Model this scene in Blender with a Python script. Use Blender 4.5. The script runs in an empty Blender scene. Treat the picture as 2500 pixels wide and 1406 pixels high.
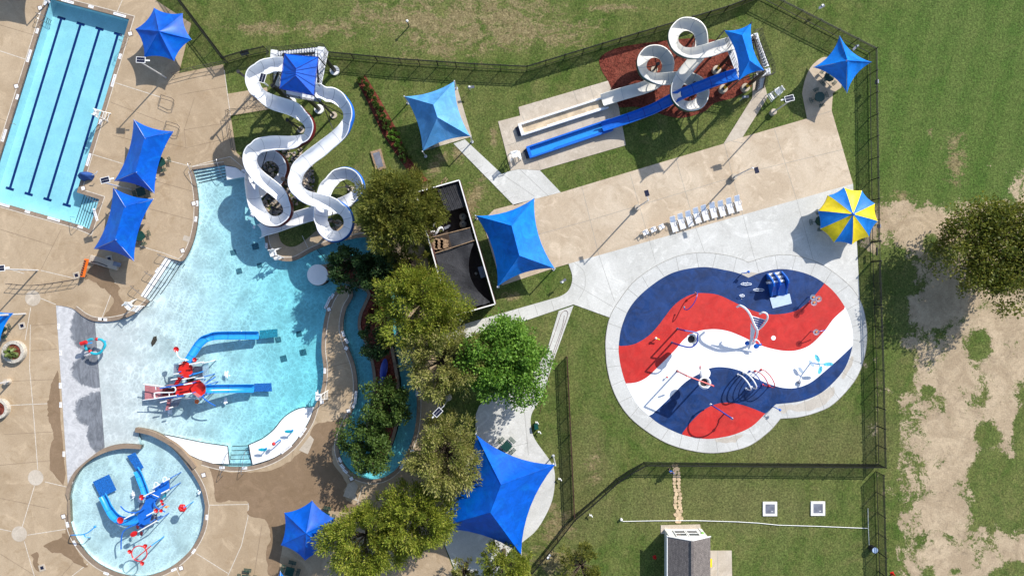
import bpy, math, random
from math import sin, cos, pi, radians, sqrt, atan2, hypot
from mathutils import Vector, Matrix, noise
from mathutils.geometry import tessellate_polygon
import numpy as np

# ---------------------------------------------------------------- camera, sky, sun, exposure
scene = bpy.context.scene
COL = scene.collection
CAMH = 80.0                     # drone height above the deck, metres
S = 0.048                       # metres per photo pixel on the ground
cam_d = bpy.data.cameras.new('camera'); cam = bpy.data.objects.new('camera', cam_d); COL.objects.link(cam)
cam.location = (0, 0, CAMH); cam.rotation_euler = (0, 0, 0)
cam_d.sensor_width = 36; cam_d.lens = 24; cam_d.clip_start = 0.5; cam_d.clip_end = 2000
scene.camera = cam
SUN_EL = radians(36.5)
SUN_DIR = Vector((0.68*cos(SUN_EL), 0.733*cos(SUN_EL), sin(SUN_EL))).normalized()    # towards the sun
world = bpy.data.worlds.new('World'); scene.world = world; world.use_nodes = True
wn = world.node_tree; bg = wn.nodes['Background']
sky = wn.nodes.new('ShaderNodeTexSky'); sky.sky_type = 'NISHITA'; sky.sun_disc = False
sky.sun_elevation = SUN_EL; sky.sun_rotation = atan2(0.68, 0.733)
wn.links.new(sky.outputs[0], bg.inputs[0]); bg.inputs[1].default_value = 0.15
sun_d = bpy.data.lights.new('sun', 'SUN'); sun_d.energy = 4.8; sun_d.angle = radians(0.55); sun_d.color = (1.0, 0.955, 0.89)
sun = bpy.data.objects.new('sun', sun_d); COL.objects.link(sun)
sun.rotation_euler = SUN_DIR.to_track_quat('Z', 'Y').to_euler()
scene.view_settings.view_transform = 'Standard'; scene.view_settings.look = 'None'
scene.view_settings.gamma = 1; scene.view_settings.exposure = 0.35
random.seed(7); RNG = np.random.default_rng(7)

# ---------------------------------------------------------------- helpers
def W(px, py, h=0.0):
    """world point at height h that stands at photo pixel (px, py): where each thing was surveyed in the photograph"""
    f = S*(CAMH-h)/CAMH
    return Vector(((px-1250)*f, (703-py)*f, h))

def sm(pts, n=6, closed=False):
    """Catmull-Rom through the points (tuples of any length)"""
    P = [tuple(p) for p in pts]; out = []
    L = len(P)
    for i in range(L if closed else L-1):
        if closed: a, b, c, d = P[(i-1) % L], P[i], P[(i+1) % L], P[(i+2) % L]
        else: a, b, c, d = P[max(i-1, 0)], P[i], P[i+1], P[min(i+2, L-1)]
        for k in range(n):
            t = k/n
            out.append(tuple(0.5*(2*b[j]+(c[j]-a[j])*t+(2*a[j]-5*b[j]+4*c[j]-d[j])*t*t+(-a[j]+3*b[j]-3*c[j]+d[j])*t**3) for j in range(len(b))))
    if not closed: out.append(P[-1])
    return out

def area(p): return sum(p[i-1][0]*p[i][1]-p[i][0]*p[i-1][1] for i in range(len(p)))/2

def clean(p):
    o = []
    for q in p:
        if not o or hypot(q[0]-o[-1][0], q[1]-o[-1][1]) > 1e-3: o.append(q)
    if hypot(o[0][0]-o[-1][0], o[0][1]-o[-1][1]) < 1e-3: o.pop()
    return o

class MB:
    def __init__(s): s.v = []; s.f = []; s.m = []
    def add(s, v, f, mi=0):
        b = len(s.v); s.v += [tuple(x) for x in v]; s.f += [tuple(b+i for i in q) for q in f]; s.m += [mi]*len(f)
        return s
    def box(s, c, d, rz=0, mi=0, rx=0, ry=0):
        M = Matrix.Rotation(rz, 3, 'Z') @ Matrix.Rotation(ry, 3, 'Y') @ Matrix.Rotation(rx, 3, 'X')
        c = Vector(c); v = []
        for z in (-.5, .5):
            for x, y in ((-.5, -.5), (.5, -.5), (.5, .5), (-.5, .5)): v.append(c + M @ Vector((x*d[0], y*d[1], z*d[2])))
        return s.add(v, [(3, 2, 1, 0), (4, 5, 6, 7), (0, 1, 5, 4), (1, 2, 6, 5), (2, 3, 7, 6), (3, 0, 4, 7)], mi)
    def bar(s, a, b, w, h=None, mi=0):
        a = Vector(a); b = Vector(b); d = b-a; L = d.length
        if L < 1e-5: return s
        h = h or w; q = d.to_track_quat('X', 'Z').to_matrix(); v = []
        for x in (0, L):
            for y, z in ((-w/2, -h/2), (w/2, -h/2), (w/2, h/2), (-w/2, h/2)): v.append(a + q @ Vector((x, y, z)))
        return s.add(v, [(3, 2, 1, 0), (4, 5, 6, 7), (0, 1, 5, 4), (1, 2, 6, 5), (2, 3, 7, 6), (3, 0, 4, 7)], mi)
    def tube(s, pts, r, seg=8, r2=None, mi=0, closed=False):
        P = [Vector(p) for p in pts]; n = len(P); r2 = r if r2 is None else r2
        T = [((P[(i+1) % n] if closed else P[min(i+1, n-1)]) - (P[i-1] if closed else P[max(i-1, 0)])).normalized() for i in range(n)]
        u = T[0].orthogonal().normalized(); v = []
        for i in range(n):
            u = (u - T[i]*u.dot(T[i])); u = u.normalized() if u.length > 1e-6 else T[i].orthogonal().normalized()
            w = T[i].cross(u); rr = r+(r2-r)*i/max(1, n-1)
            for k in range(seg): v.append(P[i] + (u*cos(2*pi*k/seg)+w*sin(2*pi*k/seg))*rr)
        f = []
        for i in range(n if closed else n-1):
            a = i*seg; b = ((i+1) % n)*seg
            for k in range(seg): f.append((a+k, a+(k+1) % seg, b+(k+1) % seg, b+k))
        if not closed: f += [tuple(range(seg))[::-1], tuple((n-1)*seg+k for k in range(seg))]
        return s.add(v, f, mi)
    def lathe(s, c, prof, seg=24, mi=0, tilt=None):
        c = Vector(c); v = []; R = tilt or Matrix.Identity(3)
        for r, z in prof:
            for k in range(seg): v.append(c + R @ Vector((max(r, 1e-4)*cos(2*pi*k/seg), max(r, 1e-4)*sin(2*pi*k/seg), z)))
        f = []
        for i in range(len(prof)-1):
            a = i*seg; b = a+seg
            for k in range(seg): f.append((a+k, a+(k+1) % seg, b+(k+1) % seg, b+k))
        f += [tuple(range(seg))[::-1], tuple((len(prof)-1)*seg+k for k in range(seg))]
        return s.add(v, f, mi)
    def ball(s, c, r, sz=1.0, mi=0, seg=12):
        return s.lathe(c, [(r*cos(a), r*sz*sin(a)) for a in [(-pi/2+pi*i/8) for i in range(9)]], seg, mi)
    def sheet(s, loops, z=0.0, mi=0, zf=None):
        loops = [clean(l) for l in loops]
        L = [[Vector((p[0], p[1], 0)) for p in l] for l in loops]
        tris = tessellate_polygon(L); fl = [p for l in loops for p in l]
        v = [(p[0], p[1], zf(p[0], p[1]) if zf else z) for p in fl]; f = []
        for t in tris:
            a, b, c = (fl[i] for i in t)
            ar = (b[0]-a[0])*(c[1]-a[1])-(c[0]-a[0])*(b[1]-a[1])
            if abs(ar) > 1e-9: f.append(tuple(t) if ar > 0 else tuple(t)[::-1])
        return s.add(v, f, mi)
    def wall(s, loop, z0, z1, closed=True, mi=0, flip=False):
        n = len(loop); v = [(p[0], p[1], z0) for p in loop]+[(p[0], p[1], z1) for p in loop]; f = []
        for i in range(n if closed else n-1):
            j = (i+1) % n; q = (i, j, n+j, n+i); f.append(q[::-1] if flip else q)
        return s.add(v, f, mi)
    def prism(s, loop, z0, z1, mi=0, holes=()):
        loop = clean(loop)
        if area(loop) < 0: loop = loop[::-1]
        s.sheet([loop]+list(holes), z1, mi); s.wall(loop, z0, z1, mi=mi)
        for h in holes: s.wall(clean(h), z0, z1, mi=mi)
        return s
    def ribbon(s, pts, a, b, z, closed=False, mi=0, zt=None):
        P = clean(pts) if closed else [pts[0]]+[q for p, q in zip(pts, pts[1:]) if hypot(q[0]-p[0], q[1]-p[1]) > 1e-3]
        n = len(P); v = []
        for i in range(n):
            p0 = P[i-1] if (closed or i > 0) else P[0]; p1 = P[(i+1) % n] if (closed or i < n-1) else P[-1]
            d0 = Vector((P[i][0]-p0[0], P[i][1]-p0[1])); d1 = Vector((p1[0]-P[i][0], p1[1]-P[i][1]))
            if d0.length < 1e-6: d0 = d1
            if d1.length < 1e-6: d1 = d0
            d0.normalize(); d1.normalize(); t = d0+d1
            t = t.normalized() if t.length > 1e-3 else d0
            nx, ny = t.y, -t.x; k = 1/max(0.6, t.dot(d0))
            v += [(P[i][0]+nx*a*k, P[i][1]+ny*a*k, z), (P[i][0]+nx*b*k, P[i][1]+ny*b*k, z)]
        f = []
        for i in range(n if closed else n-1):
            q = (2*i, 2*i+1, 2*((i+1) % n)+1, 2*((i+1) % n))
            f.append(q if b > a else q[::-1])
        s.add(v, f, mi)
        return s

ORG = {}
def link(name, mb, mats, org=(0, 0, 0), smooth=False, bev=0):
    me = bpy.data.meshes.new(name)
    o3 = Vector(org)
    arr = np.array(mb.v, dtype=float)-np.array(o3) if len(mb.v) else np.zeros((0, 3))
    me.from_pydata(arr.tolist(), [], mb.f)
    if not isinstance(mats, (list, tuple)): mats = [mats]
    for m in mats: me.materials.append(m)
    if len(mats) > 1: me.polygons.foreach_set('material_index', mb.m)
    if smooth:
        me.polygons.foreach_set('use_smooth', [True]*len(me.polygons))
    me.update()
    ob = bpy.data.objects.new(name, me); COL.objects.link(ob); ob.location = o3
    if smooth:
        try: me.set_sharp_from_angle(angle=radians(40))
        except Exception: pass
    if bev:
        b = ob.modifiers.new('bevel', 'BEVEL'); b.width = bev; b.segments = 1; b.limit_method = 'ANGLE'
    return ob
def tag(o, label=None, cat=None, group=None, kind=None):
    if label: o['label'] = label
    if cat: o['category'] = cat
    if group: o['group'] = group
    if kind: o['kind'] = kind
    return o
def thing(name, label, cat, loc=(0, 0, 0), group=None):
    o = bpy.data.objects.new(name, None); COL.objects.link(o); o.location = loc; o.empty_display_size = .3
    ORG[o.name] = Vector(loc)
    return tag(o, label, cat, group)
def part(name, mb, mats, parent, smooth=False, label=None, bev=0, local=False):
    org = Vector((0, 0, 0)) if local else ORG[parent.name]
    o = link(name, mb, mats, org, smooth, bev); o.location = (0, 0, 0); o.parent = parent; ORG[o.name] = ORG[parent.name]
    if label: o['label'] = label
    return o
def solo(name, mb, mats, label, cat, group=None, kind=None, smooth=False, bev=0, org=None):
    if org is None:
        a = np.array(mb.v); org = (a[:, 0].mean(), a[:, 1].mean(), a[:, 2].min())
    return tag(link(name, mb, mats, org, smooth, bev), label, cat, group, kind)
def struct(name, mb, mats, label=None, cat=None, smooth=False):
    return tag(link(name, mb, mats, (0, 0, 0), smooth), label or name.replace('_', ' '), cat or name.replace('_', ' ').split()[-1], kind='structure')
def dup(root, loc, rz, label, group=None, scale=None):
    r = root.copy(); COL.objects.link(r); r.location = loc; r.rotation_euler = (0, 0, rz); r['label'] = label
    if scale: r.scale = (scale,)*3
    if group: r['group'] = group
    def rec(src, dst):
        for c in [c for c in KIDS.get(src.name, [])]:
            d = c.copy(); COL.objects.link(d); d.parent = dst; rec(c, d)
    rec(root, r)
    return r
KIDS = {}
_part = part
def part(*a, **k):
    o = _part(*a, **k); KIDS.setdefault(o.parent.name, []).append(o); return o

# ---------------------------------------------------------------- materials
class NT:
    def __init__(s, name):
        s.mat = bpy.data.materials.new(name); s.mat.use_nodes = True; s.t = s.mat.node_tree; s.t.nodes.clear()
        s.out = s.n('ShaderNodeOutputMaterial'); s.pos = s.n('ShaderNodeNewGeometry').outputs['Position']
    def n(s, typ, **k):
        x = s.t.nodes.new(typ)
        for a, b in k.items(): setattr(x, a, b)
        return x
    def set(s, sock, val):
        if hasattr(val, 'is_output') or isinstance(val, bpy.types.NodeSocket): s.t.links.new(val, sock)
        elif hasattr(val, '__len__'): sock.default_value = (tuple(val)+(1,))[:4] if sock.type == 'RGBA' else tuple(val)
        else: sock.default_value = val
    def math(s, op, a, b=0.0, clamp=False):
        x = s.n('ShaderNodeMath', operation=op, use_clamp=clamp); s.set(x.inputs[0], a); s.set(x.inputs[1], b); return x.outputs[0]
    def mapr(s, v, a, b, c=0.0, d=1.0):
        x = s.n('ShaderNodeMapRange', interpolation_type='SMOOTHSTEP'); s.set(x.inputs[0], v)
        for i, k in enumerate((a, b, c, d)): x.inputs[i+1].default_value = k
        return x.outputs[0]
    def noise(s, sc, det=4, rough=.55, dist=0.0, vec=None, col=False):
        x = s.n('ShaderNodeTexNoise'); s.set(x.inputs['Vector'], vec or s.pos)
        x.inputs['Scale'].default_value = sc; x.inputs['Detail'].default_value = det; x.inputs['Roughness'].default_value = rough; x.inputs['Distortion'].default_value = dist
        return x.outputs['Color' if col else 'Fac']
    def vor(s, sc, vec=None, feature='F1', out='Distance', rnd=1.0):
        x = s.n('ShaderNodeTexVoronoi', feature=feature); s.set(x.inputs['Vector'], vec or s.pos); x.inputs['Scale'].default_value = sc
        x.inputs['Randomness'].default_value = rnd
        return x.outputs[out]
    def mix(s, f, a, b, mode='MIX'):
        x = s.n('ShaderNodeMix', data_type='RGBA', blend_type=mode); s.set(x.inputs[0], f); s.set(x.inputs[6], a); s.set(x.inputs[7], b); return x.outputs[2]
    def vscale(s, v, k):
        x = s.n('ShaderNodeVectorMath', operation='MULTIPLY'); s.set(x.inputs[0], v); x.inputs[1].default_value = k; return x.outputs[0]
    def vadd(s, a, b):
        x = s.n('ShaderNodeVectorMath', operation='ADD'); s.set(x.inputs[0], a); s.set(x.inputs[1], b); return x.outputs[0]
    def blob(s, px, py, rx, ry, rot=0):
        """soft ellipse on the ground, 1 inside, falls to 0 at the rim"""
        c = W(px, py)
        m = s.n('ShaderNodeMapping', vector_type='TEXTURE'); s.set(m.inputs[0], s.pos)
        m.inputs['Location'].default_value = (c.x, c.y, 0); m.inputs['Rotation'].default_value = (0, 0, radians(rot)); m.inputs['Scale'].default_value = (rx*S, ry*S, 1000)
        l = s.n('ShaderNodeVectorMath', operation='LENGTH'); s.set(l.inputs[0], m.outputs[0])
        return s.math('SUBTRACT', 1.0, l.outputs['Value'])
    def maxs(s, lst):
        r = lst[0]
        for x in lst[1:]: r = s.math('MAXIMUM', r, x)
        return r
    def bsdf(s, col, rough=.6, spec=.5, metal=0, bump=None, bstr=.3, bdist=.02, transl=0, **kw):
        b = s.n('ShaderNodeBsdfPrincipled'); s.set(b.inputs['Base Color'], col); s.set(b.inputs['Roughness'], rough)
        b.inputs['Specular IOR Level'].default_value = spec; b.inputs['Metallic'].default_value = metal
        for k, v in kw.items(): s.set(b.inputs[k], v)
        if bump is not None:
            bp = s.n('ShaderNodeBump'); s.set(bp.inputs['Height'], bump); bp.inputs['Strength'].default_value = bstr; bp.inputs['Distance'].default_value = bdist
            s.t.links.new(bp.outputs[0], b.inputs['Normal'])
        o = b.outputs[0]
        if transl:
            t = s.n('ShaderNodeBsdfTranslucent'); s.set(t.inputs[0], col)
            m = s.n('ShaderNodeMixShader'); m.inputs[0].default_value = transl
            s.t.links.new(o, m.inputs[1]); s.t.links.new(t.outputs[0], m.inputs[2]); o = m.outputs[0]
        s.t.links.new(o, s.out.inputs[0]); return s.mat

def simple(name, col, rough=.5, spec=.5, metal=0, var=.12, sc=3.0, transl=0, bstr=0.0, dirt=0.0, **kw):
    n = NT(name); c2 = tuple(max(0, x*(1-var)) for x in col); c3 = tuple(min(1, x*(1+var*.6)) for x in col)
    k = n.mapr(n.noise(sc, 5, .6), .3, .7)
    c = n.mix(k, c2, c3)
    if dirt: c = n.mix(n.mapr(n.noise(sc*.35, 6, .7, .5), .5, .75, 0, dirt), c, (.18, .15, .11))
    return n.bsdf(c, rough, spec, metal, bump=n.noise(sc*12, 3) if bstr else None, bstr=bstr, transl=transl, **kw)

def srgb(r, g, b):
    f = lambda c: (c/255/12.92) if c/255 < .04045 else ((c/255+.055)/1.055)**2.4
    return (f(r), f(g), f(b))

def concrete(name, c1, c2, stain, sc=.35, stain_amt=.5, spots=()):
    n = NT(name)
    big = n.mapr(n.noise(sc*.5, 5, .6, .8), .35, .68)
    c = n.mix(big, c1, c2)
    st = n.mapr(n.noise(sc*1.3, 8, .75, 1.4), .5, .66, 0, stain_amt*.75)
    c = n.mix(st, c, stain)
    wh = n.mapr(n.noise(sc*.9, 6, .7, 2.0, vec=n.vadd(n.pos, (37, 11, 0))), .52, .66, 0, .5)
    c = n.mix(wh, c, tuple(min(1, x*1.22) for x in c2))
    fine = n.mapr(n.noise(9, 3, .7), .3, .7, .9, 1.08)
    fc = n.n('ShaderNodeCombineXYZ'); [n.set(fc.inputs[i], fine) for i in range(3)]
    c = n.mix(1.0, c, fc.outputs[0], 'MULTIPLY')
    return n.bsdf(c, n.mapr(st, 0, 1, .85, .6), .3, bump=n.noise(14, 4, .7), bstr=.25, bdist=.02)

M_TAN = concrete('tan_concrete', (.35, .26, .165), (.43, .33, .22), (.27, .185, .10), .3, .6)
M_TAN2 = concrete('sand_concrete', (.45, .355, .25), (.55, .455, .34), (.33, .25, .165), .35, .6)
M_SLAB = concrete('slab_concrete', (.43, .365, .285), (.52, .455, .37), (.29, .24, .18), .5, .5)
M_CW = concrete('pale_concrete', (.49, .485, .45), (.585, .58, .545), (.36, .35, .32), .3, .5)
M_RING = concrete('ring_concrete', (.47, .47, .445), (.55, .55, .525), (.38, .37, .34), .4, .4)
M_COPE = concrete('coping', (.22, .165, .12), (.28, .21, .15), (.14, .10, .07), .8, .6)
M_WET = concrete('wet_concrete', (.205, .138, .08), (.235, .16, .098), (.15, .095, .05), .5, .5)
M_WETW = concrete('damp_pale_concrete', (.42, .38, .32), (.48, .44, .38), (.34, .29, .23), .5, .5)
M_LINE = simple('white_joint', (.60, .55, .47), .8, .2, var=.25, sc=6)
M_DLINE = simple('dark_joint', (.23, .17, .115), .9, .1, var=.3)
M_GLINE = simple('grey_joint', (.30, .29, .26), .9, .1, var=.3)
M_WHITE = simple('white_gelcoat', (.80, .81, .82), .28, .5, var=.05, sc=1.2)
M_CREAM = simple('cream_gelcoat', (.76, .74, .68), .3, .5, var=.08, sc=.8, dirt=.12)
M_WPAINT = simple('white_paint', (.78, .78, .76), .4, .5, var=.06)
M_PLASTIC = simple('white_plastic', (.80, .80, .80), .35, .5, var=.05)
M_GREY = simple('grey_metal', (.38, .39, .40), .35, .5, .5, var=.1)
M_GALV = simple('pole_metal', (.62, .63, .65), .35, .5, .3, var=.1)
M_BLACK = simple('black_metal', (.018, .018, .018), .45, .4, var=.2)
M_DARK = simple('dark_steel', (.035, .033, .035), .5, .4, var=.3)
M_RUST = simple('rusty_rail', (.075, .04, .028), .8, .3, var=.4)
M_NAVY = simple('navy_tile', (.008, .03, .16), .3, .5, var=.5, sc=14)
M_TILE = simple('edge_tile', (.05, .1, .2), .3, .5, var=.3, sc=8)
M_RED = simple('red_plastic', (.55, .012, .012), .3, .5, var=.15)
M_DRED = simple('maroon_gelcoat', (.12, .012, .015), .3, .5, var=.15)
M_RDECK = simple('red_deck', (.62, .02, .012), .5, .4, var=.2, sc=2)
M_PINK = simple('clear_red_panel', (.42, .16, .17), .4, .5, var=.2)
M_BLUE = simple('blue_gelcoat', (.012, .13, .55), .28, .5, var=.12)
M_SKYB = simple('sky_blue_gelcoat', (.02, .27, .68), .28, .5, var=.12)
M_DBLUE = simple('dark_blue_plastic', (.012, .035, .28), .35, .5, var=.15)
M_TEAL = simple('teal_plastic', (.02, .36, .46), .3, .5, var=.2, sc=6)
M_GREEN = simple('dark_green_gelcoat', (.006, .06, .045), .3, .5, var=.15)
M_TABLE = simple('green_coated_steel', (.012, .055, .042), .4, .5, var=.2)
M_YEL = simple('yellow_plastic', (.75, .45, .02), .35, .5, var=.1)
M_ORANGE = simple('orange_plastic', (.8, .16, .02), .4, .5, var=.1)
M_BEIGE = simple('beige_fiberglass', (.36, .32, .25), .5, .4, var=.2)
M_WOOD = simple('weathered_wood', (.32, .22, .14), .8, .2, var=.4, sc=5)
M_BARK = simple('bark', (.10, .075, .055), .9, .2, var=.5, sc=6)
M_STEEL = simple('stainless', (.35, .35, .36), .3, .5, .8, var=.1)
M_HRAIL = simple('brown_handrail', (.10, .08, .07), .5, .5, .3, var=.2)
M_PANEL = simple('solar_cells', (.012, .014, .035), .25, .6, var=.3, sc=9)
M_GLASS = simple('window_glass', (.05, .06, .075), .08, .8, var=.3)
M_BRICKW = simple('red_brick', (.25, .07, .05), .9, .2, var=.5, sc=9)
M_BLUEC = simple('blue_canvas', (.02, .07, .25), .7, .3, var=.2)
M_PEARL = simple('pale_blue_mat', (.45, .56, .72), .5, .4, var=.08)
M_SKIN = simple('skin', (.45, .27, .19), .6, .3, var=.05)
M_SHIRT = simple('blue_shirt', (.015, .13, .5), .8, .2, var=.2, sc=8)
M_TROU = simple('dark_trousers', (.03, .03, .045), .8, .2, var=.2)
M_HAIR = simple('hair', (.03, .02, .015), .7, .3, var=.2)
M_STONE = simple('flagstone', (.56, .42, .26), .85, .2, var=.3, sc=2, dirt=.1)
M_SILL = simple('pale_sill', (.72, .71, .67), .6, .3, var=.1, dirt=.15)
M_GLUE = simple('yellow_paint', (.85, .62, .0), .6, .3, var=.08)
M_GRATE = simple('dark_grate', (.13, .20, .24), .7, .3, var=.4, sc=9)
M_HATCH = simple('grey_hatch', (.20, .21, .25), .5, .4, .3, var=.25, sc=2)
M_LIME = simple('lime_plastic', (.18, .45, .06), .4, .5, var=.1)
M_CLEAR = None

def fabric(name, col, lite):
    n = NT(name)
    c = n.mix(n.mapr(n.noise(.7, 7, .7, .8), .35, .65), tuple(x*.8 for x in col), tuple(x*1.15 for x in col)); c = n.mix(n.mapr(n.noise(.35, 6, .7, 1.5, vec=n.vadd(n.pos, (7, 3, 0))), .5, .7, 0, .22), c, lite)
    c = n.mix(n.mapr(n.noise(25, 2, .5), .5, .8, 0, .25), c, lite)
    wv = n.noise(60, 2, .5)
    return n.bsdf(c, .42, .3, bump=wv, bstr=.2, bdist=.008, transl=.08, **{'Sheen Weight': .08, 'Sheen Roughness': .5, 'Sheen Tint': lite+(1,)})
M_FAB = fabric('royal_blue_shade_fabric', (.0, .085, .50), (.0, .26, .75))
M_FABB = fabric('bright_blue_shade_fabric', (.0, .165, .66), (.0, .36, .85))
M_FABL = fabric('light_blue_shade_fabric', (.08, .30, .62), (.3, .55, .8))
M_FABY = fabric('yellow_vinyl', (.82, .62, .01), (.9, .8, .2))
M_FABU = fabric('umbrella_blue_vinyl', (.005, .16, .55), (.08, .35, .8))

def pad(name, col, var=.12, wh=.12):
    n = NT(name)
    c = n.mix(n.mapr(n.noise(.5, 6, .7, 1.2), .3, .7), tuple(x*(1-var) for x in col), tuple(min(1, x*(1+var)) for x in col))
    c = n.mix(n.mapr(n.noise(1.6, 7, .75, 2), .5, .68, 0, wh*2), c, tuple(min(1, x*1.5+.03) for x in col))
    return n.bsdf(c, n.mapr(n.noise(.6, 4, .6, 1), .4, .6, .45, .75), .4, bump=n.noise(20, 3), bstr=.15, bdist=.01)
M_PNAVY = pad('splash_pad_navy', (.004, .030, .125), .35)
M_PRED = pad('splash_pad_red', (.47, .022, .016), .16)
M_PWHT = pad('splash_pad_white', (.80, .81, .82), .03)

def ground_mat():
    n = NT('grass_and_soil')
    st = n.vscale(n.pos, (1, 1.6, 1))
    lush, olive, dull = (.054, .094, .016), (.132, .138, .042), (.090, .115, .031)
    n1 = n.mapr(n.noise(.09, 5, .6, .6), .35, .65)
    n2 = n.mapr(n.noise(.55, 6, .7, .5), .35, .68)
    c = n.mix(n1, lush, dull); c = n.mix(n.math('MULTIPLY', n2, .65), c, olive); c = n.mix(n.mapr(n.noise(.22, 7, .75, 1.2, vec=n.vadd(n.pos, (9, 4, 0))), .5, .68, 0, .42), c, (.18, .155, .065)); c = n.mix(n.mapr(n.noise(1.1, 6, .75, .8, vec=n.vadd(n.pos, (3, 14, 0))), .5, .66, 0, .5), c, (.038, .070, .012))
    # the field to the east is fresher, the lawn south of the splash pad browner
    east = n.mapr(n.blob(2350, 250, 420, 420), .0, .5)
    c = n.mix(n.math('MULTIPLY', east, .6), c, (.060, .115, .022))
    south = n.mapr(n.math('ADD', n.maxs([n.blob(1980, 1080, 330, 130), n.blob(1420, 1180, 140, 240), n.blob(1750, 1230, 420, 110)]), n.mapr(n.noise(.4, 6, .7), 0, 1, -.35, .35)), .1, .7)
    c = n.mix(n.math('MULTIPLY', south, .5), c, (.125, .115, .048))
    swx = n.n('ShaderNodeTexWave', wave_type='BANDS', bands_direction='DIAGONAL'); n.set(swx.inputs['Vector'], n.vscale(n.pos, (1, -.25, 0))); swx.inputs['Scale'].default_value = .17; swx.inputs['Distortion'].default_value = 2.5; swx.inputs['Detail'].default_value = 2; swx.inputs['Detail Scale'].default_value = .4
    c = n.mix(n.mapr(swx.outputs['Fac'], .3, .7, 0, .14), c, (.17, .19, .06))
    # worn, dry patches
    dn = n.math('ADD', n.mapr(n.noise(.45, 9, .78, .8, vec=st), .3, .7, -.8, .8), n.mapr(n.noise(4.5, 4, .7), .3, .7, -.3, .3))
    dry = n.maxs([n.blob(790, 72, 110, 26), n.blob(640, 70, 110, 22), n.blob(1085, 78, 170, 75), n.blob(1010, 45, 190, 60), n.blob(1270, 75, 190, 55), n.blob(1190, 30, 200, 60),
                  n.blob(1500, 20, 90, 12), n.blob(1060, 410, 26, 60, -30), n.blob(1155, 490, 28, 75, -25), n.blob(1245, 725, 28, 14),
                  n.blob(1355, 1275, 55, 60), n.blob(1345, 1370, 70, 40), n.blob(1450, 1140, 22, 50), n.blob(2200, 480, 30, 20), n.blob(2270, 325, 12, 12), n.blob(2330, 390, 35, 60), n.blob(1115, 380, 22, 26), n.blob(1205, 340, 10, 30)])
    dm = n.mapr(n.math('ADD', dry, dn), .1, .9)
    dcol = n.mix(n.mapr(n.noise(1.5, 6, .7), .35, .65), (.26, .205, .11), (.17, .13, .065))
    c = n.mix(n.math('MULTIPLY', dm, .85), c, dcol)
    # bare sandy soil beyond the east fence
    sn = n.mapr(n.noise(.22, 9, .7, .8), .3, .7, -.75, .75)
    fine = n.math('ADD', n.mapr(n.noise(1.1, 7, .78, .5), .3, .7, -.45, .45), n.mapr(n.noise(4, 5, .8), .3, .7, -.35, .35))
    sand = n.maxs([n.blob(2290, 560, 170, 80), n.blob(2470, 760, 110, 160), n.blob(2480, 1010, 110, 110), n.blob(2460, 1330, 80, 60), n.blob(2330, 720, 130, 150), n.blob(2330, 900, 145, 120), n.blob(2300, 1060, 120, 150), n.blob(2440, 900, 110, 110),
                   n.blob(2290, 1230, 95, 140), n.blob(2310, 1380, 120, 110), n.blob(2330, 1500, 150, 120), n.blob(2500, 620, 100, 160), n.blob(2420, 1360, 70, 60), n.blob(2200, 505, 60, 22)])
    green = n.maxs([n.blob(2175, 720, 48, 170), n.blob(2195, 900, 62, 70), n.blob(2270, 590, 32, 32), n.blob(2390, 850, 45, 60), n.blob(2425, 1160, 75, 70), n.blob(2470, 1240, 95, 75), n.blob(2410, 1060, 40, 36),
                    n.blob(2170, 1060, 30, 130), n.blob(2170, 1330, 22, 140), n.blob(2270, 1400, 30, 26), n.blob(2470, 1400, 60, 40), n.blob(2495, 1050, 30, 120), n.blob(2330, 1395, 26, 20), n.blob(2265, 950, 22, 16)])
    sfield = n.math('ADD', n.math('SUBTRACT', n.math('MULTIPLY', sand, 1.5), n.math('MULTIPLY', n.math('MAXIMUM', green, 0), 2.6)), n.math('ADD', n.math('MULTIPLY', sn, 1.1), fine))
    sm_ = n.mapr(sfield, -.05, .5)
    scol = n.mix(n.mapr(n.noise(.35, 8, .72, .8), .35, .65), (.34, .26, .17), (.47, .37, .25))
    scol = n.mix(n.mapr(n.noise(.9, 9, .8, 1.5), .5, .68, 0, .65), scol, (.20, .155, .105))
    c = n.mix(sm_, c, scol)
    # blades: light and dark tufts
    g = n.mapr(n.noise(5.0, 5, .8), .3, .72, .42, 1.65)
    g2 = n.mapr(n.noise(1.8, 4, .7, .4, vec=n.vscale(n.pos, (1.8, 1, 1))), .3, .7, .8, 1.22)
    g = n.math('MULTIPLY', g, g2)
    g = n.mix(n.math('MULTIPLY', sm_, .75), n.math('MULTIPLY', g, 1.0), (1, 1, 1))
    c = n.mix(1.0, c, g, 'MULTIPLY')
    return n.bsdf(c, .95, .12, bump=n.math('ADD', n.noise(7, 5, .8), n.math('MULTIPLY', n.noise(.5, 4, .6), 1.5)), bstr=.55, bdist=.1)
M_GROUND = ground_mat()

def mulch():
    n = NT('red_mulch'); v = n.vor(5.5, out='Color'); h = n.noise(.5, 5, .6)
    sep = n.n('ShaderNodeSeparateColor'); n.set(sep.inputs[0], v)
    c = n.mix(sep.outputs[0], (.065, .016, .011), (.20, .05, .033)); c = n.mix(n.mapr(h, .4, .65, 0, .3), c, (.30, .10, .065))
    return n.bsdf(c, .95, .1, bump=n.vor(6), bstr=.8, bdist=.06)
M_MULCH = mulch()

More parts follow.
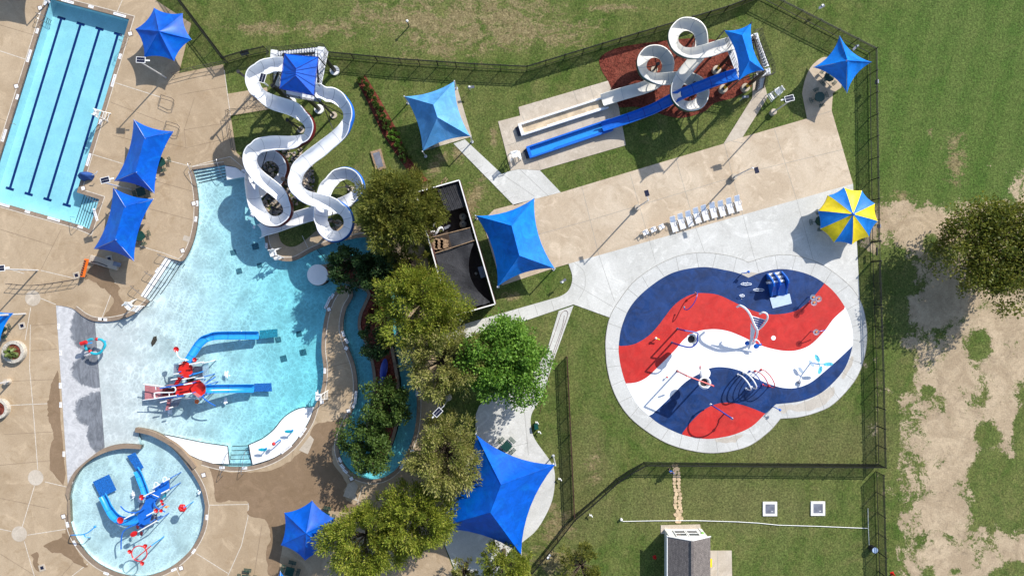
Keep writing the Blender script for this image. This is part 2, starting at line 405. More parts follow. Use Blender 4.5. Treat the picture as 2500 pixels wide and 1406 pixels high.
def plaster(name, c1, c2):
    n = NT(name); c = n.mix(n.mapr(n.noise(.6, 5, .6), .35, .65), c1, c2)
    c = n.mix(n.mapr(n.noise(.5, 8, .8, 1, vec=n.vadd(n.pos, (5, 9, 0))), .66, .78, 0, .35), c, (.38, .42, .40))
    return n.bsdf(c, .7, .2)
M_PLAS = plaster('white_pool_plaster', (.74, .76, .75), (.80, .81, .80))
M_PLAS2 = plaster('dry_pool_ledge', (.76, .77, .77), (.82, .83, .83))
M_LAP = plaster('lap_pool_plaster', (.66, .74, .74), (.74, .79, .79))
def ramp_mat():
    n = NT('grey_beach_entry')
    a = n.vscale(n.pos, (1, .35, 1))
    wet = n.mapr(n.math('ADD', n.maxs([n.blob(215, 800, 46, 62), n.blob(243, 905, 74, 46), n.blob(262, 1000, 88, 50), n.blob(236, 1060, 26, 46)]), n.mapr(n.noise(.9, 7, .7, 1), 0, 1, -.22, .22)), .0, .12)
    c = n.mix(n.mapr(n.noise(1.2, 7, .75, 1.5), .3, .7), (.38, .38, .385), (.56, .56, .56))
    w = n.mix(n.mapr(n.noise(1.0, 7, .7, 2.5, vec=a), .35, .65), (.06, .07, .085), (.17, .185, .21))
    c = n.mix(n.math('MULTIPLY', wet, .85), c, w)
    c = n.mix(n.mapr(n.noise(4, 6, .8, 1), .6, .75, 0, .5), c, (.13, .14, .19))
    return n.bsdf(c, n.mapr(wet, 0, 1, .8, .3), .4, bump=n.noise(9, 4), bstr=.3, bdist=.02)
M_RAMP = ramp_mat()

def water(name, ta, tb, x0=None, x1=None, amp=.27, vs=1.55):
    """clear pool water: tinted by its depth, rippled; a net of sunlight caustics is painted into the transparent colour"""
    n = NT(name)
    if x0 is not None:
        sx = n.n('ShaderNodeSeparateXYZ'); n.set(sx.inputs[0], n.pos)
        t = n.mix(n.mapr(sx.outputs[0], (x0-1250)*S, (x1-1250)*S), ta, tb)
        ampx = n.mapr(sx.outputs[0], (x0-1250)*S, (x0+190-1250)*S, .35, 1.0)
    else: t = ta; ampx = 1.0
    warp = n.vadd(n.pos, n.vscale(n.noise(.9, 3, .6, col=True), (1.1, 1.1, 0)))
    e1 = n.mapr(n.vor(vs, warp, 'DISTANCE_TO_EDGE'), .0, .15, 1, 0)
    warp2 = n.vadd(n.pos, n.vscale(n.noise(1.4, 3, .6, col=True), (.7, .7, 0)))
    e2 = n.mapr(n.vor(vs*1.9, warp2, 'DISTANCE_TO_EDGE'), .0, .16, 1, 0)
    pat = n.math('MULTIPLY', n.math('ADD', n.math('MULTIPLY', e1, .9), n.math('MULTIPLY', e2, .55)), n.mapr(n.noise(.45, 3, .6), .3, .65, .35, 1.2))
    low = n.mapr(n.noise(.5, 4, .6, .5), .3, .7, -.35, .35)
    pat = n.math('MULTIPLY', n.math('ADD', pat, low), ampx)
    k = n.math('MINIMUM', n.math('ADD', 1-amp*.85, n.math('MULTIPLY', pat, amp*.8)), 1.0)  # painted caustics: the tint is dimmed between the bright lines
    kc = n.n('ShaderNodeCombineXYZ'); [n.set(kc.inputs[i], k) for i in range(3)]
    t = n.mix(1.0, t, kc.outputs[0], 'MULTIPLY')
    tr = n.n('ShaderNodeBsdfTransparent'); n.set(tr.inputs[0], t)
    gl = n.n('ShaderNodeBsdfGlossy'); gl.inputs['Roughness'].default_value = .06
    bp = n.n('ShaderNodeBump'); bp.inputs['Strength'].default_value = .3; bp.inputs['Distance'].default_value = .05
    n.set(bp.inputs['Height'], n.noise(2.4, 3, .55, .6)); n.t.links.new(bp.outputs[0], gl.inputs['Normal'])
    fr = n.n('ShaderNodeLayerWeight'); fq = n.math('ADD', n.math('MULTIPLY', n.math('POWER', fr.outputs['Facing'], 4.0), .5), .025)
    m = n.n('ShaderNodeMixShader'); n.t.links.new(fq, m.inputs[0]); n.t.links.new(tr.outputs[0], m.inputs[1]); n.t.links.new(gl.outputs[0], m.inputs[2])
    n.t.links.new(m.outputs[0], n.out.inputs[0]); return n.mat
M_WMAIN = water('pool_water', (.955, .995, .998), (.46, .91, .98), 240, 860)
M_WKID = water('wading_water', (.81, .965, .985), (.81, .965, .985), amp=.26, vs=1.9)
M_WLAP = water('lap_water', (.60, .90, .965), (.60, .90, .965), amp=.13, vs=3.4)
def clearm():
    n = NT('tinted_clear_plastic'); tr = n.n('ShaderNodeBsdfTransparent'); tr.inputs[0].default_value = (.75, .82, .88, 1)
    gl = n.n('ShaderNodeBsdfPrincipled'); gl.inputs['Base Color'].default_value = (.5, .6, .7, 1); gl.inputs['Roughness'].default_value = .2
    m = n.n('ShaderNodeMixShader'); m.inputs[0].default_value = .3; n.t.links.new(tr.outputs[0], m.inputs[1]); n.t.links.new(gl.outputs[0], m.inputs[2])
    n.t.links.new(m.outputs[0], n.out.inputs[0]); return n.mat
M_CLEAR = clearm()
def shingle():
    n = NT('grey_shingles'); m = n.n('ShaderNodeTexBrick'); 
    mp = n.n('ShaderNodeMapping'); n.set(mp.inputs[0], n.pos); mp.inputs['Rotation'].default_value = (0, 0, pi/2); mp.inputs['Scale'].default_value = (1, 1, 1); n.t.links.new(mp.outputs[0], m.inputs['Vector'])
    m.inputs['Scale'].default_value = 2.2; m.inputs['Mortar Size'].default_value = .03; m.inputs['Brick Width'].default_value = .55; m.inputs['Row Height'].default_value = .34
    m.inputs['Color1'].default_value = (.20, .175, .16, 1); m.inputs['Color2'].default_value = (.115, .10, .095, 1); m.inputs['Mortar'].default_value = (.05, .045, .045, 1)
    c = n.mix(n.mapr(n.noise(12, 3), .4, .6, 0, .4), m.outputs[0], (.25, .22, .20)); return n.bsdf(c, .9, .2, bump=m.outputs[1], bstr=.3)
M_SHING = shingle()
def netting():
    n = NT('black_shade_net'); c = n.mix(n.mapr(n.noise(.5, 6, .7, 1), .35, .7), (.018, .018, .022), (.045, .046, .052))
    return n.bsdf(c, .75, .4, bump=n.noise(3, 5, .7, 1), bstr=.6, bdist=.1)
M_NET = netting()
# ================================================================ THE SETTING: outlines surveyed from the photograph
def PW(pts, h=0.0): return [tuple(W(p[0], p[1], h)[:2]) for p in pts]
N_ = 5
sB = [(608, 430), (645, 572)]
sC = sm([(645, 572), (650, 600), (662, 622), (685, 636), (720, 636), (760, 615), (800, 598), (850, 585), (900, 580), (945, 600), (975, 650), (990, 720), (990, 780), (1000, 850), (1012, 920), (1018, 990), (1010, 1060),
         (985, 1120), (955, 1155), (915, 1170), (870, 1160), (838, 1130), (827, 1095), (832, 1065), (852, 1020), (868, 985), (873, 940), (866, 890), (848, 840), (838, 800), (845, 755), (861, 725), (856, 703), (840, 697),
         (822, 708), (803, 740), (790, 790), (785, 850), (790, 900), (785, 950), (768, 993)], N_)
sE = sm([(768, 993), (752, 1035), (715, 1085), (670, 1118), (612, 1137), (550, 1138), (486, 1122)], N_)
wall_ne_out = sm([(486, 1122), (466, 1112), (430, 1080), (385, 1058), (333, 1044)], N_)
wall_ne_in = sm([(333, 1053), (375, 1065), (420, 1093), (462, 1143), (490, 1190), (501, 1235)], N_)
kid = wall_ne_in[:-1] + sm([(501, 1235), (493, 1290), (466, 1340), (422, 1380), (380, 1400), (337, 1407), (287, 1398), (232, 1370), (190, 1322), (171, 1275), (168, 1225), (180, 1172), (212, 1130), (255, 1105), (300, 1094), (344, 1095)], N_)
wall_nw_out = sm([(346, 1086), (300, 1083), (254, 1094), (205, 1130), (180, 1156), (166, 1186)], N_)
sG = [(166, 1186), (137, 745)]
sH = sm([(137, 745), (175, 752), (205, 773), (232, 784), (270, 784), (310, 775), (345, 755), (365, 736)], N_)
sI = [(365, 736), (343, 722)] + sm([(343, 722), (367, 685), (405, 628)], 4)[1:] + [(440, 638)]
sJ = sm([(440, 638), (452, 632), (470, 595), (482, 545), (484, 490), (478, 445), (470, 415)], N_)
HOLE1 = [(470, 415), (548, 403), (575, 408), (608, 430)] + sB[1:] + sC[1:] + sE[1:] + wall_ne_out[1:] + kid + wall_nw_out + sG[1:] + sH[1:] + sI[1:] + sJ[1:-1]
LAP = [(121, -3), (316, 48), (188, 470), (243, 487), (218, 560), (190, 548), (-32, 485)]
ISL = sm([(757, 660), (752, 674), (760, 690), (776, 697), (795, 690), (803, 676), (840, 690), (895, 712), (890, 738), (878, 765), (874, 795), (880, 815), (896, 850), (909, 900), (911, 950), (903, 1000), (893, 1040), (897, 1090),
          (915, 1115), (938, 1117), (955, 1090), (970, 1040), (977, 990), (974, 930), (966, 880), (957, 830), (952, 760), (948, 700), (930, 655), (895, 628), (850, 628), (800, 645), (780, 648)], 4, True)
DECK = [(-90, -90), (335, -90), (378, 0), (467, 58), (437, 180), (545, 158), (556, 230), (652, 214), (658, 267), (563, 283), (577, 372), (615, 410), (633, 470), (662, 560), (678, 560)] + \
       sm([(678, 560), (685, 588), (703, 602), (725, 600), (750, 583), (770, 565)], 4)[1:] + [(850, 545), (960, 552), (1035, 600), (1062, 700), (1058, 800), (1055, 830), (1078, 940), (1078, 1020), (1066, 1080), (1075, 1180), (1095, 1250), (1084, 1330), (1140, 1480), (-90, 1480)]
h1 = PW(HOLE1); hl = PW(LAP)
G = MB()
g = [(-330, -260), (330, -260), (330, 260), (-330, 260)]
G.sheet([g, h1, hl], 0.0); struct('ground', G, M_GROUND, 'mown lawn and bare sandy soil', 'ground')
Z1 = .05
D = MB(); D.prism(PW(DECK), -.2, Z1, holes=[h1, hl]); struct('pool_deck', D, M_TAN, 'tan concrete pool deck', 'deck')
# pool shells
wl = MB()
MAINW = [(470, 415), (548, 403), (575, 408), (608, 430)] + sB[1:] + sC[1:] + sE[1:] + wall_ne_out[1:] + [(337, 1065), (346, 1086)] + [p for p in wall_nw_out if p[0] > 254][1:] + [(254, 1094), (230, 784)] + [p for p in sH if p[0] > 234] + sI[1:] + sJ[1:-1]
mainw = PW(MAINW)
def zmain(x, y):
    px = x/S+1250-(703-y/S-785)*.074
    return -.135 - .98*(px-229)/(800-229)
def zd(px, d=0): return zmain((px-1250)*S, 0)+d
f = MB(); f.sheet([mainw, PW(ISL)], zf=zmain); struct('pool_floor', f, M_PLAS, 'white plaster floor of the leisure pool')
f = MB(); f.sheet([PW(kid)], -.55); struct('wading_pool_floor', f, M_PLAS)
LAPD = -1.35
f = MB(); f.sheet([hl], LAPD); struct('lap_pool_floor', f, M_LAP)
w = MB()
w.wall(h1, -.22, Z1, mi=1); w.wall(h1, -2.4, -.22)
struct('pool_wall', w, [M_PLAS, M_TILE])
w = MB(); w.wall(hl, -.26, Z1, mi=1); w.wall(hl, LAPD-.1, -.26); struct('lap_pool_wall', w, [M_LAP, M_NAVY])
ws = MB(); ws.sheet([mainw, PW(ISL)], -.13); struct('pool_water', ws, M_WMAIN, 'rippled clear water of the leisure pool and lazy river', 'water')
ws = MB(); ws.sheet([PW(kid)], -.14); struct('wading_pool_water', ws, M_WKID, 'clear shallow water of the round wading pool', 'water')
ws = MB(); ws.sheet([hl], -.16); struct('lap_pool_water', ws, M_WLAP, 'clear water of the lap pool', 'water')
# grey beach entry (the photo's textured ramp left of the shallow floor)
RAMP = [(137, 745)] + [p for p in sH[1:] if p[0] < 232] + [(230, 784), (254, 1094)] + [p for p in wall_nw_out if p[0] < 254]
rm = MB(); rm.sheet([PW(RAMP)], zf=lambda x, y: .03 - .145*((x/S+1250)-137-(703-y/S-745)*.06)/95); struct('beach_entry_ramp', rm, M_RAMP, 'grey textured beach entry ramp')
# dividing walls of the wading pool
def offs(path, w):
    a = MB(); a.ribbon(PW(path), -w, w, 0); l = [tuple(v[:2]) for v in a.v[0::2]]; r = [tuple(v[:2]) for v in a.v[1::2]]
    return l + r[::-1]
wa = MB(); ne = offs(sm([(333, 1048), (360, 1053), (385, 1062), (428, 1087), (462, 1120), (478, 1140)], 6), .25); wa.prism(ne, -1.2, .32)
solo('dividing_wall', wa, M_COPE, 'curved brown wall between wading pool and white dry ledge', 'wall', 'curved walls of the wading pool')
nw = MB(); nwl = PW(wall_nw_out + [(163, 1205), (169, 1222)] + [p for p in kid[-31:] if p[0] < 346]); nw.prism(nwl, -1.2, .22)
solo('dividing_wall', nw, M_COPE, 'curved brown wall between wading pool and grey beach entry', 'wall', 'curved walls of the wading pool')
# island in the lazy river
il = MB(); isl = PW(ISL); il.prism(isl, -2.4, .02); struct('river_island', il, M_MULCH, 'red mulch island inside the lazy river')
ic = MB(); ic.ribbon(isl if area(isl) > 0 else isl[::-1], -.34, .03, .10, True); ic.wall(isl, -.3, .10); struct('island_kerb', ic, M_COPE)
tip = MB(); tip.lathe(W(776, 671, 0), [(1.22, -.8), (1.22, .14), (1.1, .16), (0, .17)], 32)
solo('round_ledge', tip, M_PLAS2, 'round pale grey ledge at the tip of the river island', 'ledge')
# coping, joints
cp = MB(); ln = MB()
def coping(path, closed=False, side=1, z=Z1+.006, width=.42):
    p = PW(path)
    cp.ribbon(p, 0, side*width, z, closed); ln.ribbon(p, side*(width+.02), side*(width+.10), z+.004, closed)
# outside of HOLE1 is to the left of travel when its signed area is negative
sd = 1 if area(h1) > 0 else -1
coping([(608, 430)] + sB[1:] + sC[1:] + sE[1:-1], side=sd); coping([p for p in sH if p[0] > 180] , side=sd); coping(sJ[1:], side=sd)
coping(kid[14:-28], side=sd); coping([(470, 415), (548, 403)], side=sd, width=.3)
ll = hl if area(hl) > 0 else hl[::-1]
cp.ribbon(ll, .0, .44, Z1+.006, True); ln.ribbon(ll, .46, .54, Z1+.010, True)
struct('pool_coping', cp, M_COPE, 'brown concrete pool coping')
for a in ([(0, 125), (64, 146)], [(300, 0), (286, 32)], [(283, 203), (392, 238)], [(225, 377), (300, 400)], [(403, 390), (468, 407), (540, 388), (563, 383)], [(548, 172), (563, 283)], [(563, 383), (600, 415)], [(0, 650), (60, 668)], [(100, 728), (137, 743)],
          [(62, 830), (76, 750)], [(75, 792), (73, 900), (82, 1000), (93, 1145)], [(0, 990), (150, 983)], [(85, 1185), (55, 1285)], [(110, 1175), (165, 1188)], [(68, 1305), (165, 1290)], [(0, 1290), (28, 1296)],
          [(60, 1320), (85, 1406)], [(598, 1145), (607, 1200), (606, 1260), (590, 1330), (556, 1406)], [(510, 1232), (607, 1230)], [(607, 1230), (694, 1256)], [(480, 1350), (560, 1400)], [(282, 690), (250, 775)], [(100, 660), (185, 680)],
          [(340, 600), (400, 618), (436, 632), (447, 622)], [(885, 1185), (873, 1228)], [(215, 1375), (175, 1406)], [(738, 575), (752, 605)], [(430, 1385), (440, 1406)]):
    ln.ribbon(PW(a), -.035, .035, Z1+.005)
struct('deck_joint', ln, M_LINE, 'white caulked joints in the pool deck')
dl = MB()
for a in ([(0, 62), (95, 90)], [(0, 290), (40, 305)], [(270, 250), (400, 300)], [(275, 330), (330, 345)], [(440, 232), (555, 212)], [(450, 318), (560, 300)], [(450, 318), (475, 240)], [(450, 318), (455, 362), (570, 335)], [(455, 362), (400, 348)],
          [(370, 440), (480, 470)], [(365, 510), (480, 540)], [(150, 560), (100, 660)], [(0, 560), (130, 600)], [(140, 790), (75, 795)], [(140, 852), (76, 856)], [(148, 925), (30, 930)], [(155, 1052), (10, 1060)], [(160, 1120), (0, 1135)], [(120, 1240), (0, 1215)],
          [(640, 1160), (850, 1215)], [(720, 1080), (690, 1240)], [(610, 1160), (780, 1120)], [(785, 1000), (860, 1010)], [(640, 1280), (620, 1406)], [(780, 1160), (760, 1215)], [(0, 1350), (90, 1406)], [(150, 1406), (190, 1360)], [(790, 900), (865, 880)], [(790, 960), (868, 965)], [(595, 250), (650, 240)]):
    dl.ribbon(PW(a), -.022, .022, Z1+.004)
struct('control_joint', dl, M_DLINE, 'dark sawn joints in the pool deck')
# stains and wet concrete
def jag(pts, n=6, a=2.2, seed=0):
    o = sm(pts, n, True); return [(x+a*noise.noise((x*.09, y*.09, seed))*2.2+a*.6*noise.noise((x*.4, y*.4, seed+5)), y+a*noise.noise((x*.09, y*.09, seed+9))*2.2+a*.6*noise.noise((x*.4, y*.4, seed+3))) for x, y in o]
wp = MB()
for i, p in enumerate(([(655, 1150), (600, 1152), (540, 1150), (516, 1140), (505, 1130), (518, 1160), (524, 1190), (528, 1222), (560, 1222), (607, 1224), (607, 1255), (640, 1262), (655, 1280), (662, 1310), (652, 1340), (655, 1400), (680, 1408), (690, 1330), (745, 1235), (800, 1245), (872, 1250), (880, 1235),
                        (850, 1225), (840, 1200), (845, 1175), (815, 1130), (812, 1090), (830, 1050), (845, 1020), (800, 1030), (770, 1035), (745, 1090), (700, 1130)],
                       [(142, 905), (130, 930), (122, 965), (115, 1005), (122, 1030), (128, 1060), (122, 1110), (130, 1150), (155, 1185), (160, 1170), (152, 1060), (146, 960)],
                       [(215, 655), (208, 680), (235, 690), (262, 710), (278, 735), (262, 765), (245, 778), (290, 772), (310, 765), (305, 745), (290, 715), (292, 700), (275, 680), (262, 655), (240, 645)],
                       [(167, 1285), (150, 1310), (110, 1330), (125, 1345), (150, 1350), (180, 1370), (215, 1385), (190, 1345), (175, 1310)],
                       [(82, 1350), (80, 1370), (90, 1392), (98, 1390), (92, 1370), (92, 1350)])):
    wp.sheet([PW(jag(p, 5, 3 if i else 2.5, i*7))], Z1+.0085+.0001*i)
struct('wet_concrete', wp, M_WET, 'brown wet concrete round the pools')
lt = MB()
for q in ([(758, 1062), (767, 1072), (752, 1108), (730, 1098)], [(885, 1228), (872, 1222), (838, 1210), (850, 1180), (864, 1174), (875, 1185), (868, 1205), (872, 1218)], [(450, 574), (467, 579), (462, 592), (446, 586)]): lt.sheet([PW(q)], Z1+.013)
for c, r in (((81, 728), 19), ((88, 1165), 19), ((48, 1302), 19)): lt.sheet([[(W(*c).x+r*S*(1+.04*noise.noise((k, r, c[0])))*cos(k*pi/18), W(*c).y+r*S*(1+.04*noise.noise((k, r, c[0])))*sin(k*pi/18)) for k in range(36)]], Z1+.013)
struct('pale_patch', lt, M_SLAB, 'pale concrete patches in the pool deck')
# pale band of calcium bleaching beside the lap pool
# ---------------- plazas and paths (east)
TAN2 = [(1303, 487), (1370, 470), (1560, 413), (1768, 351), (1811, 336), (1970, 290), (1958, 229)] + sm([(1958, 229), (1966, 192), (1983, 160), (2012, 140), (2040, 152), (2056, 185), (2053, 215)], 4)[1:] + [(2033, 228), (2030, 271), (2082, 449), (1388, 644), (1354, 654), (1225, 697), (1178, 540), (1206, 512)]
CWP = [(1388, 644), (2082, 449), (2092, 600), (2098, 720), (2100, 780), (2000, 850), (1700, 850), (1500, 810), (1489, 775), (1400, 743), (1257, 791), (1137, 825), (1075, 846), (1058, 820), (1144, 788), (1366, 724)] + sm([(1366, 724), (1383, 714), (1394, 697), (1397, 673), (1388, 645)], 4)[1:-1]
plz = MB(); plz.prism(PW(TAN2), -.2, Z1); struct('sand_plaza', plz, M_TAN2, 'sand coloured concrete plaza')
plz = MB(); plz.prism(PW(CWP), -.2, Z1); struct('pale_plaza', plz, M_CW, 'pale concrete plaza and sidewalk beside the splash pad')
sl = MB()
sl.prism(PW([(1216, 297), (1270, 283), (1266, 262), (1484, 198), (1510, 260), (1528, 355), (1318, 416), (1268, 413), (1247, 417)]), -.2, Z1)
sl.prism(PW([(1020, 240), (1116, 213), (1152, 334), (1036, 368)]), -.2, Z1)
sl.prism(PW([(1812.5, 335.5), (1766.5, 351), (1836, 240), (1838, 205), (1848, 195), (1862, 190), (1874, 238)]), -.2, Z1)
sl.prism(PW([(1728, 1343), (1786, 1343), (1788, 1460), (1728, 1460)]), -.2, Z1); sl.prism(PW([(1613, 1281), (1709, 1279), (1712, 1300), (1613, 1302)]), -.2, Z1+.02)
struct('concrete_slab', sl, M_SLAB, 'tan concrete slabs under slides and shade')
pth = MB()
pth.prism(PW([(1107, 351), (1135, 341), (1225, 425), (1247, 417.5), (1268, 413.5), (1318, 416.5), (1369, 470), (1302, 487), (1255, 502)]), -.2, Z1)
pth.prism(PW([(1364, 759), (1400, 746), (1352, 878), (1325, 965), (1312, 985)] + sm([(1312, 985), (1298, 1010), (1296, 1038), (1306, 1072), (1340, 1120), (1353, 1146), (1354, 1185), (1344, 1232), (1312, 1290), (1276, 1322), (1240, 1352)], 4)[1:] +
             [(1195, 1420), (1140, 1480), (1145, 1470), (1086, 1330), (1097, 1250), (1110, 1190), (1160, 1090), (1161, 1040), (1162, 1010), (1170, 990), (1200, 960), (1290, 930), (1312, 895), (1335, 857)]), -.2, Z1)
struct('concrete_path', pth, M_CW, 'pale concrete path and round plaza')
# splash pad
RING = sm([(1478, 840), (1480, 814), (1487, 780), (1502, 748), (1543, 692), (1590, 656), (1639, 631), (1680, 620), (1720, 617), (1776, 624), (1812, 634)], 4)[:-1] + [(1812, 634), (1826, 641)] + \
       sm([(1826, 641), (1868, 628), (1916, 622), (1968, 631), (2016, 652), (2072, 696), (2101, 737), (2112, 777), (2116, 822), (2109, 874), (2086, 929), (2035, 985), (1990, 1007), (1946, 1018), (1905, 1021)], 4)[1:] + \
       sm([(1905, 1021), (1879, 1051), (1835, 1084), (1791, 1099), (1739, 1105), (1687, 1099), (1628, 1081), (1572, 1047), (1528, 1007), (1498, 955), (1482, 896), (1478, 840)], 4)[1:-1]
PADP = sm([(1510, 858), (1511, 837), (1517, 800), (1535, 755), (1565, 718), (1613, 681), (1657, 661), (1717, 652), (1768, 659), (1802, 667), (1827, 678)], 5) + \
       sm([(1827, 678), (1853, 667), (1898, 657), (1942, 661), (1987, 676), (2027, 704), (2057, 741), (2075, 781), (2082, 822), (2077, 859), (2061, 900), (2031, 936), (1998, 962), (1953, 979), (1894, 986)], 5)[1:] + \
       sm([(1894, 986), (1868, 1009), (1835, 1040), (1794, 1059), (1754, 1068), (1717, 1070), (1665, 1060), (1613, 1036), (1584, 1014), (1554, 985), (1528, 936), (1515, 892), (1510, 858)], 5)[1:-1]
rg = MB(); rg.prism(PW(RING), -.1, .075); struct('splash_pad_kerb', rg, M_RING, 'pale concrete ring round the splash pad')
rj = MB()
rpts = PW(RING)
rj.ribbon(rpts, -.03, .03, .079, True)
ring_c = ((1720, 862), (1945, 822))
def nearest(P, q): return min(range(len(P)), key=lambda i: (P[i][0]-q[0])**2+(P[i][1]-q[1])**2)
acc = 0
for i in range(len(RING)):
    a, b = RING[i], RING[(i+1) % len(RING)]; acc += hypot(b[0]-a[0], b[1]-a[1])
    if acc > 43:
        acc = 0; j = nearest(PADP, b); rj.ribbon(PW([b, PADP[j]]), -.02, .02, .080)
for a in ([(1388, 644), (1397, 690), (1497, 750)], [(1462, 623), (1500, 735)], [(1586, 591), (1600, 640)], [(1698, 556), (1720, 617)], [(1812, 521), (1842, 632)], [(1944, 486), (1985, 635)], [(2040, 470), (2075, 600)]):
    rj.ribbon(PW(a if len(a) == 2 else a[1:]), -.018, .018, Z1+.004)
rj.ribbon(PW(sm([(1400, 640), (1425, 662), (1428, 700), (1412, 732)], 4)), -.018, .018, Z1+.004)
for k in range(8):
    x = 1385-40*k; y = 719+11.4*k; 
    if k: rj.ribbon(PW([(x, y+2), (x+8, y+27)]), -.018, .018, Z1+.004)
for k in range(1, 10):
    rj.ribbon(PW([(1107+14.8*k+12, 351+15.1*k-6), (1107+14.8*k-4+4, 351+15.1*k+4-4)]), -.018, .018, Z1+.004)
for a in ([(1305, 575), (1450, 535), (1600, 490), (1850, 415), (2060, 365)], [(1420, 455), (1462, 623)], [(1538, 425), (1586, 591)], [(1650, 388), (1698, 556)], [(1768, 351), (1812, 521)], [(1890, 315), (1944, 486)], [(1970, 290), (2028, 272)], [(1275, 283), (1320, 415)], [(1400, 222), (1415, 268)], [(1440, 210), (1453, 252)], [(1233, 357), (1300, 337)],
          [(1225, 425), (1305, 480)], [(1268, 413), (1340, 480)], [(1785, 345), (1815, 350)], [(1838, 235), (1870, 245)], [(1170, 1110), (1290, 1080)], [(1280, 1000), (1290, 1110)]):
    rj.ribbon(PW(a), -.018, .018, Z1+.005)
struct('plaza_joint', rj, M_GLINE, 'fine grey joints in the plazas')
z4 = lambda L: [(1480+x/2.7045, 600+y/2.7045) for x, y in L]
B1 = sm(z4([(82, 662), (180, 650), (270, 600), (340, 530), (440, 400), (520, 340), (580, 318), (640, 312), (740, 325), (850, 375), (960, 425), (1050, 448), (1130, 452), (1240, 432), (1330, 375), (1440, 250)]), 5)
B2 = sm(z4([(125, 908), (200, 900), (270, 865), (350, 790), (450, 690), (520, 610), (600, 565), (700, 550), (800, 562), (900, 600), (980, 640), (1060, 670), (1170, 692), (1260, 688), (1350, 650), (1440, 560), (1500, 480), (1580, 408)]), 5)
B3 = sm(z4([(290, 1122), (400, 1020), (520, 900), (620, 840), (700, 803), (800, 803), (900, 830), (1000, 880), (1100, 920), (1180, 938), (1260, 935), (1350, 900), (1450, 820), (1540, 740), (1620, 665)]), 5)
B4 = sm(z4([(495, 1243), (560, 1160), (640, 1085), (720, 1045), (800, 1033), (880, 1045), (960, 1070), (1050, 1107)]), 5)
LP = len(PADP)
def arc(a, b):
    i = nearest(PADP, a); j = nearest(PADP, b); o = []
    while True:
        o.append(PADP[i])
        if i == j: break
        i = (i+1) % LP
    return o
for nm, loop, mt, lb in (('splash_pad_navy', arc(B1[0], B1[-1]) + B1[::-1][1:-1], M_PNAVY, 'navy band of the splash pad surface'),
                     ('splash_pad_red', arc(B1[-1], B2[-1]) + B2[::-1][1:-1] + arc(B2[0], B1[0]) + B1[1:-1], M_PRED, 'red band of the splash pad surface'),
                     ('splash_pad_white', arc(B2[-1], B3[-1]) + B3[::-1][1:-1] + arc(B3[0], B2[0]) + B2[1:-1], M_PWHT, 'white band of the splash pad surface'),
                     ('splash_pad_navy', arc(B3[-1], B4[-1]) + B4[::-1][1:-1] + arc(B4[0], B3[0]) + B3[1:-1], M_PNAVY, 'lower navy band of the splash pad surface'),
                     ('splash_pad_red', arc(B4[-1], B4[0]) + B4[1:-1], M_PRED, 'lower red area of the splash pad surface')):
    m = MB(); lp = PW(loop)
    m.sheet([lp], .084); struct(nm, m, mt, lb, 'splash pad')
wt = MB()
for i, p in enumerate(([(1900, 990), (1925, 988), (1955, 983), (1990, 968), (2030, 945), (2038, 955), (2015, 985), (1985, 1000), (1950, 1005), (1925, 1000), (1912, 1010), (1900, 1000)], [(1745, 1072), (1780, 1068), (1812, 1058), (1800, 1075), (1775, 1082), (1755, 1078)], [(1805, 672), (1825, 682), (1850, 672), (1835, 665)], [(2068, 890), (2078, 870), (2083, 880), (2060, 925), (2055, 915)])):
    wt.sheet([PW(jag(p, 4, 2, 20+i))], .0795+.0001*i)
struct('damp_concrete', wt, M_WETW, 'damp patches on the splash pad kerb')
# mulch beds
mb = MB()
mb.prism(PW(sm([(1465, 142), (1500, 120), (1560, 108), (1640, 98), (1710, 95), (1780, 108), (1815, 160), (1835, 205), (1822, 222), (1790, 240), (1745, 252), (1715, 275), (1650, 288), (1560, 262), (1512, 262), (1488, 235), (1484, 200), (1468, 170)], 4, True)), -.1, .035)
mb.prism(PW([(870, 195), (891, 184), (925, 238), (962, 305), (1003, 392), (1045, 440), (1020, 455), (982, 398), (935, 330), (900, 255)]), -.1, .035)
struct('mulch_bed', mb, M_MULCH, 'red mulch beds')
gr = MB(); gr.sheet([PW([(1455, 130), (1458, 130), (1490, 225), (1487, 226)])], .03)
# flagstone path, every stone
random.seed(3); sp = MB(); yy = 1136.0
while yy < 1280:
    cx = 1650+ (yy-1136)*.06 + random.uniform(-2, 2); hw = 7 if yy > 1262 else 10
    for sgn in (-1, 1):
        ox = cx+sgn*hw*.5+random.uniform(-1.5, 1.5); r = random.uniform(4.2, 5.8)
        pl = [(ox+r*(1+random.uniform(-.2, .2))*cos(a*pi/3.5+random.uniform(-.2, .2)), yy+r*.95*(1+random.uniform(-.2, .2))*sin(a*pi/3.5)) for a in range(7)]
        sp.prism(PW(pl), 0, .05+random.uniform(0, .03))
    yy += random.uniform(7.5, 9.5)
tag(link('flagstone_path', sp, M_STONE), 'path of irregular tan flagstones', 'path', kind='structure')
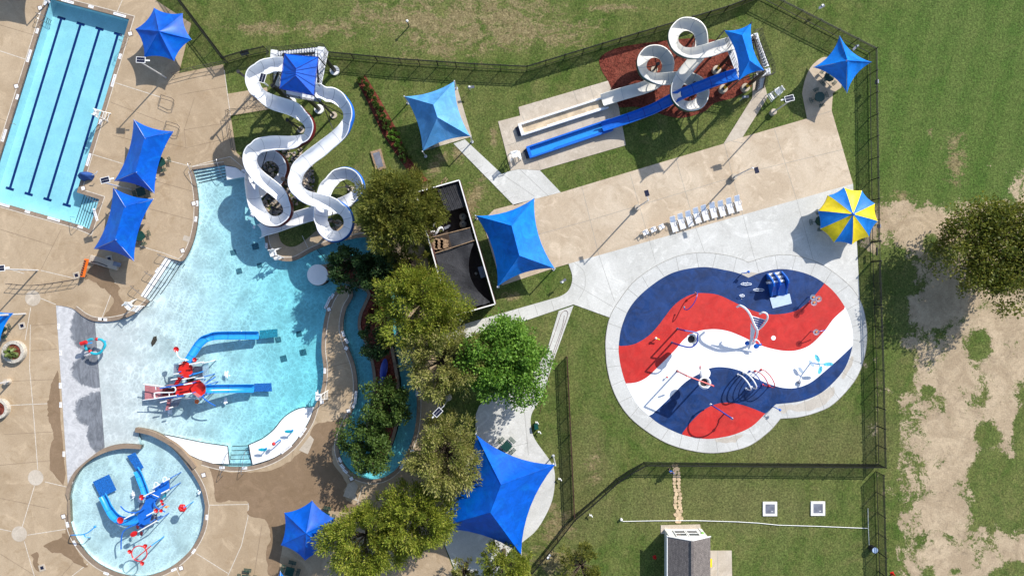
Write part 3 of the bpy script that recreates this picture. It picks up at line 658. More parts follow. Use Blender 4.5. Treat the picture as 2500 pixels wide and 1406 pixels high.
# rock bed beneath the west slides
M_ROCK = []
for i, c in enumerate([(.33, .28, .22), (.2, .2, .21), (.45, .36, .27), (.12, .12, .125)]): M_ROCK.append(simple('river_rock', c, .85, .2, var=.3))
rk = MB()
for q, n in (([(655, 365), (735, 362), (760, 400), (758, 455), (725, 500), (690, 510), (660, 470), (640, 480), (628, 445), (640, 400)], 520), ([(655, 465), (705, 462), (712, 535), (660, 535), (640, 500)], 260), ([(735, 440), (765, 400), (768, 470), (740, 500)], 90)):
    mnx, mxx = min(a[0] for a in q), max(a[0] for a in q); mny, mxy = min(a[1] for a in q), max(a[1] for a in q); c = 0
    while c < n:
        x, y = random.uniform(mnx, mxx), random.uniform(mny, mxy)
        ins = False
        for i in range(len(q)):
            (xa, ya), (xb, yb) = q[i-1], q[i]
            if (ya > y) != (yb > y) and x < (xb-xa)*(y-ya)/(yb-ya)+xa: ins = not ins
        if not ins: continue
        c += 1; r = random.uniform(.08, .2); p = W(x, y); rk.lathe((p.x, p.y, .02), [(r*.8, 0), (r, r*.4), (r*.6, r*.8), (0, r)], 6, random.choice((0, 0, 1, 2, 3)), Matrix.Rotation(random.uniform(-.4, .4), 3, 'X'))
tag(link('river_rocks', rk, M_ROCK), 'mixed river rocks spread beneath the white slides', 'rocks', kind='stuff')
# lane markings and floor grates
for i, ((ax, ay), (bx, by)) in enumerate([((150, 45), (24, 461)), ((197, 59), (70, 474)), ((243, 71), (116, 487)), ((288, 84), (163, 501))]):
    lm = MB(); A = W(ax, ay, LAPD+.01); B = W(bx, by, LAPD+.01); d = (B-A).normalized(); p = Vector((-d.y, d.x, 0))
    lm.ribbon([tuple(A[:2]), tuple(B[:2])], -.15, .15, LAPD+.008)
    for e in (A, B): lm.ribbon([tuple((e-p*.5)[:2]), tuple((e+p*.5)[:2])], -.15, .15, LAPD+.012)
    tag(link('lane_marking', lm, M_NAVY), 'navy tile lane line on the lap pool floor', 'lane marking', 'lane lines', 'structure')
gt = MB()
for px, py, r in ((625, 602, 8), (572, 617, 7), (635, 648, 6), (586, 662, 7), (693, 875, 8), (740, 860, 8), (730, 815, 7), (680, 829, 7)):
    p = W(px, py, -1.0); gt.box((p.x, p.y, zmain(p.x, p.y)+.02), (r*2*S, r*2*S*.95, .03), radians(14))
struct('floor_grate', gt, M_GRATE, 'square dark drain grates on the pool floor')
# dry ledges, steps
ld = MB()
ld.prism(PW([(549, 405), (575, 409), (607, 430), (554, 439)]), -1.5, .0)
ld.prism(PW([(400, 1062)] + sm([(400, 1062), (440, 1070), (500, 1082), (556, 1090)], 4)[1:] + [(559, 1132), (520, 1131), (487, 1121), (463, 1110), (430, 1080)]), -1.5, -.02)
ld.prism(PW([(608, 1086)] + sm([(608, 1086), (640, 1072), (668, 1050), (695, 1018), (730, 998), (766, 994)], 4)[1:] + sm([(766, 994), (750, 1034), (714, 1084), (670, 1116), (616, 1134)], 4)[1:]), -1.5, -.02)
struct('dry_ledge', ld, M_PLAS2, 'white dry ledges at the pool edge')
le = MB()
for a in ([(400, 1060), (440, 1068), (500, 1080), (556, 1088), (560, 1132)], [(616, 1134), (606, 1086), (640, 1070), (668, 1048), (695, 1016), (730, 996), (766, 992)]): le.ribbon(PW(sm(a[:4], 3)+a[4:] if a[0][0] == 400 else a[:2]+sm(a[2:], 3)), -.05, .05, -.005)
struct('ledge_tile_line', le, M_DARK)
st = MB(); se = MB()
def steps(a0, a1, b0, b1, n, z0, dz):
    """n steps from edge a (top) to edge b"""
    for k in range(n):
        t0, t1 = k/n, (k+1)/n; L = lambda p, q, t: (p[0]+(q[0]-p[0])*t, p[1]+(q[1]-p[1])*t)
        q = [L(a0, b0, t0), L(a1, b1, t0), L(a1, b1, t1), L(a0, b0, t1)]; z = z0-dz*k
        st.prism(PW(q), -2.2, z); se.ribbon(PW([q[3], q[2]]), -.05, .03, z+.006)
steps((470, 415), (548, 403), (483, 461), (553, 440), 6, -.16, .14)
steps((243, 487), (218, 560), (195, 470), (170, 545), 6, -.2, .15)
steps((560, 1131), (614, 1131), (562, 1092), (607, 1090), 4, -.16, .14)
arcs_ = sm([(343, 722), (367, 685), (405, 628)], 4)
ins_ = sm([(378, 742), (410, 700), (446, 645)], 4)
for k in range(6):
    t0, t1 = k/6, (k+1)/6
    q = [(a[0]+(b[0]-a[0])*t0, a[1]+(b[1]-a[1])*t0) for a, b in zip(arcs_, ins_)]; r = [(a[0]+(b[0]-a[0])*t1, a[1]+(b[1]-a[1])*t1) for a, b in zip(arcs_, ins_)]
    z = (-.0 if k < 1 else -.02-.1*k); st.prism(PW(q+r[::-1]), -2.0, z); se.ribbon(PW(r), -.05, .03, z+.006)
struct('pool_steps', st, M_PLAS2, 'white plaster steps with dark nosings'); struct('step_nosing', se, M_DARK)
# ================================================================ FENCES
def seglen(a, b): return hypot(b[0]-a[0], b[1]-a[1])
def fence(path_px, label, h=1.85, gap=2.45, pick=.125, mat=None, group='black picket fences'):
    mat = mat or M_BLACK
    P = PW(path_px); base = Vector((P[0][0], P[0][1], 0)); t = thing('picket_fence', label, 'fence', base, group)
    pk = MB(); rl = MB(); n = 0
    for a, b in zip(P, P[1:]):
        L = seglen(a, b); k = max(1, round(L/gap)); d = ((b[0]-a[0])/L, (b[1]-a[1])/L); rz = atan2(d[1], d[0])
        for i in range(k + (1 if b is P[-1] else 0)):
            x, y = a[0]+d[0]*L*i/k, a[1]+d[1]*L*i/k
            if n < 100:
                m = MB(); m.box((x, y, h/2+.05), (.075, .075, h+.1), rz); m.box((x, y, h+.115), (.1, .1, .03), rz); part('post', m, mat, t); n += 1
        m_ = int(L/pick)
        for i in range(1, m_):
            x, y = a[0]+d[0]*L*i/m_, a[1]+d[1]*L*i/m_; pk.box((x, y, h/2+.03), (.036, .036, h-.02), rz)
    for z in (.22, h-.28, h-.05):
        rl = MB(); [rl.bar((a[0], a[1], z), (b[0], b[1], z), .05, .06) for a, b in zip(P, P[1:])]; part('rail', rl, mat, t)
    part('pickets', pk, mat, t)
    return t
fence([(418, -34), (440, 0), (556, 153)], 'black picket fence running down to the corner beside the hexagonal blue shade')
fence([(556, 153), (606, 138), (656, 127)], 'short black picket fence between the corner and the stairs of the white slide tower')
fence([(806, 139), (980, 156), (1160, 168), (1286, 174)], 'long black picket fence from the white slide tower past the light blue shade')
fence([(1286, 174), (1467, 119), (1640, 68), (1768, 30), (1855, -4)], 'black picket fence rising behind the round white spiral slide')
fence([(1855, -4), (2121, 131)], 'black picket fence descending behind the two-storey blue canopy towards the northeast corner')
fence([(2121, 131), (2124, 340), (2128, 590)], 'north half of the tall black east fence beside the striped umbrella')
fence([(2129, 640), (2138, 900), (2143, 1132)], 'south half of the black east fence beside the splash pad')
fence([(2138, 1150), (2142, 1300), (2146, 1440)], 'black picket fence closing the east side of the maintenance yard')
fence([(1572, 1127), (1650, 1128), (1900, 1130), (2143, 1132)], 'straight black picket fence between splash pad lawn and maintenance yard')
fence([(1572, 1127), (1535, 1147), (1505, 1167), (1444, 1222), (1401, 1257)], 'curved black picket fence west of the flagstone path')
fence([(1401, 1257), (1360, 1310), (1296, 1388)], 'black picket fence running diagonally past the large blue sail')
fence([(1383, 870), (1392, 1060), (1401, 1257)], 'low rusty brown fence between the round plaza and the lawn', 1.5, 2.4, .11, M_RUST)
# gate of the east fence
gt_ = thing('fence_gate', 'black picket gate in the east fence below the striped umbrella', 'gate', W(2128, 592))
a, b = W(2128.3, 592), W(2129, 638)
for q in (a, b): m = MB(); m.box((q.x, q.y, 1.05), (.12, .12, 2.1)); part('post', m, M_BLACK, gt_)
m = MB(); [m.box((a.x+(b.x-a.x)*i/14, a.y+(b.y-a.y)*i/14, .95), (.025, .025, 1.7)) for i in range(1, 14)]; [m.bar((a.x, a.y, z), (b.x, b.y, z), .05) for z in (.2, 1.75)]; part('leaf', m, M_BLACK, gt_)
m = MB(); m.box(((a.x+b.x)/2+.05, (a.y+b.y)/2, 1.0), (.1, .9, .25)); part('latch', m, M_DARK, gt_)

def railing(path, label, h=1.05, gap=1.9, mat=None, z=Z1, cat='railing', name='pipe_railing', group='thin pipe railings'):
    mat = mat or M_HRAIL
    P = PW(path); t = thing(name, label, cat, (P[0][0], P[0][1], z), group); r = .03
    for zz in (h, h*.5): rl = MB(); rl.tube([(x, y, z+zz) for x, y in P], r, 6); part('rail', rl, mat, t)
    L = 0
    pts = [P[0]]; acc = 0
    for a, b in zip(P, P[1:]):
        d = seglen(a, b); k = max(1, round(d/gap)) if d > gap*.7 else 1
        for i in range(1, k+1): pts.append((a[0]+(b[0]-a[0])*i/k, a[1]+(b[1]-a[1])*i/k))
    for x, y in pts: m = MB(); m.tube([(x, y, z), (x, y, z+h)], r, 6); part('post', m, mat, t)
    return t
railing([(428, 186), (480, 172), (560, 156)], 'thin pipe railing along the concrete strip below the fence corner')
railing([(563, 274), (600, 270), (652, 262)], 'thin brown railing above the lawn by the first white slide bend')
railing([(559, 275), (566, 320), (575, 370)], 'thin brown railing on the west edge of the slide lawn')
railing(sm([(30, 693), (80, 697), (130, 693), (200, 682)], 3), 'curved pipe railing on the deck above the pale round patch', mat=M_HRAIL)
def handrail(a, b, label, h=.95, r=.028, mat=None):
    """bent pool handrail from the deck down into the water"""
    A = W(*a, Z1); B = W(*b, 0)
    d = (B-A); m = MB(); m.tube(sm([tuple(A), tuple(A+Vector((0, 0, h*.8))), tuple(A+d*.12+Vector((0, 0, h))), tuple(A+d*.6+Vector((0, 0, h*.75))), tuple(B+Vector((0, 0, .35))), tuple(B+Vector((0, 0, -.5)))], 4), r, 6)
    p = Vector((-d.y, d.x, 0)).normalized()*.0
    m.tube(sm([tuple(A+d*.28), tuple(A+d*.28+Vector((0, 0, h*.85)))], 2), r, 6)
    return solo('pool_handrail', m, mat or M_STEEL, label, 'handrail', 'pool handrails', smooth=True)
for a, b, l in (((466, 400), (484, 450), 'handrail at the left side of the upper pool steps'), ((536, 391), (544, 430), 'handrail at the right side of the upper pool steps by the ledge'), ((392, 621), (438, 642), 'handrail at the top of the curved pool steps'), ((362, 663), (400, 690), 'handrail halfway along the curved pool steps'),
                ((328, 698), (372, 735), 'handrail at the foot of the curved pool steps near the white guard chair'), ((545, 1160), (556, 1106), 'handrail at the left of the lower pool steps'), ((596, 1154), (601, 1100), 'handrail at the right of the lower pool steps'),
                ((250, 497), (215, 480), 'handrail at the upper side of the lap pool steps'), ((192, 556), (176, 530), 'handrail at the lower side of the lap pool steps')): handrail(a, b, l)
def ladder(px, py, rz, label):
    c = W(px, py, Z1); t = thing('pool_ladder', label, 'ladder', c, 'lap pool ladders'); R = Matrix.Rotation(rz, 3, 'Z')
    for s in (-.28, .28):
        m = MB(); m.tube([tuple(c+R @ Vector(q)) for q in sm([(-.5, s, 0), (-.5, s, .6), (-.2, s, .85), (.15, s, .7), (.28, s, .1), (.28, s, -1.1)], 4)], .026, 6); part('rail', m, M_STEEL, t, True)
    for z in (-.35, -.65, -.95): m = MB(); m.box(tuple(c+R @ Vector((.28, 0, z))), (.08, .5, .03), rz); part('tread', m, M_STEEL, t)
ladder(104, 46, -.3, 'steel ladder on the west edge of the lap pool, near its top'); ladder(303, 98, pi-.3, 'steel ladder on the east edge of the lap pool opposite the hexagonal shade')

# ================================================================ SHADES
def canopy_mesh(cn, rg, assign, he, hr, sag=.11, nu=9, nv=6, zs=.12):
    """cn: corner pixels at the edge height, rg: ridge pixels at the ridge height"""
    C = [W(*p, he) for p in cn]; R = [W(*p, hr) for p in rg]; m = MB(); n = len(C)
    cen = sum(C, Vector())/n
    for i in range(n):
        a, b = C[i], C[(i+1) % n]; ra, rb = R[assign[i]], R[assign[(i+1) % n]]
        L = (b-a).length; inw = (cen-(a+b)/2); inw.z = 0; inw.normalize(); v = []
        for iu in range(nu):
            u = iu/(nu-1); e = a.lerp(b, u) + inw*L*sag*4*u*(1-u); r = ra.lerp(rb, u)
            for iv in range(nv):
                w = iv/(nv-1); p = e.lerp(r, w); p.z -= zs*4*w*(1-w)*(1 if (ra-rb).length < .01 else .7)*(4*u*(1-u)*.6+.15)
                p.z += .045*noise.noise(Vector((p.x*1.3, p.y*1.3, 3)))*(1-abs(2*w-1)); v.append(p)
        f = []
        for iu in range(nu-1):
            for iv in range(nv-1):
                q = (iu*nv+iv, (iu+1)*nv+iv, (iu+1)*nv+iv+1, iu*nv+iv+1); f.append(q)
        m.add(v, f)
    return m, C, R
def shade(cn, rg, assign, he, hr, label, mat, posts='corners', sag=.10, post_mat=None, name='shade_sail', zb=Z1, zs=.12):
    if area(cn) > 0: pass
    m, C, R = canopy_mesh(cn, rg, assign, he, hr, sag, zs=zs); cen = sum(C, Vector())/len(C)
    t = thing(name, label, 'shade', (cen.x, cen.y, zb), 'blue shade canopies'); pm = post_mat or M_GALV
    c = part('canopy', m, mat, t, True)
    # seams along the hips
    s = MB()
    for i, q in enumerate(C): s.tube([tuple(q), tuple(R[assign[i]]+Vector((0, 0, .012)))], .022, 5)
    if len(R) > 1: s.tube([tuple(r+Vector((0, 0, .012))) for r in R], .022, 5)
    part('seam', s, mat, t)
    if posts == 'corners':
        for q in C:
            b = Vector((q.x, q.y, zb)) + (cen-q).normalized()*Vector((.12, .12, 0)).length*0
            p = MB(); d = (q-cen); d.z = 0; d.normalize(); p.tube([(q.x+d.x*.05, q.y+d.y*.05, zb), (q.x+d.x*.05, q.y+d.y*.05, he+.06)], .075, 10); p.lathe((q.x+d.x*.05, q.y+d.y*.05, zb), [(.18, 0), (.18, .03), (0, .03)], 12); part('post', p, pm, t, True)
    elif posts == 'ridge':
        for q in R: p = MB(); p.tube([(q.x, q.y, zb), (q.x, q.y, hr-.06)], .09, 10); part('post', p, pm, t, True)
        for i, q in enumerate(C): p = MB(); p.tube([tuple(R[assign[i]]+Vector((0, 0, -.1))), tuple(q+Vector((0, 0, -.04)))], .04, 6); part('rafter', p, pm, t)
    elif posts == 'centre':
        r0 = R[0]; p = MB(); p.tube([(r0.x, r0.y, zb), (r0.x, r0.y, hr-.08)], .11, 12); part('post', p, pm, t, True)
        for q in C: p = MB(); p.tube([(r0.x, r0.y, hr-.12), (q.x, q.y, he-.05)], .035, 6); part('rafter', p, pm, t, True)
    elif isinstance(posts, tuple):
        for base in posts:
            b = W(*base, zb); r0 = min(R, key=lambda r: (r-b).length); p = MB(); p.tube([(b.x, b.y, zb), (b.x, b.y, hr+.15), tuple(r0+Vector((0, 0, .12)))], .11, 10); part('post', p, pm, t, True)
    return t
shade([(376, 20), (446, 33), (468, 97), (425, 150), (352, 140), (330, 72)], [(388, 77)], [0]*6, 2.6, 3.95, 'hexagonal royal blue shade between the lap pool and the fence corner', M_FAB, 'centre', .10)
shade([(326, 292), (424, 321), (377, 473), (279, 442)], [(353, 338), (331, 420)], [0, 0, 1, 1], 2.7, 4.5, 'upper of two royal blue hip shades beside the lap pool', M_FAB, 'ridge', .075)
shade([(276, 458), (375, 486), (327, 638), (229, 608)], [(304, 505), (281, 585)], [0, 0, 1, 1], 2.7, 4.5, 'lower of two royal blue hip shades beside the lap pool steps', M_FAB, 'ridge', .075)
shade([(1109, 199), (1148, 333), (1032, 369), (988, 236)], [(1068, 287), (1058, 256)], [1, 0, 0, 1], 2.9, 4.75, 'light sky blue hip shade on the lawn beside the shrub bed', M_FABL, 'corners', .07)
shade([(1304, 484), (1354, 655), (1215, 699), (1162, 527)], [(1268, 624), (1249, 551)], [1, 0, 0, 1], 3.0, 5.2, 'large bright blue hip shade beside the black-netted equipment yard', M_FABB, 'corners', .085)
shade([(2050, 88), (2128, 152), (2068, 228), (1986, 165)], [(2069, 148)], [0]*4, 2.75, 4.6, 'four-pointed blue shade over the round table by the northeast fence corner', M_FABB, 'centre', .11)
shade([(1162, 1060), (1355, 1134), (1272, 1352), (1056, 1290)], [(1197, 1250), (1223, 1182)], [1, 1, 0, 0], 4.0, 7.2, 'huge royal blue sail over the round plaza behind the olive trees', M_FAB, 'corners', .085)
shade([(762, 1221), (818, 1264), (808, 1341), (745, 1367), (686, 1330), (694, 1251)], [(747, 1301)], [0]*6, 2.6, 3.95, 'hexagonal royal blue shade on the wet deck beside the olive trees', M_FAB, 'centre', .08)
shade([(33, 764), (0, 832), (-75, 815), (-60, 740)], [(-30, 780)], [0]*4, 2.6, 3.95, 'blue shade cut by the left edge of the photo above the planter', M_FABB, ((62, 766),), .08)
shade([(684, 1393), (735, 1440), (700, 1500), (630, 1470)], [(684, 1452)], [0]*4, 2.6, 3.95, 'tip of a blue shade at the bottom edge below the dark green table', M_FABB, 'centre', .08)
shade([(80, -95), (78, -20), (-10, -30), (-20, -105)], [(35, -62)], [0]*4, 2.8, 3.8, 'blue shade outside the top edge whose grey shadow falls beside the lap pool', M_FAB, 'corners', .08)
# striped umbrella
um = thing('striped_umbrella', 'round umbrella with alternating yellow and blue panels by the east fence', 'umbrella', W(2047, 530, Z1))
apx = W(2083, 523, 4.0)
rim = [W(x, y, 2.45) for x, y in ((2061, 458), (2104, 465), (2136, 497), (2143, 540), (2122, 578), (2080, 597), (2037, 591), (2004, 558), (1998, 515), (2022, 477))]
shp = MB(); vl = MB()
for i in range(10):
    a, b = rim[i], rim[(i+1) % 10]; v = []; f = []
    for iu in range(6):
        u = iu/5; e = a.lerp(b, u); c0 = Vector((apx.x, apx.y, e.z)); e = e.lerp(c0, .05*4*u*(1-u))
        for iv in range(9):
            w = iv/8; p = e.lerp(apx, w); p.z = e.z+(apx.z-e.z)*(w**.8) - .05*sin(pi*w)*4*u*(1-u); v.append(p)
        v.append(e+Vector((0, 0, -.22)))
    for iu in range(5):
        for iv in range(8): f.append((iu*10+iv, (iu+1)*10+iv, (iu+1)*10+iv+1, iu*10+iv+1))
        f.append((iu*10+9, (iu+1)*10+9, (iu+1)*10, iu*10))
    pm_ = MB(); pm_.add(v, f); part('panel', pm_, M_FABY if i % 2 == 0 else M_FABU, um, True, label='yellow panel' if i % 2 == 0 else 'blue panel')
m = MB(); m.tube([(apx.x-.0, apx.y, Z1), (apx.x, apx.y, 3.95)], .09, 12); part('pole', m, M_GALV, um, True)
m = MB(); m.ball(apx+Vector((0, 0, .03)), .2, .6); part('cap', m, M_BLUE, um, True)
for r in rim: m = MB(); m.tube([(apx.x, apx.y, 3.85), tuple(r+Vector((0, 0, .0)))], .02, 5); part('rib', m, M_WPAINT, um)

# ================================================================ SOLAR LAMPS
def lamp(base, pan, label, h=6.5, zb=Z1, footing=True, rot=None, pan_size=(.95, .6), head=True, framed=True):
    b = W(*base, zb); pt = W(*pan, h+.1); t = thing('solar_street_lamp', label, 'street lamp', b, 'solar street lamps')
    if footing: m = MB(); m.lathe(b, [(.36, 0), (.36, .55), (.33, .6), (0, .6)], 20); part('footing', m, M_SLAB, t, True)
    m = MB(); m.tube([(b.x, b.y, zb+(.5 if footing else 0)), (b.x, b.y, h)], .095, 10, .065); part('pole', m, M_GALV, t, True)
    m = MB(); d = (pt-Vector((b.x, b.y, pt.z))); L = max(.3, d.length); d.normalize(); e = Vector((b.x, b.y, h-.05))
    m.tube([tuple(e), (pt.x, pt.y, h)], .04, 6); part('arm', m, M_GALV, t)
    rz = atan2(d.y, d.x) if rot is None else rot
    tilt = Matrix.Rotation(0, 3, 'Z')
    m = MB(); m.box(pt+Vector((0, 0, .02)), (*pan_size, .04), rz, 0); 
    pn = part('solar_panel', m, M_PANEL, t)
    if framed:
        m = MB(); R = Matrix.Rotation(rz, 3, 'Z'); w_, l_ = pan_size
        for q, dd in (((w_/2, 0), (.05, l_+.05)), ((-w_/2, 0), (.05, l_+.05)), ((0, l_/2), (w_-.051, .05)), ((0, -l_/2), (w_-.051, .05)), ((0, 0), (w_*.9, .015))): m.box(pt+R @ Vector((*q, .03)), (*dd, .05), rz)
        part('panel_frame', m, M_WPAINT, pn)
    if head: m = MB(); hp = pt+d*(pan_size[0]*.5+.2)+Vector((0, 0, -.1)); m.box(hp, (.45, .16, .08), rz); part('lamp_head', m, M_WPAINT, t, bev=.02)
    return t
lamp((405, 190), (344, 147), 'solar street lamp whose panel stands against the shadow of the hexagonal shade', 6.2, footing=False)
lamp((320, 463), (257, 440), 'solar street lamp leaning out between the two lap pool hip shades', 6.0, footing=False)
lamp((92, 660), (1, 655), 'solar street lamp at the left edge whose white pole crosses above the curved railing', 6.5, footing=False)
lamp((654, 210), (641, 191), 'small solar lamp mounted on top of a black tower column inside the first slide bend', 8.2, 6.5, footing=False)
lamp((1885, 276), (1927, 241), 'solar street lamp on a round footing in the lawn by the second slide tower', 6.3, 0, rot=.25)
lamp((1790, 433), (1847, 416), 'solar street lamp above the white loungers, right one of two on the sand plaza', 6.5, rot=-1.3, pan_size=(.66, .46), framed=False, head=False)
lamp((1555, 507), (1579, 472), 'solar street lamp on the sand plaza nearest the bright blue hip shade', 6.8, rot=-1.3, pan_size=(.66, .46), framed=False, head=False)
lamp((1096, 969), (1069, 1006), 'solar street lamp between the bright green tree and the lazy river', 6.3, 0)
def lawn_light(base, pan, label, h, r=0.0):
    b = W(*base, 0); t = thing('solar_flood_light', label, 'flood light', b, 'small solar flood lights'); p = W(*pan, h)
    m = MB(); m.tube([tuple(b), (b.x, b.y, h-.1)], .03, 6); part('post', m, M_WPAINT, t)
    m = MB(); m.box(p, (.75, .28, .04), r, rx=.3); part('panel', m, M_HATCH, t); m = MB(); m.box((b.x, b.y, h+.05), (.2, .18, .16), r); part('lamp_head', m, M_WPAINT, t)
lawn_light((1148, 221), (1150, 213), 'low solar flood light on the lawn right of the light blue shade', 1.4, .1)
lawn_light((1371, 689), (1375, 686), 'low solar flood light on the curved lawn corner below the bright blue shade', 1.5, .6)
lawn_light((1806, 246), (1820, 237), 'low solar flood light on the lawn beneath the second slide tower', 1.6, .15)
lawn_light((1996, 24), (2006, 17), 'low flood light outside the fence near the top edge of the photo', 1.2, .5)
lawn_light((2080, 122), (2088, 117), 'low flood light between the four-pointed shade and the corner of the fence', 1.3, .8)
gl_ = thing('globe_light', 'green post with a white globe standing alone in the dry north field', 'light', W(999, 65, 0))
m = MB(); p = W(999, 65); m.tube([tuple(p), (p.x, p.y, 1.5)], .07, 8); part('post', m, M_GREEN, gl_); m = MB(); m.ball((p.x, p.y, 1.6), .16); part('globe', m, M_WPAINT, gl_, True)

# ================================================================ POOLSIDE FURNITURE
def guard_chair():
    t = thing('lifeguard_chair', '', 'lifeguard chair', (0, 0, 0), 'white lifeguard chairs'); k = dict(local=True); H = 1.65
    m = MB(); m.box((0, 0, H), (.62, .62, .05)); [m.box((0, -.26+.13*i, H+.035), (.6, .1, .02)) for i in range(5)]; part('seat', m, M_WPAINT, t, **k)
    m = MB(); [m.box((-.33-.03*abs(i), -.24+.12*(i+2), H+.38), (.03, .09, .75), ry=-.15) for i in range(-2, 3)]; m.box((-.38, 0, H+.7), (.05, .66, .07)); part('backrest', m, M_WPAINT, t, **k)
    for s in (-1, 1):
        m = MB(); m.bar((-.3, s*.33, H+.26), (.34, s*.33, H+.26), .09, .035); m.bar((.3, s*.33, H), (.3, s*.33, H+.25), .05); part('armrest', m, M_WPAINT, t, **k)
        for fx, tx in ((-.6, -.28), (.62, .28)): m = MB(); m.bar((fx, s*.5, 0), (tx, s*.31, H), .07, .07); part('leg', m, M_WPAINT, t, **k)
    m = MB(); m.box((.52, 0, .75), (.34, .86, .04)); part('footrest', m, M_WPAINT, t, **k)
    for i in range(5): m = MB(); m.bar((.62-.055*i, -.42, .25+.28*i), (.62-.055*i, .42, .25+.28*i), .06, .04); part('rung', m, M_WPAINT, t, **k)
    for i in range(3): m = MB(); m.bar((-.6+.07*i, -.42, .3+.4*i), (-.6+.07*i, .42, .3+.4*i), .05, .04); part('rung', m, M_WPAINT, t, **k)
    return t
gc = guard_chair(); first = True
for (x, y), rz, lb in (((256, 284), pi-.3, 'white lifeguard chair on the east edge of the lap pool'), ((336, 746), -.75, 'white lifeguard chair at the foot of the curved pool steps'), ((680, 620), -1.3, 'white lifeguard chair on the deck tongue below the white slides'),
                       ((789, 963), pi, 'white lifeguard chair at the right side of the pool beside the deck peninsula'), ((1257, 384), .25, 'white lifeguard chair at the foot of the blue run-out slide'), ((1886, 234), -2.5, 'white lifeguard chair on the lawn below the second slide tower')):
    if first: gc.location = W(x, y, Z1); gc.rotation_euler = (0, 0, rz); gc['label'] = lb; first = False
    else: dup(gc, W(x, y, Z1), rz, lb)
def lounger():
    t = thing('sun_lounger', '', 'sun lounger', (0, 0, 0), 'row of white sun loungers'); k = dict(local=True)
    m = MB(); [m.box((.02+.105*i, 0, .33), (.085, .56, .018)) for i in range(11)]; part('seat', m, M_PLASTIC, t, **k)
    m = MB(); [m.box((-.08-.085*i, 0, .38+.055*i), (.08, .54, .018), ry=.55) for i in range(7)]; m.bar((-.68, -.28, .75), (-.68, .28, .75), .06); part('backrest', m, M_PEARL, t, **k)
    for s in (-1, 1):
        m = MB(); m.bar((-.05, s*.31, .31), (1.16, s*.31, .31), .045, .07); m.bar((-.05, s*.31, .33), (-.66, s*.31, .74), .045, .05); part('side_rail', m, M_PLASTIC, t, **k)
        m = MB(); m.tube(sm([(-.15, s*.34, .42), (0, s*.36, .56), (.3, s*.36, .56), (.42, s*.34, .33)], 4), .025, 6); part('armrest', m, M_PLASTIC, t, True, **k)
        for x in (.08, 1.02): m = MB(); m.tube([(x, s*.3, 0), (x, s*.29, .3)], .035, 8); part('leg', m, M_PLASTIC, t, **k)
    return t
lg = lounger(); ords = ['first', 'second', 'third', 'fourth', 'fifth', 'sixth', 'seventh', 'eighth', 'ninth']
ax = atan2(-230, 70)
for i, (x, y) in enumerate(((1645, 553), (1663.5, 546), (1682.5, 539.5), (1701, 532), (1720, 525.5), (1740.5, 519), (1761, 515), (1781, 508.5), (1801, 502.5))):
    p = W(x-3.5, y-9, Z1); lb = '%s white sun lounger from the left in the row on the plaza' % ords[i]
    if i == 0: lg.location = p; lg.rotation_euler = (0, 0, ax); lg['label'] = lb
    else: dup(lg, p, ax+random.uniform(-.03, .03), lb)
def armchair():
    t = thing('plastic_armchair', '', 'chair', (0, 0, 0), 'white plastic armchairs'); k = dict(local=True)
    m = MB(); m.box((0, 0, .42), (.5, .5, .04)); part('seat', m, M_PLASTIC, t, bev=.02, **k)
    m = MB(); [m.box((-.27, -.2+.1*i, .68), (.03, .06, .5), ry=-.15) for i in range(5)]; m.box((-.3, 0, .93), (.05, .54, .08)); part('backrest', m, M_PLASTIC, t, **k)
    for s in (-1, 1):
        m = MB(); m.bar((-.28, s*.29, .64), (.24, s*.29, .64), .07, .03); m.bar((.2, s*.29, .42), (.22, s*.29, .63), .05); part('armrest', m, M_PLASTIC, t, **k)
        for x in (-.24, .24): m = MB(); m.bar((x*1.1, s*.27, 0), (x, s*.24, .42), .05); part('leg', m, M_PLASTIC, t, **k)
    return t
ac = armchair()
for i, (x, y) in enumerate(((1574, 569), (1593, 562), (1612.5, 555.5))):
    lb = ('leftmost', 'middle', 'rightmost')[i]+' of three white plastic armchairs left of the sun loungers'
    if i == 0: ac.location = W(x, y, Z1); ac.rotation_euler = (0, 0, ax+.15); ac['label'] = lb
    else: dup(ac, W(x, y, Z1), ax+.1*i, lb)
def round_table():
    t = thing('picnic_table', '', 'picnic table', (0, 0, 0), 'dark green picnic tables'); k = dict(local=True)
    m = MB(); m.lathe((0, 0, .70), [(.6, 0), (.62, .02), (.6, .045), (0, .045)], 8); part('tabletop', m, M_TABLE, t, **k)
    m = MB(); m.tube([(0, 0, 0), (0, 0, .7)], .06, 8); m.lathe((0, 0, 0), [(.3, 0), (.3, .02), (0, .02)], 12); part('pedestal', m, M_TABLE, t, **k)
    for i in range(4):
        a = i*pi/2; c, s = cos(a), sin(a); m = MB(); m.tube([(0, 0, .25), (c*.95, s*.95, .25), (c*.98, s*.98, .42)], .03, 6)
        for j in range(-4, 5):
            b = a+j*.075; m.bar((cos(b)*.82, sin(b)*.82, .45), (cos(b)*1.14, sin(b)*1.14, .45), .035, .03)
        m.tube([(cos(a+j*.085)*.82, sin(a+j*.085)*.82, .45) for j in range(-4, 5)], .022, 5); m.tube([(cos(a+j*.085)*1.14, sin(a+j*.085)*1.14, .45) for j in range(-4, 5)], .022, 5); part('bench', m, M_TABLE, t, **k)
    return t
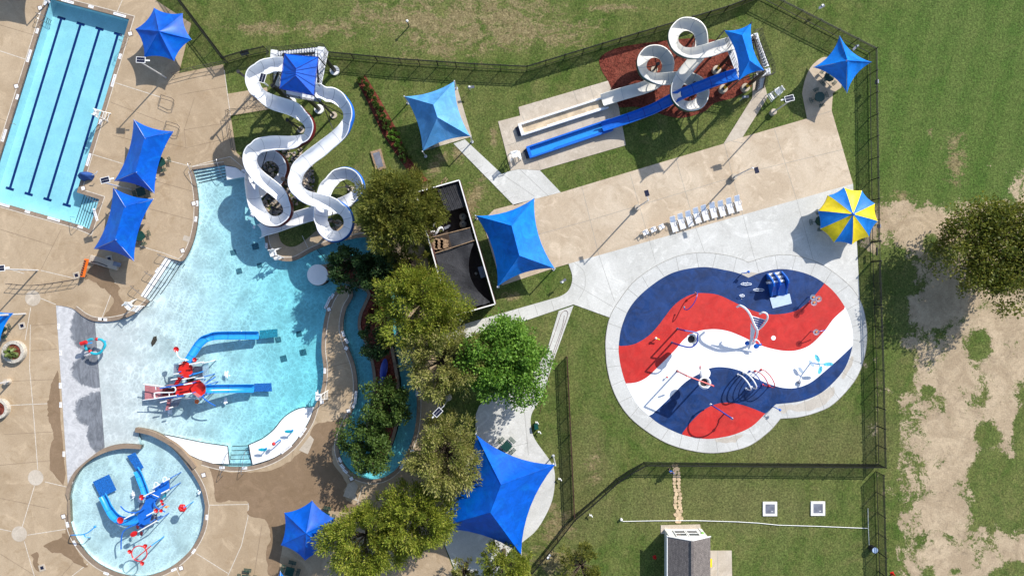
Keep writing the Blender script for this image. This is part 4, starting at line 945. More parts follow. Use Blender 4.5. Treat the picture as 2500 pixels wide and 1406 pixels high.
def square_table():
    t = thing('picnic_table', '', 'picnic table', (0, 0, 0), 'dark green picnic tables'); k = dict(local=True)
    m = MB(); m.box((0, 0, .73), (1.0, 1.0, .03)); [m.box((0, -.45+.1*i, .75), (.98, .05, .02)) for i in range(10)]; part('tabletop', m, M_TABLE, t, **k)
    m = MB(); m.tube([(0, 0, 0), (0, 0, .72)], .06, 8); part('pedestal', m, M_TABLE, t, **k)
    for i in range(4):
        a = i*pi/2; R = Matrix.Rotation(a, 3, 'Z'); m = MB(); m.tube([tuple(R @ Vector(q)) for q in ((0, 0, .25), (.85, 0, .25), (.9, 0, .43))], .03, 6)
        for j in range(6): m.box(R @ Vector((.78+.06*j, 0, .45)), (.035, .85, .025), a)
        m.tube([tuple(R @ Vector(q)) for q in ((.74, -.44, .45), (1.12, -.44, .45), (1.12, .44, .45), (.74, .44, .45))], .02, 5, closed=True); part('bench', m, M_TABLE, t, **k)
    return t
rt = round_table(); rt.location = W(1995, 241, Z1); rt.rotation_euler = (0, 0, .35); rt['label'] = 'dark green round picnic table in the shadow of the four-pointed shade'
dup(rt, W(1996, 541, Z1), .1, 'dark green round table half hidden under the left rim of the striped umbrella')
dup(rt, W(2018, 192, Z1), .8, 'dark green table on the round pad mostly hidden under the four-pointed shade')
dup(rt, W(398, 398, Z1), .3, 'dark green table half hidden under the right edge of the upper hip shade')
dup(rt, W(349, 577, Z1), .35, 'dark green table half hidden under the right edge of the lower hip shade')
dup(rt, W(10, 803, Z1), .35, 'dark green table at the left edge under the small blue shade')
sq = square_table(); sq.location = W(1237, 1086, Z1); sq.rotation_euler = (0, 0, .8); sq['label'] = 'dark green square table on the round plaza above the huge sail'
dup(sq, W(712, 1388, Z1), -.25, 'dark green square table at the bottom edge below the hexagonal shade')
dup(sq, W(797, 1256, Z1), -.25, 'dark green square table peeking out above the lower hexagonal shade')
dup(sq, W(606, 1407, Z1), -.1, 'dark green table cut by the bottom edge on the dry deck')
dup(sq, W(352, 470, Z1), .3, 'dark green table in the gap between the two hip shades')
dup(rt, W(1050, 345, Z1), .3, 'dark table under the lower edge of the light blue shade', scale=.95)

# skimmer lids
for i, ((x, y), lb) in enumerate((((98, 20), 'west edge of the lap pool near the top ladder'), ((318, 83), 'east edge of the lap pool near its top corner'), ((40, 211), 'west edge of the lap pool, halfway down'), ((203, 460), 'deck corner above the lap pool steps'), ((473, 497), 'leisure pool edge below the upper steps'), ((446, 612), 'deck corner above the curved pool steps'),
                 ((803, 755), 'deck peninsula facing the leisure pool'), ((845, 850), 'deck peninsula facing the lazy river'), ((851, 1003), 'south bank of the lazy river bend'), ((858, 1168), 'deck below the lazy river bend beside the grey patch'), ((786, 981), 'deck just below the right-hand lifeguard chair'), ((497, 1159), 'deck right of the wading pool wall'), ((155, 1260), 'west edge of the wading pool'),
                 ((442, 1386), 'lower right edge of the wading pool'), ((1006, 1101), 'right bank of the lazy river by the tan tree'))):
    c = W(x, y, Z1+.012); t = thing('skimmer_lid', 'small white square skimmer lid, '+lb, 'skimmer lid', c, 'white skimmer lids'); rz = random.choice((.28, .3, .25)) if x < 500 else random.uniform(-.6, .6)
    m = MB(); m.box((c.x, c.y, c.z+.006), (.62, .62, .012), rz); part('surround', m, M_COPE, t); m = MB(); m.box((c.x, c.y, c.z+.02), (.4, .4, .016), rz); part('lid', m, M_PLASTIC, t)
for (x, y), lb in (((54, 795), 'dark square floor drain box in the deck above the planter'), ((103, 1385), 'dark square drain box at the bottom left of the deck'), ((267, 632), 'dark square drain box in the shadow below the lower hip shade'), ((187, 672), 'dark square drain box beside the orange rescue board')):
    c = W(x, y, Z1); t = thing('drain_box', lb, 'drain box', c, 'square drain boxes'); m = MB(); m.box((c.x, c.y, c.z+.02), (.75, .75, .04), .28); part('frame', m, M_SLAB, t); m = MB(); m.box((c.x, c.y, c.z+.045), (.38, .38, .012), .28); part('grate', m, M_PANEL, t)
# depth and no-diving markings: white tiles with dark lettering
def text_mesh(txt, size):
    cu = bpy.data.curves.new('lettering', 'FONT'); cu.body = txt; cu.size = size; cu.align_x = 'CENTER'; cu.align_y = 'CENTER'; cu.resolution_u = 1
    ob = bpy.data.objects.new('lettering', cu); me = bpy.data.meshes.new_from_object(ob); bpy.data.objects.remove(ob)
    v = [tuple(q.co) for q in me.vertices]; f = [tuple(p.vertices) for p in me.polygons]; return v, f
TX = {k: text_mesh(k, s) for k, s in (('NO DIVING', .24), ('4 FT', .24), ('3 FT', .24), ('2 FT', .24), ('1 FT', .24))}
tm = MB()
def mark(px, py, deg, txt, z=Z1+.014):
    c = W(px, py, z); L = 1.5 if 'N' in txt else .62; R = Matrix.Rotation(radians(deg), 3, 'Z'); tm.box((c.x, c.y, z), (L, .3, .008), radians(deg), 0)
    v, f = TX[txt]; tm.add([c+R @ Vector((q[0], q[1], .0065)) for q in v], f, 1)
for a in ((71, 137, 73, 'NO DIVING'), (10, 331, 73, 'NO DIVING'), (91, 76, 73, '4 FT'), (111, 7, 73, '4 FT'), (42, 237, 73, '4 FT'), (165, 4, -16, 'NO DIVING'), (222, 17, -16, '4 FT'), (292, 37, -16, 'NO DIVING'), (293, 138, -106, '4 FT'), (277, 197, -106, 'NO DIVING'), (245, 298, -106, '4 FT'), (216, 390, -106, 'NO DIVING'),
          (8, 500, -16, 'NO DIVING'), (67, 517, -16, '4 FT'), (131, 535, -16, 'NO DIVING'), (196, 554, -16, '3 FT'), (233, 524, 107, 'NO DIVING'), (481, 497, 90, '3 FT'), (478, 535, 83, '3 FT'), (384, 660, 52, '2 FT'), (246, 779, -6, '1 FT'), (255, 780, -6, '1 FT'), (596, 417, -12, '3 FT'), (650, 600, 90, '3 FT'),
          (800, 739, 65, 'NO DIVING'), (811, 723, 60, '3 FT'), (793, 905, 88, '3 FT'), (838, 815, -72, '3 FT'), (846, 832, -60, '3 FT'), (868, 970, 85, 'NO DIVING'), (863, 990, 72, '3 FT'), (830, 1122, -62, '3 FT'), (836, 1138, -50, '3 FT'), (843, 1150, -40, '3 FT'), (988, 1125, 60, '3 FT'), (981, 1138, 55, '3 FT'), (1018, 960, 90, '3 FT'),
          (743, 1049, 55, '1 FT'), (735, 1061, 50, '1 FT'), (699, 1096, 38, 'NO DIVING'), (542, 1141, 3, '2 FT'), (597, 1142, 3, '2 FT'), (505, 1262, 90, '2 FT'), (473, 1345, 55, '2 FT'), (424, 1390, 25, '2 FT'), (165, 1280, -80, '2 FT'), (182, 1325, -60, '2 FT'), (259, 1399, -18, '2 FT'), (173, 1180, 60, '1 FT'),
          (147, 941, 90, '1 FT'), (148, 988, 90, '1 FT'), (156, 1108, 90, '1 FT'), (148, 862, 90, '1 FT'), (143, 797, 90, '1 FT')): mark(*a)
tag(link('depth_marking', tm, [M_PLASTIC, M_DARK]), 'white depth and no diving tiles', 'marking', kind='structure')
# ================================================================ WATER SLIDES
def flume(path, r, label=None, shell=None, inner=None, depth=.95, n=7, bank=.9, parent=None, seg=10, name='flume', lip=True, minr=1.2):
    """open half-round trough along (px, py, height, [width scale]); banks into its bends"""
    P = sm([tuple(W(a[0], a[1], a[2])) for a in path], n); L = len(P); V = [Vector(p) for p in P]
    T = [(V[min(i+1, L-1)]-V[max(i-1, 0)]).normalized() for i in range(L)]
    cur = []
    for i in range(L):
        a, b = T[max(i-2, 0)], T[min(i+2, L-1)]; ds = max(.2, (V[min(i+2, L-1)]-V[max(i-2, 0)]).length); cr = a.x*b.y-a.y*b.x; cur.append(cr/ds)
    c2 = [sum(cur[max(0, i-3):i+4])/len(cur[max(0, i-3):i+4]) for i in range(L)]
    inn = MB(); out = MB(); vi = []; vo = []
    for i in range(L):
        t = T[i]; side = Vector((t.y, -t.x, 0)).normalized(); up = side.cross(t).normalized()
        if up.z < 0: up = -up
        # side points right of travel; turning left (cur>0) lifts the right wall
        roll = max(-.75, min(.75, c2[i]*bank*1.9)); ca, sa = cos(roll), sin(roll); s2 = side*ca+up*sa; u2 = up*ca-side*sa
        for k in range(seg+1):
            a = -pi/2*1.02+pi*1.02*k/seg; x = sin(a)*r; z = (1-cos(a))*r*depth
            vi.append(V[i]+s2*x+u2*z)
            vo.append(V[i]+s2*x*1.045+u2*(z-.05))
        for sg in (-1, 1): pass
    m = MB(); w = seg+1; nv = len(vi)
    f = []
    for i in range(L-1):
        for k in range(seg): f.append((i*w+k, (i+1)*w+k, (i+1)*w+k+1, i*w+k+1))
    m.add(vi+vo, [q[::-1] for q in f], 0); m.m = [0]*len(f)
    fo = [(a+nv, b+nv, c+nv, d+nv) for a, b, c, d in f]
    m.f += fo; m.m += [1]*len(fo)
    # rolled rims, the flange the photo shows
    for side_k in (0, seg):
        e = [vi[i*w+side_k] for i in range(L)]; eo = [vo[i*w+side_k] for i in range(L)]; b = len(m.v)
        m.v += [tuple(q) for q in e]+[tuple(o+(o-ii)*.9+Vector((0, 0, .03))) for ii, o in zip(e, eo)]+[tuple(o+Vector((0, 0, 0))) for o in eo]
        for i in range(L-1):
            q = (b+i, b+i+1, b+L+i+1, b+L+i); q2 = (b+L+i, b+L+i+1, b+2*L+i+1, b+2*L+i)
            m.f += [q if side_k else q[::-1], q2 if side_k else q2[::-1]]; m.m += [0, 1]
    # section joints: narrow flange strips laid across the trough
    st_ = 9
    for i in range(st_, L-st_, st_):
        b = len(m.v); t = T[i]; ctr_ = (vi[i*w]+vi[i*w+seg])/2
        for k in range(seg+1):
            p = vi[i*w+k]; q = p+(ctr_-p).normalized()*.012; m.v += [tuple(q-t*.03), tuple(q+t*.03)]
        for k in range(seg): m.f.append((b+2*k, b+2*k+1, b+2*k+3, b+2*k+2)[::-1]); m.m.append(2)
    return m
def support(t, base, top, h, arms=(), r=.13, foot=True, mat=None):
    b = W(*base, 0); m = MB(); m.tube([(b.x, b.y, 0), (b.x, b.y, h)], r, 10); m.lathe((b.x, b.y, h), [(r*1.6, -.05), (r*1.6, .05), (0, .06)], 12)
    for q in arms:
        e = W(*q); m.tube([(b.x, b.y, max(.5, min(h-.2, e.z-.7))), tuple(e+Vector((0, 0, -.3)))], .05, 6)
    s = part('support_column', m, mat or M_DARK, t, True)
    if foot: m = MB(); m.lathe((b.x, b.y, 0), [(.4, 0), (.4, .18), (0, .18)], 18); part('footing', m, M_SLAB, s, True)
    return s
M_FLANGE = simple('flange_seam', (.50, .52, .54), .5, .4, var=.2)
R_ = .75
A = [(697, 163, 6.6), (676, 163, 6.5), (657, 163, 6.45), (633, 167, 6.4), (616, 180, 6.3), (611, 201, 6.2), (618, 223, 6.1), (638, 244, 6.0), (674, 256, 5.8), (716, 267, 5.6), (747, 279, 5.4), (764, 298, 5.2), (768, 320, 5.0), (757, 344, 4.8), (732, 354, 4.6), (700, 354, 4.4), (664, 350, 4.2),
     (636, 353, 4.1), (614, 364, 4.0), (605, 385, 3.9), (608, 408, 3.8), (624, 430, 3.6), (660, 452, 3.4), (690, 472, 3.2), (709, 493, 3.0), (714, 517, 2.9), (706, 536, 2.75), (685, 549, 2.6), (660, 549, 2.5), (640, 536, 2.4), (629, 515, 2.3), (624, 480, 2.1), (619, 445, 1.9), (617, 415, 1.75), (626, 388, 1.6),
     (646, 373, 1.5), (672, 373, 1.4), (695, 390, 1.25), (704, 415, 1.1), (694, 442, .95), (670, 462, .75), (645, 466, .55), (622, 470, .35)]
B = [(770, 226, 6.6), (785, 226, 6.5), (802, 227, 6.4), (827, 235, 6.3), (850, 251, 6.2), (861, 273, 6.05), (860, 298, 5.9), (845, 322, 5.7), (818, 346, 5.5), (790, 365, 5.3), (760, 388, 5.1), (733, 410, 4.95), (717, 430, 4.85), (714, 452, 4.75), (724, 473, 4.65), (748, 488, 4.5), (780, 494, 4.35), (815, 496, 4.2), (842, 505, 4.1),
     (858, 524, 4.0), (862, 548, 3.9), (852, 572, 3.75), (830, 586, 3.6), (805, 583, 3.45), (787, 566, 3.3), (781, 545, 3.2), (784, 520, 3.05), (792, 490, 2.9), (798, 460, 2.75), (806, 438, 2.65), (824, 422, 2.55), (847, 416, 2.45), (870, 424, 2.3), (885, 444, 2.2), (887, 466, 2.05), (872, 486, 1.9), (848, 498, 1.75), (820, 508, 1.6),
     (790, 517, 1.45), (760, 525, 1.3), (725, 535, 1.1), (690, 548, .85), (660, 560, .6), (638, 566, .4)]
ta = thing('water_slide', 'winding white water slide with a maroon underside and two loops above the pool', 'water slide', W(660, 400, 0), 'white water slides')
part('flume', flume(A, R_), [M_WHITE, M_DRED, M_FLANGE], ta, True)
tb = thing('water_slide', 'winding white water slide with a blue underside and crossing loops beside the big tree', 'water slide', W(800, 450, 0), 'white water slides')
part('flume', flume(B, R_), [M_WHITE, M_BLUE, M_FLANGE], tb, True)
support(ta, (661, 425), None, 3.2, [(640, 370, 1.6), (700, 400, 1.2), (617, 420, 3.6), (655, 350, 4.2)]); support(ta, (680, 512), None, 2.2, [(635, 500, 2.2), (706, 520, 2.9), (660, 545, 2.5)]); support(ta, (735, 318), None, 4.9, [(766, 315, 5.0), (740, 350, 4.6)])
support(ta, (632, 215), None, 6.0, [(612, 205, 6.2)], foot=False)
support(tb, (722, 452), None, 4.4, [(717, 440, 4.7)], r=.17); support(tb, (858, 462), None, 2.1, [(885, 450, 2.2), (826, 425, 2.5), (868, 486, 1.9), (800, 460, 2.7)]); support(tb, (826, 545), None, 3.6, [(783, 545, 3.2), (858, 550, 3.9), (828, 583, 3.6), (815, 500, 4.2)], r=.17)
support(tb, (815, 282), None, 5.6, [(858, 290, 5.9), (848, 255, 6.2), (822, 340, 5.5)])
# right-hand slides
Cc = [(1790, 109, 6.6), (1765, 116, 6.5), (1735, 124, 6.35), (1708, 134, 6.2), (1684, 139, 6.05), (1660, 135, 5.9), (1641, 119, 5.75), (1634, 97, 5.6), (1641, 75, 5.45), (1660, 61, 5.3), (1684, 58, 5.15), (1706, 70, 5.0), (1717, 92, 4.85), (1714, 115, 4.7), (1703, 138, 4.55), (1690, 160, 4.4), (1672, 178, 4.25), (1652, 196, 4.1),
      (1641, 218, 3.95), (1643, 243, 3.8), (1657, 262, 3.65), (1679, 269, 3.5), (1701, 263, 3.35), (1718, 246, 3.2), (1720, 222, 3.1), (1707, 203, 2.95), (1687, 193, 2.85), (1665, 192, 2.75), (1640, 196, 2.6), (1614, 199, 2.5), (1588, 198, 2.4), (1568, 187, 2.3), (1558, 168, 2.2), (1562, 145, 2.1), (1578, 128, 2.0), (1600, 122, 1.9), (1622, 131, 1.8),
      (1634, 152, 1.65), (1633, 176, 1.5), (1620, 197, 1.35), (1598, 209, 1.2), (1570, 218, 1.05), (1535, 228, .9), (1500, 238, .75), (1470, 248, .6)]
tc = thing('spiral_slide', 'cream spiral water slide with dark green underside and three round loops', 'water slide', W(1660, 190, 0))
part('flume', flume(Cc, .68, bank=.6), [M_CREAM, M_GREEN, M_FLANGE], tc, True)
def trough(t, a0, a1, w, z0, z1, mi_in, mi_out, mat, label=None, wet=None, wh=.55):
    A_ = W(*a0, .3); B_ = W(*a1, .3); A_.z = B_.z = 0; d = (B_-A_); L = d.length; d.normalize(); s = Vector((-d.y, d.x, 0)); rz = atan2(d.y, d.x); c = (A_+B_)/2
    m = MB(); m.box((c.x, c.y, .16), (L, w, .08), rz); pt_ = part('run_out', m, wet or mat, t)
    m = MB()
    for sg in (-1, 1):
        q = c+s*sg*(w/2); m.box((q.x, q.y, .08+wh/2), (L, .12, wh), rz); m.box((q.x, q.y, .10+wh), (L, .2, .04), rz)
        q2 = c+s*sg*(w/2-.16)+d*(L*.14); 
        if sg < 0: m.box((q2.x, q2.y, .3), (L*.68, .2, .2), rz)
    q = A_+d*.1; m.box((q.x, q.y, .12+wh/2), (.35, w+.14, wh+.08), rz); part('trough_wall', m, mat, t, bev=.02)
    q = A_-d*.22; m = MB(); m.box((q.x, q.y, .1), (.4, w*.85, .2), rz); part('drain_sump', m, M_PANEL, t)
M_SANDW = simple('sun_tanned_trough', (.56, .45, .31), .35, .5, var=.25, sc=1.2)
trough(tc, (1270, 319), (1481, 251), 1.25, 0, 0, 0, 0, M_WHITE, wet=M_SANDW)
for b_, h_, arms in (((1680, 108), 4.3, [(1641, 95, 5.6), (1717, 95, 4.85), (1684, 139, 6.0), (1684, 58, 5.1)]), ((1597, 171), 2.2, [(1560, 165, 2.2), (1600, 122, 1.9), (1600, 199, 2.4)]), ((1676, 226), 3.6, [(1643, 230, 3.9), (1718, 235, 3.1), (1681, 268, 3.5)]), ((1735, 140), 5.8, [(1730, 126, 6.3)])): support(tc, b_, None, h_, arms, foot=b_ == (1597, 171))
Dd = [(1800, 183, 6.5), (1780, 189, 6.4), (1755, 197, 6.1), (1722, 209, 5.3), (1688, 222, 4.5), (1655, 236, 3.7), (1625, 252, 2.95), (1595, 268, 2.2), (1565, 280, 1.6), (1535, 291, 1.1), (1505, 301, .75), (1470, 312, .6)]
td = thing('speed_slide', 'straight blue water slide from the second tower to a long blue trough', 'water slide', W(1560, 290, 0))
part('flume', flume(Dd, .56, bank=.2), [M_BLUE, M_BLUE, M_DBLUE], td, True)
trough(td, (1290, 374), (1492, 306), 1.25, 0, 0, 0, 0, M_BLUE, wet=M_SKYB, wh=.6)
support(td, (1735, 208), None, 5.2, [(1722, 209, 5.2)]); support(td, (1655, 236), None, 3.3, [(1650, 238, 3.5)])

# ================================================================ SLIDE TOWERS
def guard(t, pts, h=1.1, r=.025, mat=None, gap=.9, nrail=3, closed=False):
    """railing through 3-d points"""
    m = MB(); V = [Vector(p) for p in pts]
    for zz in [h*(i+1)/nrail for i in range(nrail)]: m.tube([tuple(p+Vector((0, 0, zz))) for p in V], r, 5)
    for a, b in zip(V, V[1:]):
        k = max(1, round((b-a).length/gap))
        for i in range(k+1): p = a.lerp(b, i/k); m.tube([tuple(p), tuple(p+Vector((0, 0, h)))], r, 5)
    return part('guard_rail', m, mat or M_BLACK, t)
def slabq(px, h, th=.12): 
    m = MB(); q = PW(px, h); m.prism(q, h-th, h); return m
def flight(t, a0, a1, b0, b1, h0, h1, n, mat):
    m = MB()
    for k in range(n):
        t0, t1 = k/n, (k+1)/n; h = h0+(h1-h0)*(k+1)/n
        q = [(a0[0]+(b0[0]-a0[0])*t0, a0[1]+(b0[1]-a0[1])*t0), (a1[0]+(b1[0]-a1[0])*t0, a1[1]+(b1[1]-a1[1])*t0), (a1[0]+(b1[0]-a1[0])*t1, a1[1]+(b1[1]-a1[1])*t1), (a0[0]+(b0[0]-a0[0])*t1, a0[1]+(b0[1]-a0[1])*t1)]
        m.prism(PW(q, h), h-.06, h)
    s = part('stair', m, mat, t); st_ = MB()
    for p, q in ((a0, b0), (a1, b1)): st_.bar(W(*p, h0-.1), W(*q, h1-.1), .06, .28)
    part('stringer', st_, M_BLACK, s); return s
M_DECKW = simple('pale_fiberglass_deck', (.66, .67, .68), .6, .3, var=.12, sc=2)
t1 = thing('slide_tower', 'tall black steel tower with white stairs at the start of the two white slides', 'slide tower', W(730, 200, 0), 'slide towers')
part('platform', slabq([(690, 150), (775, 140), (783, 250), (700, 236)], 6.5), M_DECKW, t1)
part('walkway', slabq([(776, 114), (795, 116), (801, 126), (783, 214), (775, 214), (773, 150)], 6.5), M_DECKW, t1)
part('landing', slabq([(661, 121), (682, 124), (676, 149), (659, 149)], 3.6), M_DECKW, t1)
flight(t1, (680, 126), (680, 146), (776, 116), (776, 140), 3.6, 6.5, 15, M_DECKW)
flight(t1, (684, 181), (668, 181), (684, 148), (668, 148), 1.9, 3.5, 8, M_DECKW)
flight(t1, (684, 214), (668, 214), (684, 183), (668, 183), 0.1, 1.8, 9, M_DECKW)
guard(t1, [W(663, 121, 3.6), W(682, 124, 3.7), W(776, 114, 6.5), W(795, 116, 6.5), W(801, 126, 6.5), W(783, 214, 6.5)], gap=.7)
guard(t1, [W(680, 147, 3.7), W(770, 139, 6.4)], gap=.9); guard(t1, [W(700, 236, 6.5), W(735, 243, 6.5), W(783, 252, 6.5)], gap=.8); guard(t1, [W(773, 150, 6.5), W(770, 212, 6.5)], gap=.7); guard(t1, [W(688, 182, 6.5), W(699, 236, 6.5)], gap=.7)
guard(t1, [W(659, 149, 3.6), W(659, 122, 3.6)]); guard(t1, [W(668, 214, .1), W(668, 150, 3.5)], gap=.9)
for b_ in ((818, 174), (712, 249), (780, 268), (738, 180)):
    b = W(*b_, 0); m = MB(); m.tube([(b.x, b.y, 0), (b.x, b.y, 6.4)], .24, 14); c_ = part('tower_column', m, M_BLACK, t1, True)
    m = MB(); m.lathe((b.x, b.y, 0), [(.55, 0), (.55, .28), (.3, .3), (0, .3)], 20); part('footing', m, M_WPAINT, c_, True)
m = MB()
for a, b in (((818, 174), (738, 180)), ((712, 249), (780, 268)), ((712, 249), (738, 180)), ((780, 268), (818, 174))):
    A_, B_ = W(*a, 0), W(*b, 0); m.bar((A_.x, A_.y, 6.25), (B_.x, B_.y, 6.25), .16, .25); m.bar((A_.x, A_.y, 3.2), (B_.x, B_.y, 6.1), .07)
part('beam', m, M_BLACK, t1)
mm, C_, R2 = canopy_mesh([(695, 132), (777, 140), (766, 234), (683, 217)], [(723, 168), (722, 186)], [0, 0, 1, 1], 9.2, 10.3, .015, zs=.05)
tr_ = thing('tower_canopy', 'taut blue canopy roof over the white slide tower', 'canopy', W(728, 200, 6.5), 'slide tower canopies')
part('canopy', mm, M_FAB, tr_, True)
m = MB()
for i in range(4): m.tube([tuple(C_[i]), tuple(R2[(0, 0, 1, 1)[i]])], .04, 6); m.tube([tuple(C_[i]), tuple(C_[(i+1) % 4])], .04, 6)
for i in range(5):
    for a, b, ra, rb in ((0, 3, 0, 1), (1, 2, 0, 1)): 
        u = i/4; m.tube([tuple(C_[a].lerp(C_[b], u)+Vector((0, 0, .03))), tuple(R2[ra].lerp(R2[rb], u)+Vector((0, 0, .03)))], .02, 5)
part('roof_frame', m, M_DBLUE, tr_)
for q in C_: m = MB(); m.tube([(q.x*.995, q.y*.995, 6.5), tuple(q)], .06, 8); part('post', m, M_BLACK, tr_)
t2 = thing('slide_tower', 'black steel tower with white decks beside the cream spiral slide and blue speed slide', 'slide tower', W(1800, 160, 0), 'slide towers')
part('platform', slabq([(1768, 100), (1790, 94), (1806, 88), (1850, 170), (1803, 196)], 6.5), M_DECKW, t2)
part('landing', slabq([(1836, 84), (1850, 80), (1856, 104), (1842, 108)], 5.0), M_DECKW, t2); part('landing', slabq([(1845, 176), (1880, 165), (1882, 182), (1850, 193)], 3.4), M_DECKW, t2)
flight(t2, (1864, 165), (1878, 162), (1843, 106), (1856, 103), 3.4, 5.0, 9, M_DECKW)
flight(t2, (1838, 106), (1846, 104), (1830, 88), (1838, 84), 5.0, 6.5, 6, M_DECKW)
flight(t2, (1862, 214), (1846, 220), (1868, 186), (1850, 193), .1, 3.3, 12, M_DECKW)
flight(t2, (1826, 196), (1842, 190), (1842, 186), (1852, 180), 2.0, 3.3, 5, M_DECKW)
guard(t2, [W(1768, 100, 6.5), W(1803, 196, 6.5)], gap=.8, nrail=3); guard(t2, [W(1806, 196, 6.5), W(1850, 171, 6.5), W(1838, 105, 6.5)], gap=.7)
guard(t2, [W(1836, 82, 5), W(1852, 78, 5), W(1858, 104, 5), W(1882, 163, 3.4), W(1885, 184, 3.4), W(1850, 195, 3.4)], gap=.6, nrail=4); guard(t2, [W(1842, 106, 5), W(1863, 166, 3.4)], gap=.7); guard(t2, [W(1868, 184, 3.4), W(1864, 216, .2)], gap=.7); guard(t2, [W(1848, 194, 3.4), W(1845, 221, .2)], gap=.7)
for b_ in ((1747, 174), (1763, 220), (1817, 217), (1795, 140)):
    b = W(*b_, 0); m = MB(); m.tube([(b.x, b.y, 0), (b.x, b.y, 6.4)], .2, 14); c_ = part('tower_column', m, M_BLACK, t2, True)
    m = MB(); m.lathe((b.x, b.y, 0), [(.48, 0), (.48, .6), (.3, .62), (0, .62)], 20); part('footing', m, M_SLAB, c_, True)
    m = MB(); m.lathe((b.x, b.y, 0), [(.215, 1.2), (.215, 1.9)], 14); part('yellow_band', m, M_YEL, c_)
m = MB(); 
for a, b in (((1747, 174), (1795, 140)), ((1763, 220), (1817, 217)), ((1747, 174), (1763, 220)), ((1817, 217), (1795, 140))):
    A_, B_ = W(*a, 0), W(*b, 0); m.bar((A_.x, A_.y, 6.25), (B_.x, B_.y, 6.25), .14, .22); m.bar((A_.x, A_.y, 3.0), (B_.x, B_.y, 6.1), .07)
part('beam', m, M_BLACK, t2)
mm, C_, R2 = canopy_mesh([(1768, 75), (1834, 57), (1866, 173), (1803, 198)], [(1812, 86), (1830, 148)], [0, 0, 1, 1], 9.1, 10.2, .10, zs=.1)
tr_ = thing('tower_canopy', 'bright blue four-cornered sail stretched over the second slide tower', 'canopy', W(1815, 130, 6.5), 'slide tower canopies')
part('canopy', mm, M_FABB, tr_, True)
for q in C_: m = MB(); m.tube([(q.x, q.y, 6.0), tuple(q+Vector((0, 0, .2)))], .07, 8); part('post', m, M_BLACK, tr_)

# ================================================================ EQUIPMENT YARD
M_BRICKD = simple('dark_brick', (.09, .035, .03), .9, .2, var=.5, sc=9)
yd = thing('equipment_yard_wall', 'narrow brick-walled yard with a white cap beside the big tree', 'wall', W(1110, 610, 0))
YO = [W(1015, 470, 2.6), W(1121, 440, 2.6), W(1209, 742, 2.6), W(1099, 773, 2.6)]
for i in range(4):
    a, b = YO[i], YO[(i+1) % 4]; m = MB(); m.bar((a.x, a.y, 1.28), (b.x, b.y, 1.28), .18, 2.52); w_ = part('wall', m, M_BRICKD, yd)
    m = MB(); m.bar((a.x, a.y, 2.59), (b.x, b.y, 2.59), .13, .08); part('cap', m, M_WPAINT, w_)
m = MB(); m.prism([tuple(W(x, y, 0)[:2]) for x, y in ((1017, 474), (1118, 446), (1202, 738), (1099, 766))], -.02, .06)
M_YFLOOR = simple('yard_floor', (.055, .04, .032), .9, .2, var=.4, sc=1.2)
struct('yard_floor', m, M_YFLOOR)
nt_ = MB()
def netquad(px, h, nu=16, nv=10, a=.25, sag=.4, hole=None):
    P = [W(x, y, h) for x, y in px]; v = []; f = []
    for i in range(nu):
        for j in range(nv):
            u, w = i/(nu-1), j/(nv-1); l = P[0].lerp(P[3], w); r = P[1].lerp(P[2], w)
            if hole: r = r.lerp(l, hole*4*w*(1-w))
            p = l.lerp(r, u); p.z += a*noise.noise(p*.6) - sag*16*u*(1-u)*w*(1-w)*.5; v.append(p)
    for i in range(nu-1):
        for j in range(nv-1): f.append((i*nv+j, i*nv+j+1, (i+1)*nv+j+1, (i+1)*nv+j))
    nt_.add(v, f)
netquad([(1062, 620), (1158, 590), (1198, 738), (1102, 764)], 2.25, hole=.32); sn = thing('shade_netting', 'black shade net stretched over the lower half of the equipment yard', 'netting', W(1130, 680, 2)); part('net', nt_, M_NET, sn, True)
m = MB(); m.tube([tuple(W(x, y, 2.5)) for x, y in ((1062, 618), (1158, 587))], .06, 6); m.tube([tuple(W(x, y, 2.5)) for x, y in ((1052, 580), (1148, 556))], .06, 6); part('beam', m, M_WOOD, sn)
nt_ = MB(); netquad([(1095, 572), (1148, 559), (1156, 587), (1103, 603)], 2.4, 12, 6, .35, .25); tag(link('shade_cover', nt_, M_NET, W(1125, 580, 2.4), True), 'wrinkled black tarp across the middle of the equipment yard', 'tarp')
m = MB()
for i in range(12):
    x0, y0 = 1068+i*4.2, 459-i*1.2; m.bar(W(x0, y0, 2.2+.05*(i % 2)), W(x0+24, y0+58, 2.2+.05*(i % 2)), .17, .03)
solo('corrugated_roof', m, M_NET, 'black corrugated roof sheets in the upper corner of the equipment yard', 'roof')
m = MB(); [m.box(W(1059+x, 596+.8*abs(x-12)*.0+y*9, .5), (.95, .4, .05), -.28) for x in (0, 13, 26) for y in (-.9, 0, .9)]
solo('wooden_deck', m, M_WOOD, 'bare wooden decking inside the equipment yard next to the black tarp', 'deck')
for (x, y), lb in (((1131, 531), 'upper of two beige round filter tanks'), ((1131.5, 549), 'lower of two beige round filter tanks')):
    c = W(x, y, 0); t = thing('filter_tank', lb+' in the equipment yard', 'filter tank', c, 'beige filter tanks')
    m = MB(); m.lathe((c.x, c.y, 0), [(.3, 0), (.42, .1), (.44, .5), (.42, .85), (.3, 1.05), (.1, 1.14), (0, 1.15)], 24); part('tank', m, M_BEIGE, t, True); m = MB(); m.lathe((c.x, c.y, 1.12), [(.1, 0), (.1, .12), (0, .13)], 12); m.box((c.x, c.y, 1.25), (.32, .05, .05), .5); part('valve', m, M_DARK, t)
